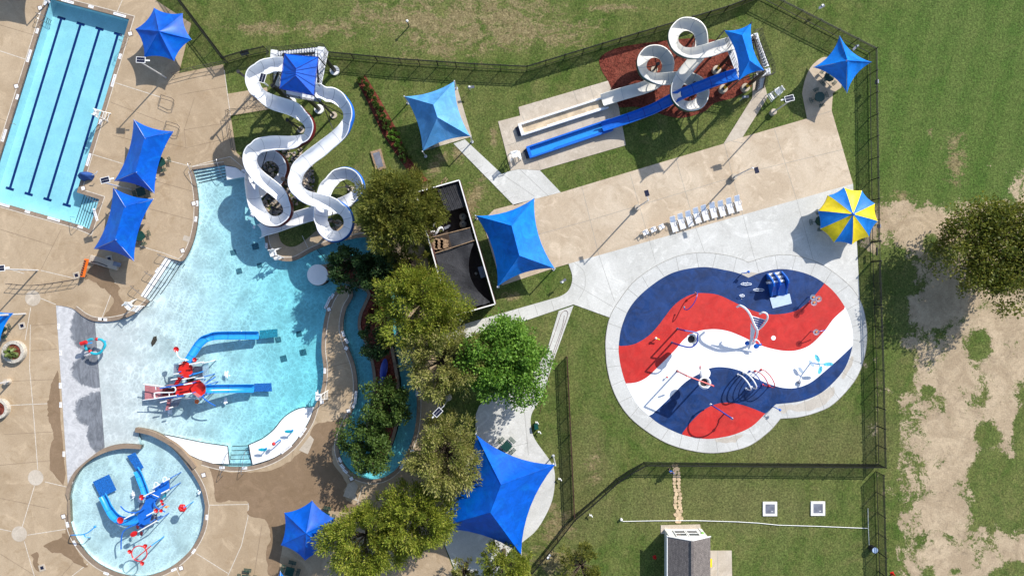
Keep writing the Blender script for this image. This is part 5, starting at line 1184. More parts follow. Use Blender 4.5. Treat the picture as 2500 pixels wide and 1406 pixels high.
m = MB(); m.tube(sm([tuple(W(*q)) for q in ((1060, 575, .8), (1066, 568, 1.1), (1072, 558, 1.2), (1078, 556, 1.0), (1081, 562, .4))], 4), .14, 10); m.tube([tuple(W(*q)) for q in ((1058, 553, .7), (1062, 540, .9), (1068, 528, .9))], .1, 8); m.tube([tuple(W(*q)) for q in ((1052, 566, .5), (1062, 565, .5))], .1, 8)
solo('white_pipework', m, M_PLASTIC, 'thick white plumbing pipes in the equipment yard', 'pipes', smooth=True)
m = MB(); c = W(1090, 556, .3); m.box(c, (.5, .3, .4), .4); m.tube([tuple(c+Vector((.1, .1, 0))), tuple(c+Vector((.5, .3, 0)))], .16, 10); solo('pool_pump', m, M_HATCH, 'dark pump beside the white pipes in the equipment yard', 'pump')
m = MB(); c = W(1178, 664, .5); m.box(c, (.75, 1.35, .9), .3); m.box(c+Vector((0, 0, .47)), (.7, 1.3, .04), .3); m.box(c+Vector((-.1, 0, .5)), (.3, .3, .03), .3); solo('equipment_cabinet', m, M_HATCH, 'grey-blue metal cabinet by the right wall of the equipment yard', 'cabinet', bev=.02)
m = MB(); c = W(1162, 668, .2); m.lathe(c, [(.16, 0), (.2, .05), (.12, .3), (0, .32)], 10); solo('canister', m, M_BEIGE, 'tan canister lying left of the grey-blue cabinet', 'canister')
m = MB(); c = W(1183, 744, 1.0); m.box(c, (.5, .3, .5), .28); solo('wall_unit', m, M_BEIGE, 'small pale box at the lower wall of the equipment yard', 'box')
m = MB(); [m.box(W(x, y, .5), (.5, .1, .1), .8+.1*k) for k, (x, y) in enumerate(((1082, 440), (1086, 437), (1090, 441), (1079, 445)))]; solo('lumber_pile', m, M_WOOD, 'small pile of pale lumber outside the upper yard wall', 'lumber')

# ================================================================ MAINTENANCE HOUSE
hs = thing('small_house', 'small white house with grey shingle gable roof at the bottom edge', 'house', W(1668, 1370, 0))
x0, x1 = W(1622, 0).x, W(1713, 0).x; y1 = W(0, 1290).y; y0 = W(0, 1480).y; HE = 2.9; HR = 4.1; xm = (x0+x1)/2
m = MB(); m.add([(x0, y1, 0), (x1, y1, 0), (x1, y1, HE), (xm, y1, HR-.1), (x0, y1, HE), (x0, y0, 0), (x1, y0, 0), (x1, y0, HE), (xm, y0, HR-.1), (x0, y0, HE)], [(1, 0, 4, 3, 2), (5, 6, 7, 8, 9), (0, 5, 9, 4), (6, 1, 2, 7)]); part('wall', m, M_SILL, hs)
m = MB()
for sg in (-1, 1):
    xe = xm+sg*((x1-x0)/2+.22); ze = HE-.12
    a = [(xe, y1+.06, ze), (xm, y1+.06, HR), (xm, y0, HR), (xe, y0, ze)]; b_ = [(p[0], p[1], p[2]-.14) for p in a]
    q = [(0, 1, 2, 3), (7, 6, 5, 4), (0, 4, 5, 1), (3, 2, 6, 7), (0, 3, 7, 4)]
    if sg > 0: q = [f[::-1] for f in q]
    m.add(a+b_, [f[::-1] for f in q])
rf = part('roof', m, M_SHING, hs)
m = MB(); m.bar((xm, y1+.07, HR+.02), (xm, y0, HR+.02), .28, .05); part('ridge_cap', m, M_SHING, rf)
m = MB()
for sg in (-1, 1): m.bar((xm, y1+.10, HR-.06), (xm+sg*((x1-x0)/2+.25), y1+.10, HE-.18), .06, .2)
part('bargeboard', m, M_WPAINT, rf)
m = MB(); m.tube([(x0-.3, y1+.2, HE-.2), (x0-.3, y0, HE-.2)], .08, 6); m.tube([(x0-.12, y1-6, 0), (x0-.12, y1-6, HE-.2)], .05, 6); part('gutter', m, M_WPAINT, hs)
for xx in (xm-.72, xm+.72):
    m = MB(); 
    for q in (((xx-.62, 1.75), (.1, 1.9)), ((xx+.62, 1.65), (.1, 1.9)), ((xx, .75), (1.14, .12)), ((xx, 2.55), (1.14, .12)), ((xx, 1.66), (1.14, .1))): m.box((q[0][0], y1+.05, q[0][1]), (q[1][0], .12, q[1][1]))
    wn_ = part('window', m, M_WPAINT, hs); m = MB(); m.box((xx, y1+.03, 1.65), (1.14, .04, 1.8)); part('pane', m, M_GLASS, wn_)
m = MB(); m.prism(PW([(1729, 1352), (1733, 1350), (1734, 1362), (1738, 1363), (1738, 1383), (1729, 1385)]), Z1, Z1+.006); struct('yellow_marking', m, M_GLUE)
m = MB(); m.ribbon(PW([(1752, 1343), (1752, 1440)]), -.02, .02, Z1+.004); struct('slab_joint', m, M_GLINE)
# ================================================================ WATER PLAY FEATURES
Z1_ = lambda x, y: (320+x/5.624, 780+y/5.624)
Z2_ = lambda x, y: (160+x/4.064, 1060+y/4.064)
Z4_ = lambda x, y: (1480+x/2.7045, 600+y/2.7045)
def T3(zf, pts, n=4): return sm([tuple(W(*zf(x, y), h)) for x, y, h in pts], n)
def deckq(t, zf, q, h, mat, nm='deck', th=.1, holes=True, label=None):
    m = MB(); m.prism(PW([zf(*p) for p in q], h), h-th, h); return part(nm, m, mat, t, label=label)
def bar3(t, zf, pts, r, mat, nm='rail', n=4, label=None):
    m = MB(); m.tube(T3(zf, pts, n) if len(pts) > 2 else [tuple(W(*zf(p[0], p[1]), p[2])) for p in pts], r, 7); return part(nm, m, mat, t, True, label=label)
def dish(t, zf, x, y, h, r, mat, nm='spray_cup', tilt=0):
    c = W(*zf(x, y), h); m = MB(); m.lathe(c, [(.03, -.2), (r*.7, -.12), (r, .05), (r*.93, .05), (r*.6, -.06), (0, -.1)], 16, tilt=Matrix.Rotation(tilt, 3, 'X')); return part(nm, m, mat, t, True)
def panelq(t, zf, a, b, h0, h1, mat, nm='side_panel'):
    A_, B_ = W(*zf(*a), h1), W(*zf(*b), h1); m = MB(); c = (A_+B_)/2; d = B_-A_; m.box((c.x, c.y, (h0+h1)/2), (hypot(d.x, d.y), .04, h1-h0), atan2(d.y, d.x)); return part(nm, m, mat, t)
def mat_pad(t, zf, q, z, mat):
    m = MB(); m.prism(PW([zf(*p) for p in q], z), z-.05, z); return part('landing_mat', m, mat, t)
M_MAT = simple('blue_mesh_mat', (.01, .12, .42), .6, .4, var=.45, sc=8); M_MATT = simple('teal_mesh_mat', (.01, .2, .3), .6, .4, var=.45, sc=8)
ps = thing('water_play_structure', 'red and white multi-level water play structure with two light blue slides', 'play structure', W(425, 935, -.4), 'water play structures')
deckq(ps, Z1_, [(655, 610), (745, 560), (800, 610), (840, 625), (838, 745), (785, 800), (690, 790), (650, 720)], 2.1, M_RDECK)
deckq(ps, Z1_, [(845, 850), (940, 828), (1022, 900), (1020, 1010), (930, 1072), (840, 1010), (810, 930)], 1.9, M_RDECK)
deckq(ps, Z1_, [(620, 905), (845, 850), (840, 1010), (610, 1040)], 1.6, M_RDECK, 'bridge')
deckq(ps, Z1_, [(188, 900), (430, 935), (430, 1085), (188, 1098)], .55, M_PINK, 'entry_ramp'); deckq(ps, Z1_, [(430, 935), (620, 905), (610, 1040), (430, 1085)], 1.1, M_DRED, 'landing')
deckq(ps, Z1_, [(500, 1090), (570, 1090), (540, 1230), (470, 1250)], .8, M_PINK, 'entry_ramp')
for k in range(4): deckq(ps, Z1_, [(640+10*k-25*k, 790+28*k), (720-25*k, 790+28*k), (705-25*k, 822+28*k), (625-15*k, 822+28*k)], 2.0-.12*k, M_RED, 'step')
for k in range(6): deckq(ps, Z1_, [(445+22*k, 975), (462+22*k, 975), (462+22*k, 1060), (445+22*k, 1060)], .75+.12*k, M_RED, 'step')
for a, b, h0, h1, mt in (((840, 625), (990, 590), 1.0, 2.9, M_CLEAR), ((585, 605), (655, 600), 1.2, 2.9, M_CLEAR), ((585, 610), (580, 740), 1.2, 2.8, M_CLEAR), ((590, 760), (690, 760), 1.0, 2.6, M_CLEAR), ((620, 905), (480, 905), .9, 2.2, M_PINK), ((560, 1100), (700, 1075), .9, 2.1, M_CLEAR), ((980, 600), (985, 790), .8, 2.3, M_CLEAR), ((840, 1010), (930, 1072), 1.9, 2.7, M_PINK), ((940, 828), (1022, 900), 1.9, 2.7, M_CLEAR)): panelq(ps, Z1_, a, b, h0, h1, mt)
m = MB(); m.prism(PW([Z1_(*p) for p in ((842, 640), (985, 640), (985, 790), (842, 770))], 1.3), 1.22, 1.3); part('grated_deck', m, M_HATCH, ps)
m = MB(); m.prism(PW([Z1_(*p) for p in ((590, 620), (650, 610), (648, 740), (590, 745))], 1.3), 1.22, 1.3); part('grated_deck', m, M_HATCH, ps)
m = MB(); m.prism(PW([Z1_(*p) for p in ((545, 1110), (690, 1080), (640, 1190), (540, 1215))], 1.0), .92, 1.0); part('grated_deck', m, M_HATCH, ps)
for pts, r, mt in (([(800, 615, 2.9), (1000, 580, 2.9)], .075, M_WPAINT), ([(575, 750, 2.6), (655, 740, 2.6)], .07, M_WPAINT), ([(545, 828, 2.4), (635, 812, 2.4)], .07, M_WPAINT), ([(700, 825, 2.5), (880, 790, 2.5)], .06, M_WPAINT), ([(890, 812, 2.5), (1000, 795, 2.5)], .07, M_WPAINT), ([(725, 893, 2.7), (842, 872, 2.7)], .08, M_WPAINT),
                 ([(725, 1028, 2.7), (838, 1010, 2.7)], .08, M_WPAINT), ([(165, 887, 1.5), (330, 902, 1.6), (560, 940, 2.0)], .05, M_WPAINT), ([(160, 1106, 1.4), (430, 1075, 1.7)], .05, M_WPAINT), ([(335, 900, 1.6), (340, 965, 1.5)], .05, M_WPAINT), ([(400, 1140, 1.8), (490, 1118, 1.8)], .07, M_WPAINT), ([(560, 1105, 1.9), (700, 1072, 1.9)], .06, M_WPAINT), ([(520, 1215, 1.6), (575, 1200, 1.6)], .08, M_WPAINT),
                 ([(800, 770, 2.3), (990, 712, 2.3)], .075, M_SKYB), ([(395, 945, 1.9), (560, 915, 2.2), (740, 885, 2.3)], .07, M_BLUE), ([(390, 1095, 1.4), (720, 1045, 2.1)], .07, M_BLUE), ([(1000, 890, 2.4), (1160, 785, 1.8)], .065, M_BLUE), ([(1000, 1025, 2.2), (985, 1055, 2.3), (1010, 1090, 2.3), (1080, 1140, 2.0), (1155, 1182, 1.5)], .07, M_BLUE),
                 ([(560, 925, 2.2), (600, 930, 2.25), (612, 965, 2.2), (590, 995, 2.1), (520, 1000, 1.9), (340, 1005, 1.6), (322, 1020, 1.6), (325, 1065, 1.6), (345, 1078, 1.6), (620, 1042, 2.2)], .075, M_WPAINT), ([(522, 1000, 1.9), (525, 1055, 1.9)], .05, M_WPAINT), ([(690, 1085, .9), (980, 1075, 1.9)], .03, M_WPAINT)): bar3(ps, Z1_, pts, r, mt)
for x, y, h in ((660, 610, 2.8), (745, 565, 2.8), (838, 625, 2.9), (838, 745, 2.6), (690, 790, 2.5), (655, 720, 2.6), (845, 870, 2.7), (840, 1008, 2.7), (930, 1070, 2.6), (1020, 905, 2.7), (1018, 1010, 2.6), (620, 905, 2.3), (612, 1040, 2.2), (430, 940, 1.9), (430, 1080, 1.8), (985, 600, 2.9), (990, 790, 2.4)):
    p = W(*Z1_(x, y), h); m = MB(); m.tube([(p.x, p.y, -.8), tuple(p)], .06, 8); part('post', m, M_BLUE if y > 700 else M_WPAINT, ps, True)
part('slide', flume([(*Z1_(x, y), h) for x, y, h in ((790, 590, 2.15), (830, 530, 2.05), (880, 440, 1.75), (950, 330, 1.4), (1030, 250, 1.15), (1110, 222, .95), (1250, 216, .7), (1450, 214, .4), (1620, 214, .15), (1755, 214, .0))], .44, bank=.35, seg=8), [M_SKYB, M_SKYB, M_BLUE], ps, True)
part('slide', flume([(*Z1_(x, y), h) for x, y, h in ((1030, 945, 1.95), (1100, 943, 1.8), (1250, 941, 1.2), (1400, 940, .65), (1550, 939, .2), (1690, 938, .0))], .46, bank=.1, seg=8), [M_SKYB, M_SKYB, M_BLUE], ps, True)
mat_pad(ps, Z1_, [(1762, 150), (2008, 128), (2012, 240), (1765, 262)], -.10, M_MATT); mat_pad(ps, Z1_, [(1690, 878), (1925, 870), (1935, 985), (1690, 988)], -.10, M_MAT)
bar3(ps, Z1_, [(765, 545, 2.6), (700, 545, 2.9), (645, 505, 3.0), (622, 430, 2.9)], .06, M_WPAINT, 'spray_arm'); dish(ps, Z1_, 622, 408, 2.8, .32, M_RED); dish(ps, Z1_, 875, 550, 2.9, .25, M_RED)
m = MB(); c = W(*Z1_(903, 1125), 1.0); [m.lathe(c+Vector((.16*cos(a), .16*sin(a), 0)), [(0, -.12), (.14, 0), (0, .12)], 8) for a in (0, 1.26, 2.5, 3.8, 5)]; part('spray_flower', m, M_ORANGE, ps)
m = MB(); c = W(*Z1_(830, 820), 1.2); m.lathe(c, [(.2, -.3), (.42, .3), (.38, .3), (0, .1)], 14); part('dump_bucket', m, M_BLACK, ps)
kd = thing('water_play_structure', 'blue toddler water play structure with two slides in the round wading pool', 'play structure', W(345, 1245, -.4), 'water play structures')
deckq(kd, Z2_, [(865, 560), (930, 500), (1020, 445), (1030, 530), (940, 600), (885, 690), (830, 880), (780, 900), (690, 860), (735, 760), (785, 680), (800, 610)], 1.35, M_BLUE)
deckq(kd, Z2_, [(700, 870), (790, 905), (770, 930), (690, 900)], .9, M_BLUE, 'step'); deckq(kd, Z2_, [(1005, 450), (1030, 440), (1035, 560), (1010, 560)], .6, M_HATCH, 'step'); deckq(kd, Z2_, [(830, 820), (905, 790), (905, 855), (830, 880)], .7, M_HATCH, 'step')
deckq(kd, Z2_, [(735, 680), (785, 680), (740, 750), (725, 750)], .8, M_HATCH, 'step')
for pts, r, mt in (([(865, 537, 2.3), (935, 495, 2.3)], .075, M_WPAINT), ([(970, 472, 2.3), (1032, 438, 2.3)], .075, M_WPAINT), ([(775, 615, 2.2), (885, 560, 2.2)], .07, M_WPAINT), ([(582, 838, 2.1), (682, 787, 2.1)], .07, M_WPAINT), ([(720, 965, 2.1), (910, 855, 2.1)], .07, M_WPAINT), ([(805, 806, 2.0), (880, 765, 2.0)], .07, M_WPAINT), ([(950, 585, 2.1), (1030, 545, 2.1)], .075, M_WPAINT),
                 ([(880, 530, 2.3), (878, 490, 2.3), (895, 475, 2.3), (915, 485, 2.3), (920, 505, 2.3)], .045, M_WPAINT), ([(970, 470, 2.3), (966, 435, 2.3), (982, 422, 2.3), (1000, 430, 2.3), (1005, 450, 2.3)], .045, M_WPAINT), ([(870, 560, 1.8), (840, 580, 1.8), (925, 620, 1.8)], .04, M_WPAINT),
                 ([(547, 712, 1.4), (590, 755, 1.6), (650, 775, 1.8), (720, 768, 1.8), (790, 730, 1.7)], .07, M_BLUE), ([(940, 620, 1.8), (890, 645, 1.9), (880, 685, 1.9), (910, 730, 1.8), (990, 768, 1.4)], .07, M_BLUE), ([(551, 1136, 1.2), (553, 1040, 1.6), (570, 970, 1.8), (620, 925, 1.9), (700, 890, 1.7)], .075, M_BLUE)): bar3(kd, Z2_, pts, r, mt)
for x, y, h in ((865, 545, 2.3), (930, 498, 2.3), (1025, 442, 2.3), (1028, 545, 2.1), (950, 588, 2.1), (880, 765, 2.0), (830, 880, 2.1), (910, 855, 2.1), (775, 640, 2.2), (685, 787, 2.1), (720, 900, 1.9)):
    p = W(*Z2_(x, y), h); m = MB(); m.tube([(p.x, p.y, -.6), tuple(p)], .055, 8); part('post', m, M_BLUE, kd, True)
part('slide', flume([(*Z2_(x, y), h) for x, y, h in ((815, 600, 1.35), (795, 530, 1.0), (765, 450, .6), (738, 380, .2), (720, 350, .0))], .42, bank=.2, seg=8), [M_SKYB, M_SKYB, M_BLUE], kd, True)
part('slide', flume([(*Z2_(x, y), h) for x, y, h in ((720, 830, 1.35), (640, 852, 1.2), (560, 845, .95), (490, 800, .7), (450, 730, .4), (415, 660, .15), (385, 600, .0))], .46, bank=.35, seg=8), [M_SKYB, M_SKYB, M_BLUE], kd, True)
mat_pad(kd, Z2_, [(610, 215), (688, 178), (775, 330), (708, 368)], -.10, M_MAT); mat_pad(kd, Z2_, [(270, 470), (430, 395), (505, 552), (347, 622)], -.10, M_MAT)
for x, y, r in ((760, 622, .32), (545, 850, .38), (900, 755, .24), (950, 755, .2), (955, 660, .18), (965, 690, .16)): dish(kd, Z2_, x, y, 2.0, r, M_RED)
m = MB(); c = W(*Z2_(680, 985), 1.7); m.lathe(c, [(0, -.1), (.35, -.05), (.42, .05), (0, .12)], 14, tilt=Matrix.Rotation(.5, 3, 'Z') @ Matrix.Diagonal((1.1, .7, 1))); part('spray_petal', m, M_RED, kd, True)
for x, y in ((715, 918), (752, 982)): m = MB(); m.lathe(W(*Z2_(x, y), 1.8), [(0, -.08), (.24, 0), (0, .08)], 12, tilt=Matrix.Diagonal((.75, 1.1, 1)).to_3x3()); part('spray_petal', m, M_DRED, kd, True)
m = MB(); c = W(*Z2_(1000, 720), 1.2); m.ball(c, .14, .8); part('fish_toy', m, M_ORANGE, kd, True); m = MB(); m.tube([tuple(c+Vector((-.3, 0, 0))), tuple(c+Vector((.3, .1, 0)))], .05, 6); part('fish_toy_tail', m, M_YEL, kd)
m = MB(); c = W(*Z2_(985, 605), 1.4); m.tube([tuple(c+Vector((-.3, -.35, 0))), tuple(c+Vector((.2, .2, .2))), tuple(c+Vector((.15, -.1, .2)))], .1, 7); part('spray_gun', m, M_TEAL, kd, True)
def post_to(t, p, r=.05, mat=None, zb=-.6, nm='post'): m = MB(); m.tube([(p.x, p.y, zb), tuple(p)], r, 8); return part(nm, m, mat or M_SKYB, t, True)
# red pumpkin-like spray ball
t = thing('spray_flower', 'red ribbed spray ball on a blue post right of the toddler structure', 'spray feature', W(*Z2_(1158, 730), -.5)); c = W(*Z2_(1158, 730), 1.5)
m = MB(); [m.lathe(c+Vector((.22*cos(a*pi/3), .22*sin(a*pi/3), 0)), [(0, -.28), (.2, -.15), (.27, 0), (.2, .15), (0, .26)], 10) for a in range(6)]; part('head', m, M_RED, t, True); post_to(t, W(*Z2_(1190, 718), 1.4)); bar3(t, Z2_, [(1158, 730, 1.6), (1190, 715, 1.7), (1208, 708, 1.5)], .05, M_SKYB, 'arm')
t = thing('spray_branch', 'blue Y-shaped spray branch at the left edge of the wading pool', 'spray feature', W(*Z2_(52, 998), 0)); bar3(t, Z2_, [(52, 998, 0), (58, 998, 1.4), (110, 996, 1.7), (182, 990, 1.8), (240, 960, 1.8), (290, 916, 1.7)], .06, M_SKYB, 'stem'); bar3(t, Z2_, [(182, 990, 1.8), (200, 1015, 1.75), (242, 1022, 1.6)], .06, M_SKYB, 'branch')
m = MB(); m.ball(W(*Z2_(292, 914), 1.65), .15); part('nozzle', m, M_SKYB, t, True)
t = thing('spray_ring', 'large red ring with a crossbar and three red cups over the wading pool', 'spray feature', W(*Z2_(732, 1180), -.5)); c = W(*Z2_(732, 1180), 2.3); r = 76/4.064*S*.97
m = MB(); m.tube([tuple(c+Vector((r*cos(a*pi/18), r*sin(a*pi/18), 0))) for a in range(36)], .06, 7, closed=True); part('ring', m, M_RED, t, True); bar3(t, Z2_, [(680, 1242, 2.3), (850, 1103, 2.3)], .06, M_RED, 'crossbar'); post_to(t, W(*Z2_(850, 1103), 2.3), .07, M_SKYB)
for x, y in ((792, 1105), (637, 1160), (762, 1277)): dish(t, Z2_, x, y, 2.3, .24, M_RED)
t = thing('spray_ring', 'broken teal ring with red bumpers beside the grey beach entry', 'spray feature', W(234, 845, -.1)); ZA = lambda x, y: (x/4.687, 600+y/4.687)
for pts in ([(1062, 1066, 1.2), (1020, 1075, 1.2), (985, 1105, 1.2), (975, 1145, 1.2), (990, 1190, 1.1)], [(1112, 1068, 1.2), (1160, 1075, 1.2), (1195, 1105, 1.2), (1203, 1140, 1.2), (1185, 1178, 1.2)], [(1175, 1185, 1.2), (1150, 1220, 1.2), (1105, 1237, 1.2), (1060, 1230, 1.2), (1035, 1212, 1.2)]): bar3(t, ZA, pts, .15, M_TEAL, 'ring_segment')
for x, y, r in ((1110, 1068, .2), (1032, 1207, .2)): m = MB(); m.ball(W(*ZA(x, y), 1.2), r); part('bumper', m, M_RED, t, True)
bar3(t, ZA, [(925, 1120, 1.6), (990, 1100, 1.6)], .24, M_RED, 'bumper'); bar3(t, ZA, [(1000, 1120, 1.3), (1055, 1108, 1.2)], .07, M_SKYB, 'nozzle'); bar3(t, ZA, [(1205, 1092, 1.3), (1205, 1092, -.2)], .08, M_SKYB, 'post')
ZB = lambda x, y: (560+x/2.93, 926+y/2.93)
for (x, y), lb in (((425, 372), 'teal leaf-shaped spray nozzle on the white ledge, the upper one'), ((237, 502), 'teal leaf-shaped spray nozzle on the white ledge, the lower one')):
    t = thing('spray_nozzle', lb, 'spray feature', W(*ZB(x+30, y-4), 0), 'ledge spray features'); m = MB(); m.lathe(W(*ZB(x, y), .9), [(0, -.05), (.32, 0), (0, .06)], 14, tilt=Matrix.Diagonal((1.6, .6, 1)).to_3x3()); part('leaf', m, M_TEAL, t, True); bar3(t, ZB, [(x+10, y, .9), (x+28, y-12, 1.0), (x+30, y-4, 0)], .07, M_SKYB, 'stem')
t = thing('spray_nozzle', 'red cone spray on a blue arm between the two teal ledge nozzles', 'spray feature', W(*ZB(365, 440), 0), 'ledge spray features'); m = MB(); m.ball(W(*ZB(318, 460), 1.2), .22, 1.2); part('cone', m, M_RED, t, True); bar3(t, ZB, [(325, 458, 1.2), (360, 432, 1.3), (366, 442, 0)], .08, M_SKYB, 'arm')
c = W(376, 833, zd(376, .03)); m = MB(); m.prism([tuple((c+Vector((x*.024*1.2, -y*.024*1.2, 0)))[:2]) for x, y in ((-8, 22), (-12, 5), (-2, -18), (10, -22), (12, -5), (4, 10))], c.z-.02, c.z+.03); solo('leaf_litter', m, M_BARK, 'clump of brown leaves lying on the shallow pool floor', 'leaves')
# foam patches where the water falls
M_FOAM = simple('foam', (.85, .88, .9), .8, .3, var=.1, sc=6); fo = MB()
for (x, y), n_, sp_ in (((553, 915), 60, 7), ((550, 980), 60, 7), ((614, 483), 40, 6), ((615, 527), 45, 7), ((325, 1207), 45, 6), ((486, 1202), 22, 4), ((412, 1000), 60, 12), ((620, 555), 20, 4), ((290, 1275), 30, 6), ((340, 1222), 25, 5), ((590, 820), 25, 8), ((600, 943), 20, 6), ((478, 960), 30, 9)):
    for k in range(n_):
        a = random.random()*6.28; q = random.gauss(0, .5)*sp_; p = W(x+q*cos(a), y+q*sin(a)*1.4, -.12); fo.ball(p, random.uniform(.03, .11), .4, seg=6)
tag(link('water_foam', fo, M_FOAM), 'white foam and droplets where jets hit the pool', 'foam', kind='stuff')

# ---------------- splash pad
zs = .084
def base_ring(t, p): m = MB(); m.lathe((p.x, p.y, zs), [(.16, 0), (.16, .03), (0, .03)], 14); return part('base_flange', m, M_STEEL, t)
t = thing('spray_arch', 'thin dark blue spray arch on the upper left of the splash pad', 'spray feature', W(*Z4_(600, 305), zs), 'splash pad features'); bar3(t, Z4_, [(597, 318, zs), (602, 300, 1.2), (598, 335, 1.75), (575, 385, 1.8), (540, 420, 1.6), (517, 418, 1.2), (515, 402, 1.0)], .055, M_DBLUE, 'arch'); m = MB(); m.ball(W(*Z4_(515, 405), 1.05), .1); part('nozzle', m, M_TEAL, t, True); m = MB(); m.ball(W(*Z4_(590, 312), 1.0), .14); part('nozzle', m, M_PINK, t, True)
def bucket(label, bx, by, bh, r, frame, fm, posts, group='tipping buckets'):
    t = thing('tipping_bucket', label, 'tipping bucket', W(*Z4_(bx, by), zs), group); c = W(*Z4_(bx, by), bh)
    m = MB(); m.lathe(c, [(r*.7, -.95), (r, -.1), (r*1.12, -.08), (r*1.12, 0), (r*.86, 0), (r*.8, -.15), (r*.6, -.8), (0, -.82)], 28); part('bucket', m, M_WHITE, t, True)
    m = MB(); m.lathe(c+Vector((0, 0, -.5)), [(r*.72, 0), (r*.72, .02), (0, .02)], 24); part('bucket_water', m, M_DARK, t)
    for pts in frame: bar3(t, Z4_, pts, .085, fm, 'frame_bar')
    for x, y, h in posts: p = W(*Z4_(x, y), h); m = MB(); m.tube([(p.x, p.y, zs), tuple(p)], .1, 10); part('post', m, fm, t, True); base_ring(t, p)
    return t
bucket('white tipping bucket with navy frame on the left half of the splash pad', 568, 618, 3.2, .6, [[(520, 560, 3.5), (600, 575, 3.5), (602, 600, 3.5), (598, 640, 3.5), (555, 670, 3.5), (482, 655, 3.5)]], M_DBLUE, [(520, 560, 3.5), (482, 655, 3.5)])
t = bucket('white tipping bucket with a red beam above the lower navy band', 652, 905, 3.9, .62, [[(530, 857, 4.3), (708, 925, 4.4)], [(620, 796, 4.2), (620, 812, 3.6)]], M_RED, [(530, 857, 4.3), (708, 925, 4.4)])
m = MB(); m.ball(W(*Z4_(652, 842), 3.0), .62, .35, seg=24); part('dome', m, M_WHITE, t, True); 
t = thing('spray_sculpture', 'tall curved white spray sculpture with blue ribbed panel at the middle of the splash pad', 'spray feature', W(*Z4_(975, 640), zs), 'splash pad features')
bar3(t, Z4_, [(865, 403, 3.2), (885, 395, 3.9), (920, 415, 4.2), (950, 455, 4.0), (975, 515, 3.4), (997, 560, 2.6), (990, 610, 1.4), (975, 640, zs)], .13, M_WHITE, 'curved_mast'); bar3(t, Z4_, [(1012, 450, 3.6), (1035, 440, 4.0), (1060, 450, 4.1), (1064, 480, 3.8), (1035, 525, 3.1), (997, 560, 2.5)], .11, M_WHITE, 'curved_arm')
m = MB(); q = [W(*Z4_(*p), h) for p, h in (((950, 462), 3.7), ((1050, 490), 3.5), ((1003, 552), 2.7), ((985, 545), 2.8))]; m.add(q+[p-Vector((0, 0, .06)) for p in q], [(3, 2, 1, 0), (4, 5, 6, 7), (0, 1, 5, 4), (1, 2, 6, 5), (2, 3, 7, 6), (3, 0, 4, 7)]); part('blue_panel', m, M_DBLUE, t)
m = MB(); [m.bar(q[0].lerp(q[3], k/5)+Vector((0, 0, .05)), q[1].lerp(q[2], k/5)+Vector((0, 0, .05)), .05, .03) for k in range(6)]; m.bar(q[0], q[1], .1, .08); part('panel_ribs', m, M_WHITE, t)
m = MB(); q = [W(*Z4_(*p), h) for p, h in (((958, 510), 3.0), ((985, 560), 2.4), ((968, 630), 1.2), ((945, 685), .5), ((938, 680), .5), ((955, 610), 1.5))]; m.add(q+[p-Vector((.05, 0, .08)) for p in q], [(5, 4, 3, 2, 1, 0), (6, 7, 8, 9, 10, 11)]+[(i, (i+1) % 6, 6+(i+1) % 6, 6+i) for i in range(6)]); part('wing', m, M_WHITE, t)
for x, y, r in ((932, 642, .3), (955, 632, .2), (992, 662, .33), (1017, 652, .18)): m = MB(); m.lathe(W(*Z4_(x, y), 1.0), [(0, -.05), (r, 0), (0, .07)], 14, tilt=Matrix.Rotation(.4, 3, 'X')); part('paddle', m, M_BLUE, t, True)
bar3(t, Z4_, [(940, 632, 1.1), (965, 618, 1.4), (1000, 625, 1.4), (1015, 648, 1.1)], .07, M_WHITE, 'paddle_arm')
for i, (ax_, ay_, bx_, by_, mt, cl) in enumerate(((868, 850, 922, 942, M_WHITE, 'outermost white'), (905, 838, 958, 932, M_WHITE, 'second white'), (945, 828, 995, 928, M_DBLUE, 'middle blue'), (982, 826, 1032, 916, M_RED, 'inner red'), (1022, 817, 1075, 925, M_RED, 'rightmost red'))):
    A_, B_ = W(*Z4_(ax_, ay_), zs), W(*Z4_(bx_, by_), zs); c = (A_+B_)/2; d = (B_-A_)/2; t = thing('spray_hoop', cl+' hoop of the row of spray arches on the lower navy band', 'spray hoop', c, 'row of spray hoops')
    m = MB(); m.tube([tuple(c+d*cos(pi-pi*k/20)*(1+.35*sin(pi*k/20))+Vector((0, 0, 2.5*sin(pi*k/20)))) for k in range(21)], .055 if i > 1 else .08, 7); part('hoop', m, mt, t, True)
    for q in (A_, B_): m = MB(); m.ball(q+Vector((0, 0, .08)), .14); part('foot', m, mt, t, True)
m = MB(); m.lathe(W(*Z4_(1055, 885), 1.9), [(0, -.03), (.4, 0), (0, .03)], 16, tilt=(Matrix.Rotation(.4, 3, 'Z') @ Matrix.Rotation(1.0, 3, 'Y')) @ Matrix.Diagonal((1, 1.3, 1)).to_3x3()); part('clear_disc', m, M_CLEAR, t, True)
t = thing('spray_hoop', 'large blue upright hoop standing over the lower red area', 'spray hoop', W(*Z4_(770, 1095), zs)); A_, B_ = W(*Z4_(690, 1048), 1.8), W(*Z4_(830, 1140), 1.8); c = (A_+B_)/2; d = (B_-A_)/2; R0 = d.length
m = MB(); m.tube([tuple(c+d*cos(a)+Vector((0, 0, R0*1.0*sin(a)))) for a in [(-.25*pi+1.5*pi*k/26) for k in range(27)]], .075, 8); part('hoop', m, M_DBLUE, t, True); m = MB(); q = c+d*cos(-.25*pi)+Vector((0, 0, R0*sin(-.25*pi))); m.tube([(q.x, q.y, zs), tuple(q)], .08, 8); part('post', m, M_DBLUE, t, True)
for q in (A_, B_): m = MB(); m.ball(q, .16); part('nozzle', m, M_GALV, t, True)
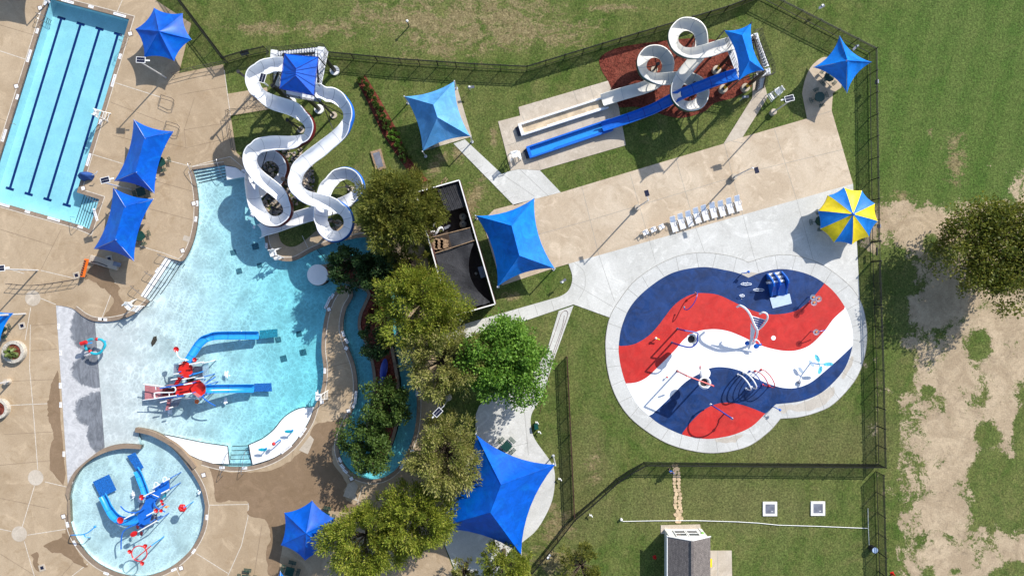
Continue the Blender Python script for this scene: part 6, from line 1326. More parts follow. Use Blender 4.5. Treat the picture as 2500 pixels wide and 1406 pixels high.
# twin toddler slide
ZC = lambda x, y: (1780+x/3.516, 640+y/3.516)
t = thing('twin_slide', 'small blue twin slide with grey steps and a white landing mat on the splash pad', 'slide', W(*ZC(420, 200), zs))
def prof_wall(x0, y0, x1, y1, nm='side_wall'):
    a, b = W(*ZC(x0, y0), .6), W(*ZC(x1, y1), .6); d = (b-a); n_ = d.cross(Vector((0, 0, 1))).normalized()*.07; pr = [(0, zs), (0, .55), (.25, 1.55), (.42, 1.9), (.55, 1.75), (.8, .9), (1, .45), (1, zs)]
    v = []
    for sg in (-1, 1):
        for u, z in pr: p = a+d*u; v.append((p.x+n_.x*sg, p.y+n_.y*sg, z))
    k = len(pr); m = MB(); m.add(v, [tuple(range(k)), tuple(range(k, 2*k))[::-1]]+[(i, i+k, (i+1) % k+k, (i+1) % k) for i in range(k)]); return part(nm, m, M_BLUE, t)
prof_wall(335, 100, 372, 297); prof_wall(388, 90, 428, 285, 'centre_wall'); prof_wall(455, 78, 500, 270)
for lane in ((340, 388, 372, 428), (392, 456, 430, 500)):
    for k in range(5):
        u0, u1 = k/11, (k+1)/11; q = [(lane[0]+(lane[2]-lane[0])*u0, 98-8*(lane[0] > 380)+190*u0), (lane[1]+(lane[3]-lane[1])*u0, 90-10*(lane[0] > 380)+190*u0), (lane[1]+(lane[3]-lane[1])*u1, 90-10*(lane[0] > 380)+190*u1), (lane[0]+(lane[2]-lane[0])*u1, 98-8*(lane[0] > 380)+190*u1)]
        m = MB(); h = .3+.25*k; m.prism(PW([ZC(*p) for p in q], h), zs, h); part('step', m, M_HATCH if k % 2 else M_PLASTIC, t)
    A1, B1_, A2, B2_ = ZC(lane[0]+(lane[2]-lane[0])*.46, 182), ZC(lane[1]+(lane[3]-lane[1])*.46, 175), ZC(lane[2], 290), ZC(lane[3], 280)
    m = MB(); v = [W(*A1, 1.3), W(*B1_, 1.3), W(*B2_, .15), W(*A2, .15)]; m.add(v+[p-Vector((0, 0, .08)) for p in v], [(3, 2, 1, 0), (4, 5, 6, 7), (0, 1, 5, 4), (1, 2, 6, 5), (2, 3, 7, 6), (3, 0, 4, 7)]); part('slide_bed', m, M_BLUE, t)
m = MB(); m.prism(PW([ZC(345, 307), ZC(515, 270), ZC(534, 354), ZC(370, 396)]), zs, zs+.08); part('landing_mat', m, M_PEARL, t)
for i, ((x, y), lb) in enumerate((((1365, 341), 'upper left of three clear lily pads beside the navy and red boundary'), ((1401, 351), 'rightmost of three clear lily pads beside the navy and red boundary'), ((1370, 376), 'lowest of three clear lily pads beside the navy and red boundary'), ((1385, 570), 'single clear lily pad with a blue stalk near the right white band'))):
    h = 1.5; c = W(*Z4_(x, y), h); t = thing('lily_pad_spray', lb, 'spray feature', (c.x, c.y, zs), 'clear lily pad sprays'); m = MB(); m.tube([(c.x, c.y, zs), (c.x, c.y, h)], .05, 8); part('stem', m, M_DBLUE, t, True)
    m = MB(); m.lathe(c, [(.05, -.1), (.3, -.02), (.36, .08), (.34, .08), (.2, 0), (0, -.02)], 20); part('pad', m, M_CLEAR, t, True); m = MB(); m.ball(c+Vector((0, 0, .05)), .11, .8); part('centre', m, M_ORANGE, t, True); m = MB(); m.ball(c+Vector((.1, .08, .05)), .07); part('bead', m, M_YEL, t, True)
bar3(t, Z4_, [(1385, 570, 1.5), (1420, 563, 1.5), (1445, 556, 1.3)], .05, M_DBLUE, 'arm')
t = thing('leaf_spray', 'blue spray plant with four teal petals on the right white band', 'spray feature', W(*Z4_(1410, 790), zs)); c = W(*Z4_(1408, 782), 1.7); m = MB(); m.tube([(c.x-.3, c.y, zs), (c.x, c.y, 1.7)], .07, 8); part('stem', m, M_SKYB, t, True)
M_PETAL = simple('teal_petal', (.12, .50, .66), .25, .6, var=.5, sc=4)
for x, y, a in ((1393, 742, 2.1), (1465, 781, 0.05), (1412, 820, -1.9)):
    q = W(*Z4_(x, y), 1.9); m = MB(); m.lathe(q, [(0, -.04), (.2, -.02), (.3, .03), (0, .0)], 16, tilt=Matrix.Rotation(a, 3, 'Z') @ Matrix.Diagonal((1.9 if a < .1 and a > 0 else 1.6, .75, 1)).to_3x3()); pt_ = part('petal', m, M_PETAL, t, True); m = MB(); m.tube([tuple(c), tuple(q)], .04, 6); part('petal_rib', m, M_TEAL, pt_)
q = W(*Z4_(1355, 776), 1.0); m = MB(); m.lathe(q, [(0, -.04), (.28, 0), (0, .03)], 16, tilt=Matrix.Rotation(2.2, 3, 'Z') @ Matrix.Diagonal((1.6, .7, 1)).to_3x3()); part('petal', m, M_CLEAR, t, True)
m = MB(); m.ball(W(*Z4_(1272, 900), .25), .2); solo('bubbler_ball', m, M_HATCH, 'small grey ball bubbler on the white band of the splash pad', 'bubbler', smooth=True)
t = thing('ground_nozzle', 'small red nozzle with a pale spout on the left white band', 'nozzle', W(*Z4_(400, 867), zs)); m = MB(); m.ball(W(*Z4_(402, 867), .45), .12); part('head', m, M_RED, t, True); m = MB(); m.tube([tuple(W(*Z4_(398, 868), zs)), tuple(W(*Z4_(402, 867), .45))], .05, 6); part('stem', m, M_WPAINT, t)
t = thing('ground_nozzle', 'small white and yellow spray nozzle on the left of the red band', 'nozzle', W(*Z4_(328, 610), zs)); m = MB(); m.ball(W(*Z4_(328, 610), .7), .14); m.tube([tuple(W(*Z4_(328, 612), zs)), tuple(W(*Z4_(328, 610), .7))], .06, 6); part('body', m, M_WPAINT, t, True); m = MB(); m.tube([tuple(W(*Z4_(334, 612), .7)), tuple(W(*Z4_(352, 620), .6))], .08, 6); part('spout', m, M_YEL, t)
m = MB(); m.lathe(W(*Z4_(1104, 608), zs), [(.27, 0), (.27, .03), (0, .03)], 28); solo('floor_disc', m, M_WHITE, 'round white disc set in the red band of the splash pad', 'disc')
for (x, y), (x2, y2), lb in (((918, 180), (940, 172), 'blue activation bollard at the upper notch of the splash pad'), ((1125, 1072), (1147, 1083), 'blue activation bollard at the lower notch of the splash pad')):
    t = thing('activation_bollard', lb, 'bollard', W(*Z4_(x, y), zs), 'blue bollards'); p = W(*Z4_(x, y), 1.2); m = MB(); m.tube([(p.x, p.y, zs), tuple(p), tuple(W(*Z4_(x2, y2), 1.2))], .055, 8); part('post', m, M_BLUE, t, True); m = MB(); m.ball(W(*Z4_(x2, y2), 1.2), .16); part('knob', m, M_BLUE, t, True)
M_JET = simple('jet_water', (.85, .9, .95), .2, .5, var=.05)
for (x, y, l), lb in (((920, 253, .75), 'upper'), ((1002, 291, .75), 'middle'), ((893, 329, .35), 'smallest')):
    m = MB(); c = W(*Z4_(x, y), zs); m.tube([tuple(c+Vector((l*cos(a*pi/8)*.9, .12*sin(a*pi/8), .12+.2*abs(sin(a*pi/16))))) for a in range(16)], .03, 5, closed=True); [m.ball(c+Vector((random.gauss(0, .3)*l, random.gauss(0, .12), .05)), random.uniform(.02, .05), seg=5) for k in range(20)]
    solo('ground_jet', m, M_JET, lb+' white ground water jet on the navy band', 'water jet', 'ground jets', smooth=True)

# ================================================================ SMALL THINGS
t = thing('rescue_board', 'orange rescue backboard on a stand beside the lower hip shade', 'rescue board', W(200, 655, Z1)); A_, B_ = W(206, 632, 1.3), W(195, 676, 1.3); d = (B_-A_); c = (A_+B_)/2
m = MB(); m.box((c.x, c.y, .85), (d.length, .16, .55), atan2(d.y, d.x), rx=.25); b_ = part('board', m, M_ORANGE, t, bev=.03); m = MB(); [m.box((A_.x+d.x*k/8, A_.y+d.y*k/8, 1.1), (.16, .17, .12), atan2(d.y, d.x)) for k in range(1, 8)]; part('straps', m, M_DARK, b_)
m = MB(); [m.tube([(c.x+d.x*u, c.y+d.y*u, Z1), (c.x+d.x*u, c.y+d.y*u, .7)], .04, 6) for u in (-.4, .4)]; m.tube([(c.x-d.x*.4, c.y-d.y*.4, .6), (c.x+d.x*.4, c.y+d.y*.4, .6)], .04, 6); part('stand', m, M_DARK, t)
# covered pool lift
t = thing('covered_pool_lift', 'pool lift under a blue canvas cover on the lap pool edge', 'pool lift', W(215, 432, Z1)); cv = MB(); C0 = W(213, 431, 0); v = []; f = []
for i in range(10):
    for j in range(14):
        a = j*2*pi/14; u = i/9; rr = (1-u**1.6)*(1+.22*noise.noise((cos(a)*2, sin(a)*2, u*2)))+.02; v.append((C0.x+rr*.95*cos(a)+.15*u, C0.y+rr*.52*sin(a)+.1*u, Z1+.1+1.25*u+.05*noise.noise((a*3, u*4, 2))))
for i in range(9):
    for j in range(14): f.append((i*14+j, i*14+(j+1) % 14, (i+1)*14+(j+1) % 14, (i+1)*14+j))
cv.add(v, f); part('cover', cv, M_BLUEC, t, True); m = MB(); m.tube([tuple(W(225, 428, 1.1)), tuple(W(234, 424, 1.3)), tuple(W(238, 418, 1.3))], .05, 6); part('lift_arm', m, M_GALV, t)
# drink cooler / shower block under the lower shade
t = thing('shower_block', 'grey shower bench block in the shadow below the lower hip shade', 'shower block', W(252, 640, Z1)); m = MB(); m.box(W(255, 641, .25), (3.4, .9, .4), -.28); part('block', m, M_SLAB, t, bev=.03); m = MB(); m.box(W(286, 645, .5), (.9, .5, .1), -.28); part('shelf', m, M_HATCH, t); m = MB(); m.tube([tuple(W(222, 638, .5)), tuple(W(240, 641, .6)), tuple(W(262, 650, .6))], .05, 6); part('handle', m, M_DARK, t)
for (x, y, r), lb in (((40, 858, 27), 'round stone planter with red mulch at the left edge'), ((3, 996, 24), 'round stone planter cut by the left edge')):
    c = W(x, y, Z1); r *= S; t = thing('round_planter', lb, 'planter', c, 'round stone planters'); m = MB(); m.lathe(c, [(r, 0), (r*1.02, .5), (r, .6), (r*.72, .6), (r*.68, .45), (0, .45)], 36); part('ring', m, simple('planter_stone', (.5, .46, .39), .9, .2, var=.35, sc=7, bstr=.3), t); m = MB(); m.lathe(c+Vector((0, 0, .46)), [(r*.68, 0), (r*.5, .06), (0, .08)], 24); part('mulch', m, M_MULCH, t)
for i in range(5):
    pass
def yucca(px, py, r, h, n, label, group=None):
    c = W(px, py, h); t = thing('spiky_plant', label, 'plant', (c.x, c.y, .4), group); m = MB()
    for k in range(n):
        a = random.random()*6.28; e = random.uniform(.1, 1.1); L = r*random.uniform(.7, 1.1); p0 = Vector((c.x, c.y, h*.7)); p1 = p0+Vector((cos(a)*L*.55*cos(e*.6), sin(a)*L*.55*cos(e*.6), L*.4*e)); p2 = p0+Vector((cos(a)*L, sin(a)*L, L*.1*e-.15)); s_ = Vector((-sin(a), cos(a), 0))*.05
        m.add([p0-s_, p0+s_, p1+s_*1.3, p1-s_*1.3, p2], [(0, 1, 2, 3), (3, 2, 4)])
    part('leaves', m, M_PALM, t); m = MB(); m.tube([(c.x, c.y, .3), (c.x, c.y, h*.75)], .08, 7); part('stem', m, M_BARK, t); return t
M_PALM = simple('palm_leaf', (.12, .17, .03), .5, .4, var=.6, sc=4, transl=.2)
yucca(16, 862, .9, 1.5, 60, 'green spiky plant leaning out of the planter at the left edge'); yucca(33, 868, .5, .9, 30, 'small yellow-green plant inside the round planter')
t = thing('lamp_footing', 'pale round lamp footing with a white pole running out at the left edge', 'lamp', W(22, 931, Z1)); m = MB(); m.lathe(W(22, 931, Z1), [(.34, 0), (.34, .6), (0, .62)], 18); part('footing', m, M_SLAB, t, True); m = MB(); c = W(22, 931, .6); m.tube([tuple(c), (c.x, c.y, 6.5)], .09, 8); part('pole', m, M_GALV, t)
for (x, y), lb in (((405, 252), 'upper bent handrail with dark guard on the concrete steps'), ((418, 316), 'lower bent handrail partly under the upper hip shade')):
    t = thing('step_handrail', lb, 'handrail', W(x, y, Z1), 'concrete step handrails')
    for s_ in (0, 1):
        m = MB(); q = [(x-12, y-20+8*s_, Z1), (x-12, y-20+8*s_, 1.0), (x+14, y-12+8*s_, 1.15), (x+20, y-6+8*s_, .9), (x+20, y-6+8*s_, Z1)]; m.tube([tuple(W(*p)) for p in q], .03, 6); part('rail', m, M_HRAIL, t)
# person in blue by the gate of the yard: one continuous skinned body
def person(px, py, rz, label):
    t = thing('person', label, 'person', W(px, py, 0))
    J = {'pel': ((0, 0, .95), .13), 'sp': ((.02, 0, 1.15), .13), 'ch': ((.04, 0, 1.35), .15), 'nk': ((.06, 0, 1.5), .06), 'hd': ((.09, 0, 1.6), .085), 'tp': ((.09, 0, 1.72), .09),
         'sl': ((.03, .19, 1.4), .07), 'el': ((.08, .3, 1.15), .048), 'wl': ((.3, .26, 1.05), .035), 'hl': ((.38, .24, 1.05), .03), 'sr': ((.03, -.19, 1.4), .07), 'er': ((.02, -.32, 1.15), .048), 'wr': ((.22, -.34, 1.0), .035), 'hr': ((.3, -.33, 1.0), .03),
         'tl': ((.02, .1, .88), .095), 'kl': ((.12, .12, .5), .062), 'al': ((.1, .12, .1), .04), 'fl': ((.24, .13, .05), .04), 'tr': ((-.02, -.1, .88), .095), 'kr': ((-.02, -.12, .5), .062), 'ar': ((-.16, -.12, .1), .04), 'fr': ((-.04, -.13, .05), .04)}
    ks = list(J); E = [('pel', 'sp'), ('sp', 'ch'), ('ch', 'nk'), ('nk', 'hd'), ('hd', 'tp'), ('ch', 'sl'), ('sl', 'el'), ('el', 'wl'), ('wl', 'hl'), ('ch', 'sr'), ('sr', 'er'), ('er', 'wr'), ('wr', 'hr'), ('pel', 'tl'), ('tl', 'kl'), ('kl', 'al'), ('al', 'fl'), ('pel', 'tr'), ('tr', 'kr'), ('kr', 'ar'), ('ar', 'fr')]
    me = bpy.data.meshes.new('body'); me.from_pydata([J[k][0] for k in ks], [(ks.index(a), ks.index(b)) for a, b in E], []); o = bpy.data.objects.new('body', me); COL.objects.link(o); o.parent = t
    sk = o.modifiers.new('skin', 'SKIN'); ss = o.modifiers.new('sub', 'SUBSURF'); ss.levels = ss.render_levels = 2
    for i, k in enumerate(ks): me.skin_vertices[0].data[i].radius = (J[k][1],)*2
    me.skin_vertices[0].data[0].use_root = True; me.materials.append(M_SKIN)
    R = Matrix.Rotation(0, 3, 'Z')
    m = MB(); m.tube([(.01, 0, .93), (.02, 0, 1.15), (.04, 0, 1.36), (.05, 0, 1.46)], .19, 14, .12); m.tube([(.04, .12, 1.41), (.06, .25, 1.28)], .1, 10, .08); m.tube([(.04, -.12, 1.41), (.03, -.27, 1.28)], .1, 10, .08); part('shirt', m, M_SHIRT, t, True, local=True)
    for s_, k, a, tt in ((1, 'kl', 'al', 'tl'), (-1, 'kr', 'ar', 'tr')): m = MB(); m.tube([(J[tt][0][0], J[tt][0][1], .95), J[k][0], J[a][0]], .13, 10, .07); part('trouser_leg', m, M_TROU, t, True, local=True)
    m = MB(); m.ball((.07, 0, 1.69), .118, 1.0, seg=14); part('hair', m, M_HAIR, t, True, local=True)
    for s_, x, z in ((1, .38, 1.05), (-1, .3, 1.0)):
        y = .24 if s_ > 0 else -.33
        m = MB(); [m.tube([(x, y+.017*(j-1.5), z), (x+.05, y+.019*(j-1.5), z-.005), (x+.085-.008*abs(j-1.3), y+.019*(j-1.5), z-.03)], .009, 5, .007) for j in range(4)]; m.tube([(x-.02, y+.03*s_, z), (x+.03, y+.055*s_, z-.01)], .01, 5, .008); part('fingers', m, M_SKIN, t, True, local=True)
    t.rotation_euler = (0, 0, rz); return t
person(1633, 1146, 1.2, 'person in a bright blue shirt at the fence by the flagstone path')
for (x, y), lb in (((1598, 1359), 'orange traffic cone in the shadow of the small white house'), ((2178, 1399), 'orange traffic cone on the bare soil at the bottom edge')):
    c = W(x, y, 0); t = thing('traffic_cone', lb, 'traffic cone', c, 'traffic cones'); m = MB(); m.lathe(c, [(.15, .03), (.13, .1), (.03, .7), (0, .7)], 16); b_ = part('cone', m, M_RED, t, True); m = MB(); m.lathe(c, [(.095, .3), (.07, .45)], 16); part('white_band', m, M_WPAINT, b_); m = MB(); m.box(c+Vector((0, 0, .02)), (.4, .4, .04), .3); part('base', m, M_RED, t)
t = thing('steel_drum', 'dark drum with pale blue lid standing by the yard fence', 'drum', W(2128, 1338, 0)); c = W(2127, 1336, 0); m = MB(); m.lathe(c, [(.36, 0), (.37, .4), (.36, .8), (.38, .82), (.38, .86), (0, .86)], 24); part('body', m, M_DARK, t, True); m = MB(); m.lathe(c+Vector((0, 0, .862)), [(.34, 0), (.3, .03), (0, .02)], 24); part('lid', m, M_PEARL, t)
m = MB(); m.tube([tuple(W(x, y, .1)) for x, y in ((1520, 1272), (1600, 1270.5), (1700, 1270), (1800, 1273), (1850, 1276), (1900, 1281), (2000, 1284), (2118, 1289))], .038, 8); solo('white_pipe', m, M_WPAINT, 'long white pipe lying across the yard lawn', 'pipe')
m = MB(); m.tube([tuple(W(x, y, .1)) for x, y in ((2119, 1240), (2120, 1290), (2122, 1330))], .03, 6); solo('white_pipe', m, M_WPAINT, 'short thin white pipe running down to the drum', 'pipe')
t = thing('pipe_marker', 'small white round cap at the left end of the long pipe', 'marker', W(1516, 1266, 0)); m = MB(); m.lathe(W(1516, 1266, 0), [(.14, 0), (.16, .35), (.1, .42), (0, .42)], 14); part('cap', m, M_WPAINT, t, True)
for (x, y), lb in (((1879, 1241), 'left of two grey hatches with white frames in the yard lawn'), ((1996, 1240), 'right of two grey hatches with white frames in the yard lawn')):
    c = W(x, y, 0); t = thing('ground_hatch', lb, 'hatch', c, 'ground hatches'); m = MB(); w_ = 1.66
    for sx, sy, dx, dy in ((0, .69, w_, .28), (0, -.69, w_, .28), (.69, 0, .28, w_-.56), (-.69, 0, .28, w_-.56)): m.box(c+Vector((sx, sy, .06)), (dx, dy, .16), 0)
    part('frame', m, M_SILL, t); m = MB(); m.box(c+Vector((0, 0, .05)), (w_-.56, w_-.56, .1)); p_ = part('lid', m, M_HATCH, t); m = MB(); m.box(c+Vector((.25, -.3, .11)), (.2, .06, .02)); part('handle', m, M_WPAINT, p_)
c = W(923, 392, 0); t = thing('ground_hatch', 'tilted grey hatch in a tan wooden frame between the blue-sided slide and shrubs', 'hatch', c); m = MB(); m.prism(PW([(905, 372), (930, 364), (943, 412), (919, 419)]), 0, .22); part('frame', m, M_WOOD, t); m = MB(); m.prism(PW([(911, 376), (927, 371), (937, 407), (922, 412)]), .22, .235); part('lid', m, M_HATCH, t)
m = MB(); a = W(606, 140); m.box((a.x, a.y+.1, 1.2), (.95, .06, .6), .28, rx=-.6); solo('notice_board', m, M_PANEL, 'dark blue notice panel on the short fence left of the slide tower', 'notice board')
for (x, y), lb in (((2122, 210), 'small white box mounted on the east fence below the four-pointed shade'), ((2127, 555), 'small pale box on the east fence beside the striped umbrella')):
    m = MB(); a = W(x, y); m.box((a.x+.1, a.y, 1.5), (.22, .45, .5)); solo('fence_box', m, M_HATCH, lb, 'box', bev=.02)
m = MB(); a = W(1309, 1039); m.box((a.x, a.y, .3), (.42, .6, .6), .1); m.box((a.x, a.y, .62), (.46, .64, .05), .1); solo('utility_box', m, M_GREEN, 'green utility box on the lawn edge of the round plaza', 'utility box')
for (x, y), lb in (((1308, 1029), 'small white valve pipe just above the green utility box'), ((1314, 1052), 'small white sprinkler pipe just below the green utility box'), ((1350, 1130), 'white pipe stub at the right tip of the huge sail'), ((1364, 1166), 'white elbow pipes beside the rusty brown fence'), ((1124, 780), 'small white globe below the equipment yard'), ((1439, 1254), 'white pipe stub lying near the curved fence')):
    c = W(x, y); m = MB(); m.tube([tuple(c), (c.x, c.y, .45), (c.x+.12, c.y+.1, .55), (c.x+.3, c.y-.2, .5)], .06, 7); m.ball((c.x, c.y, .5), .1); solo('pipe_stub', m, M_WPAINT, lb, 'pipe', 'white pipe stubs')
for (x, y), lb in (((1342, 1354), 'upper right of two white cleanout caps near the bottom fence'), ((1338, 1360), 'lower left of two white cleanout caps near the bottom fence')): m = MB(); m.lathe(W(x, y), [(.14, 0), (.14, .15), (0, .16)], 14); solo('cleanout_cap', m, M_WPAINT, lb, 'cap', 'cleanout caps')
c = W(1706, 1290); t = thing('downspout_post', 'lime green capped white post at the corner of the small house', 'post', c); m = MB(); m.tube([tuple(c), (c.x, c.y, 1.5)], .11, 10); part('post', m, M_WPAINT, t, True); m = MB(); m.ball((c.x, c.y, 1.55), .2, .7); part('cap', m, M_LIME, t, True)
M_HOSE = simple('dark_red_hose', (.12, .03, .03), .6, .3)
m = MB(); m.tube([tuple(W(x, y, Z1+.02)) for x, y in sm([(1330, 880), (1352, 820), (1367, 775), (1372, 764), (1380, 758), (1386, 762), (1385, 772), (1372, 810), (1352, 870), (1342, 900)], 5)], .02, 5); m.tube([tuple(W(x, y, Z1+.02)) for x, y in sm([(1318, 1010), (1325, 975), (1333, 960), (1345, 880), (1372, 800), (1378, 770)], 5)], .018, 5); solo('garden_hose', m, M_HOSE, 'dark red garden hose looped along the narrow path', 'hose')
t = thing('blue_ornament', 'long dark blue fish-shaped ornament on the red mulch of the river island', 'ornament', W(936, 905, .02)); m = MB(); m.lathe(W(937, 902, .3), [(0, -.25), (.35, -.12), (.45, 0), (.3, .12), (0, .2)], 20, tilt=Matrix.Rotation(-.15, 3, 'Z') @ Matrix.Diagonal((.95, 2.9, 1)).to_3x3()); part('body', m, M_DBLUE, t, True); m = MB(); m.prism(PW([(926, 925), (937, 925), (934, 940), (922, 938)], .3), .15, .35); part('tail', m, M_DBLUE, t)
t = thing('star_ornament', 'pink star-shaped flower ornament below the dark blue one on the island', 'ornament', W(944, 938, .02)); m = MB(); c = W(944, 938, .5)
for k in range(9): a = k*2*pi/9; m.add([c+Vector((.08*cos(a-.5), .08*sin(a-.5), 0)), c+Vector((.08*cos(a+.5), .08*sin(a+.5), 0)), c+Vector((.42*cos(a), .42*sin(a), .12)), c+Vector((0, 0, .1)), c+Vector((0, 0, -.06))], [(0, 1, 3), (1, 2, 3), (2, 0, 3), (0, 2, 4), (2, 1, 4)])
part('petals', m, simple('pink_paint', (.75, .25, .35), .5, .4), t); m = MB(); m.tube([(c.x, c.y, 0), tuple(c)], .03, 5); part('stem', m, M_DARK, t)
m = MB(); A_, B_ = W(764, 598, 0), W(794, 634, 0); [m.bar((A_+(B_-A_)*u)+Vector((0, 0, -.02)), (A_+(B_-A_)*u)+Vector((.45, .1, -.02)), .04, .03) for u in [k/14 for k in range(15)]]; m.bar(A_, B_, .06, .05); solo('water_grate', m, M_DARK, 'thin dark slatted barrier across the channel above the round ledge', 'barrier')

# ================================================================ TREES AND SHRUBS
def leaf_mat(name, a, b, c, tr=.4):
    n = NT(name); g = n.n('ShaderNodeNewGeometry'); k = n.mapr(n.noise(.7, 3, .6), .35, .65); col = n.mix(k, a, b)
    col = n.mix(n.math('MULTIPLY', n.mapr(g.outputs['Random Per Island'], .45, 1.0), .65), col, c)
    return n.bsdf(col, .55, .35, transl=tr)
L_CED = leaf_mat('olive_feathery_leaves', (.10, .125, .02), (.18, .19, .03), (.30, .28, .06))
L_YEL = leaf_mat('yellow_olive_leaves', (.15, .21, .022), (.27, .32, .035), (.46, .42, .08))
L_TAN = leaf_mat('tan_olive_leaves', (.20, .235, .045), (.32, .32, .08), (.54, .46, .21))
L_BRI = leaf_mat('bright_green_leaves', (.10, .22, .025), (.17, .32, .04), (.29, .48, .08))
L_DRK = leaf_mat('dark_green_leaves', (.03, .07, .02), (.05, .10, .028), (.09, .15, .04))
L_MID = leaf_mat('mid_green_leaves', (.06, .115, .022), (.095, .16, .03), (.16, .23, .05))
L_OAK = leaf_mat('dark_olive_leaves', (.09, .12, .018), (.17, .19, .025), (.29, .26, .05))
def crown_np(cx, cy, zc, R, Hh, nclump, nleaf, ll, lw, seed, feather=True, lobes=6, gap=.0):
    """crown of small leaf faces gathered in clumps around the limbs' ends"""
    r = np.random.default_rng(seed); ctr = []
    lob = [((i_+r.uniform(-.3, .3))*2*pi/lobes, r.uniform(.3, .8), r.uniform(.2, .46)) for i_ in range(lobes)]
    while len(ctr) < nclump:
        a, d, s_ = lob[r.integers(lobes)] if r.random() < .88 else (0, 0, .7)
        v = r.normal(size=3); v /= np.linalg.norm(v); rad = r.uniform(.45, 1)**.6
        p = np.array([cos(a)*d+v[0]*s_*rad, sin(a)*d+v[1]*s_*rad, v[2]*rad*.9])
        if hypot(p[0], p[1]) > 1.12 or (p[2] < -.35 and r.random() < .75): continue
        ctr.append(p)
    ctr = np.array(ctr)*[R, R, Hh]+[cx, cy, zc]; N = nclump*nleaf
    C = np.repeat(ctr, nleaf, 0); cr = np.repeat(r.uniform(.65, 1.35, nclump), nleaf)
    dv = r.normal(size=(N, 3)); dv /= np.linalg.norm(dv, axis=1)[:, None]; dv[:, 2] *= .75
    sp_ = R*.16*(r.random(N)**.5)*cr
    if feather:
        out = ctr-np.array([cx, cy, zc-.6*Hh]); out /= np.linalg.norm(out, axis=1)[:, None]; O = np.repeat(out, nleaf, 0)
        P = C+dv*sp_[:, None]*.8+O*(r.random(N)*R*.24)[:, None]; D = O*.9+dv*.8+r.normal(size=(N, 3))*.25
    else: P = C+dv*sp_[:, None]; D = dv+r.normal(size=(N, 3))*.6
    D /= np.linalg.norm(D, axis=1)[:, None]; U = r.normal(size=(N, 3)); U[:, 2] *= .4; Sd = np.cross(D, U); Sd /= np.linalg.norm(Sd, axis=1)[:, None]
    l = ll*r.uniform(.6, 1.3, N)[:, None]; w = lw*r.uniform(.6, 1.3, N)[:, None]
    V = np.stack([P, P+D*l*.5+Sd*w*.5, P+D*l, P+D*l*.5-Sd*w*.5], 1).reshape(-1, 3)
    return V, ctr
def mesh_quads(name, V, mat, org):
    me = bpy.data.meshes.new(name); n = len(V); me.vertices.add(n); me.vertices.foreach_set('co', (V-np.array(org)).ravel()); me.loops.add(n); me.loops.foreach_set('vertex_index', np.arange(n, dtype=np.int32))
    me.polygons.add(n//4); me.polygons.foreach_set('loop_start', np.arange(0, n, 4, dtype=np.int32)); me.update(calc_edges=True); me.materials.append(mat)
    o = bpy.data.objects.new(name, me); COL.objects.link(o); return o
def tree(px, py, rp, h, mat, label, seed, feather=True, ll=.34, lw=.12, ncl=150, nl=75, th=.3, lobes=10, flat=.42, name='leafy_tree', group='trees', bare=False, base=None):
    zc = h*.62; c = W(px, py, zc+h*.2); R = rp*S*(CAMH-zc)/CAMH; b = Vector((c.x, c.y, 0)) if base is None else W(*base)
    t = thing(name, label, 'tree', b, group)
    V, ctr = crown_np(c.x, c.y, zc, R, h*flat, ncl, nl, ll, lw, seed, feather, lobes)
    o = mesh_quads('crown', V, mat, b); o.parent = t; KIDS.setdefault(t.name, []).append(o)
    m = MB(); m.tube([(b.x, b.y, -.1), (b.x+.1, b.y+.05, h*.2), (c.x, c.y, h*.45)], th, 9, th*.6); fork = Vector((c.x, c.y, h*.42)); r = random.Random(seed)
    idx = r.sample(range(len(ctr)), min(len(ctr), 46 if not bare else 80))
    for k in idx:
        q = Vector(ctr[k]); mid = fork.lerp(q, .5)+Vector((r.uniform(-.3, .3), r.uniform(-.3, .3), -.25)); m.tube([tuple(fork), tuple(mid), tuple(q)], th*.26, 5, .025)
    part('trunk', m, M_BARK, t)
    return t
tree(976, 508, 105, 10, L_CED, 'big dark olive feathery tree between the white slides and the equipment yard', 11, ncl=330, nl=110, ll=.36, lw=.12, lobes=14)
tree(1022, 740, 104, 8.5, L_YEL, 'yellow-olive tree overlapping the lower left wall of the equipment yard', 12, ncl=260, nl=110, lobes=12)
tree(845, 648, 58, 6, L_DRK, 'dark green tree at the top of the river island behind the round ledge', 13, False, .26, .2, 90, 70, .2)
tree(918, 668, 62, 6.5, L_DRK, 'dark green tree in the shade below the big olive tree', 14, False, .26, .2, 90, 70, .2)
tree(915, 838, 44, 5, L_DRK, 'small round dark tree on the river island beside the deck peninsula', 15, False, .24, .18, 70, 60, .15)
tree(938, 992, 64, 6, L_MID, 'middle dark green tree on the river island below the blue ornament', 16, False, .28, .2, 120, 70, .2)
tree(893, 1092, 72, 6, L_MID, 'lowest dark green tree over the river bend', 17, False, .28, .2, 140, 70, .2)
tree(1080, 885, 94, 8, L_TAN, 'tan-olive tree left of the bright green tree', 18, ncl=210, nl=90, bare=True)
tree(1233, 888, 112, 8.5, L_BRI, 'bright fresh green broadleaf tree above the round plaza', 19, False, .30, .24, 300, 85, .3, lobes=14)
tree(1082, 1118, 92, 8, L_TAN, 'tan-olive tree overlapping the upper left edge of the huge sail', 20, ncl=210, nl=90, bare=True)
tree(1008, 1272, 94, 8, L_YEL, 'yellow-olive tree left of the huge sail, the middle one of the lower row', 21, ncl=250, nl=100, lobes=12)
tree(878, 1330, 92, 8, L_YEL, 'yellow-olive tree overlapping the lower hexagonal shade', 22, ncl=250, nl=100, lobes=12)
tree(1228, 1392, 62, 7, L_YEL, 'yellow tree at the bottom edge below the huge sail', 23, ncl=110, nl=70)
tree(1132, 1412, 36, 5, L_TAN, 'small sparse tan tree cut by the bottom edge', 24, ncl=50, nl=50, bare=True)
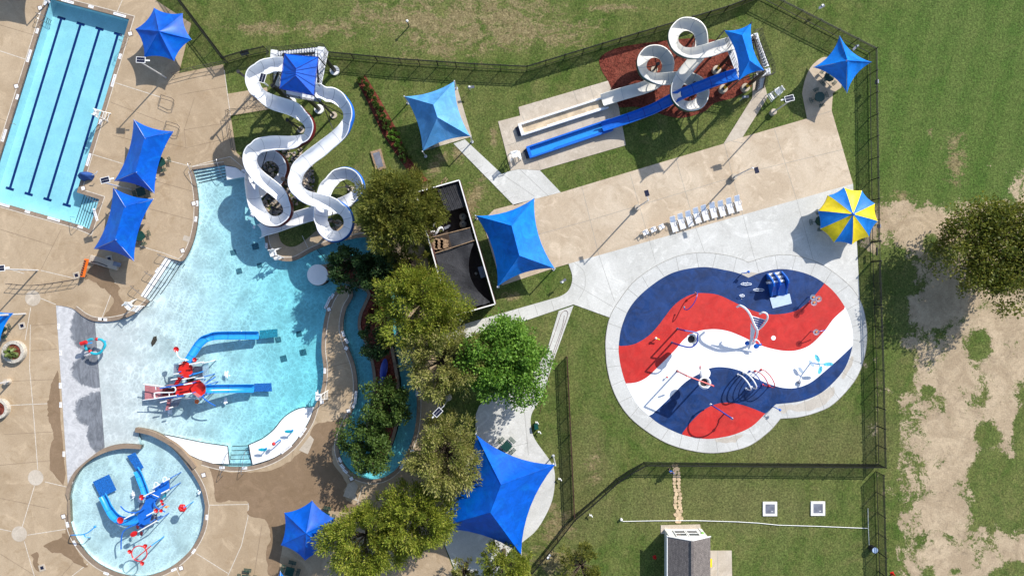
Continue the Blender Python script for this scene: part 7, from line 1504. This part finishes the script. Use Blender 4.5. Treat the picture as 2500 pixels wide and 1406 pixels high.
tree(1425, 1402, 62, 6.5, L_CED, 'loose green tree at the bottom edge right of the diagonal fence', 25, ncl=80, nl=60)
tree(2468, 612, 146, 8.2, L_OAK, 'huge dark olive oak cut by the right edge over bare soil', 26, False, .30, .22, 330, 85, .4, lobes=14, flat=.3, base=(2400, 618))
tree(990, 640, 44, 6, L_CED, 'small olive tree filling the gap between the two biggest feathery trees', 27, ncl=60, nl=70, bare=True)
tree(1340, -95, 60, 6, L_CED, 'tree outside the top edge of the photo', 28, ncl=4, nl=4) if False else None
def shrub(px, py, r, h, mat, label, seed, name='shrub', n=26, nl=26):
    c = W(px, py, 0); t = thing(name, label, 'shrub', c, 'shrubs in the mulch beds'); V, ctr = crown_np(c.x, c.y, h*.5, r, h*.5, n, nl, .2, .1, seed, True, 3); o = mesh_quads('foliage', V, mat, c); o.parent = t
    m = MB(); [m.tube([(c.x, c.y, 0), tuple(ctr[k])], .02, 4, .01) for k in range(0, len(ctr), 6)]; part('stem', m, M_BARK, t)
SH = [(878, 197, .32), (888, 211, .32), (897, 225, .36), (905, 239, .36), (912, 256, .34), (921, 270, .34), (928, 286, .38), (938, 303, .42), (947, 314, .4), (956, 330, .5), (963, 343, .48), (971, 359, .42), (978, 373, .42), (986, 387, .42)]
on = ['first', 'second', 'third', 'fourth', 'fifth', 'sixth', 'seventh', 'eighth', 'ninth', 'tenth', 'eleventh', 'twelfth', 'thirteenth', 'last']
for i, (x, y, r) in enumerate(SH): shrub(x+6, y+1, r*1.2, .7, L_BRI if i in (9, 10) else L_MID, '%s green shrub from the top of the narrow red mulch strip' % on[i], 50+i)
M_REDL = leaf_mat('red_shrub_leaves', (.16, .03, .02), (.22, .05, .03), (.30, .10, .05))
shrub(912, 765, .75, 1.0, M_REDL, 'red-leaved shrub on the river island, middle part', 71, n=30, nl=40); shrub(925, 745, .6, .9, M_REDL, 'red-leaved shrub just above the middle one on the island', 72, n=26, nl=40); shrub(958, 925, .55, .8, M_REDL, 'red-leaved shrub beside the pink star ornament', 73, n=26, nl=36); shrub(906, 778, .35, .6, L_DRK, 'small grey-green shrub by the left kerb of the island', 74)
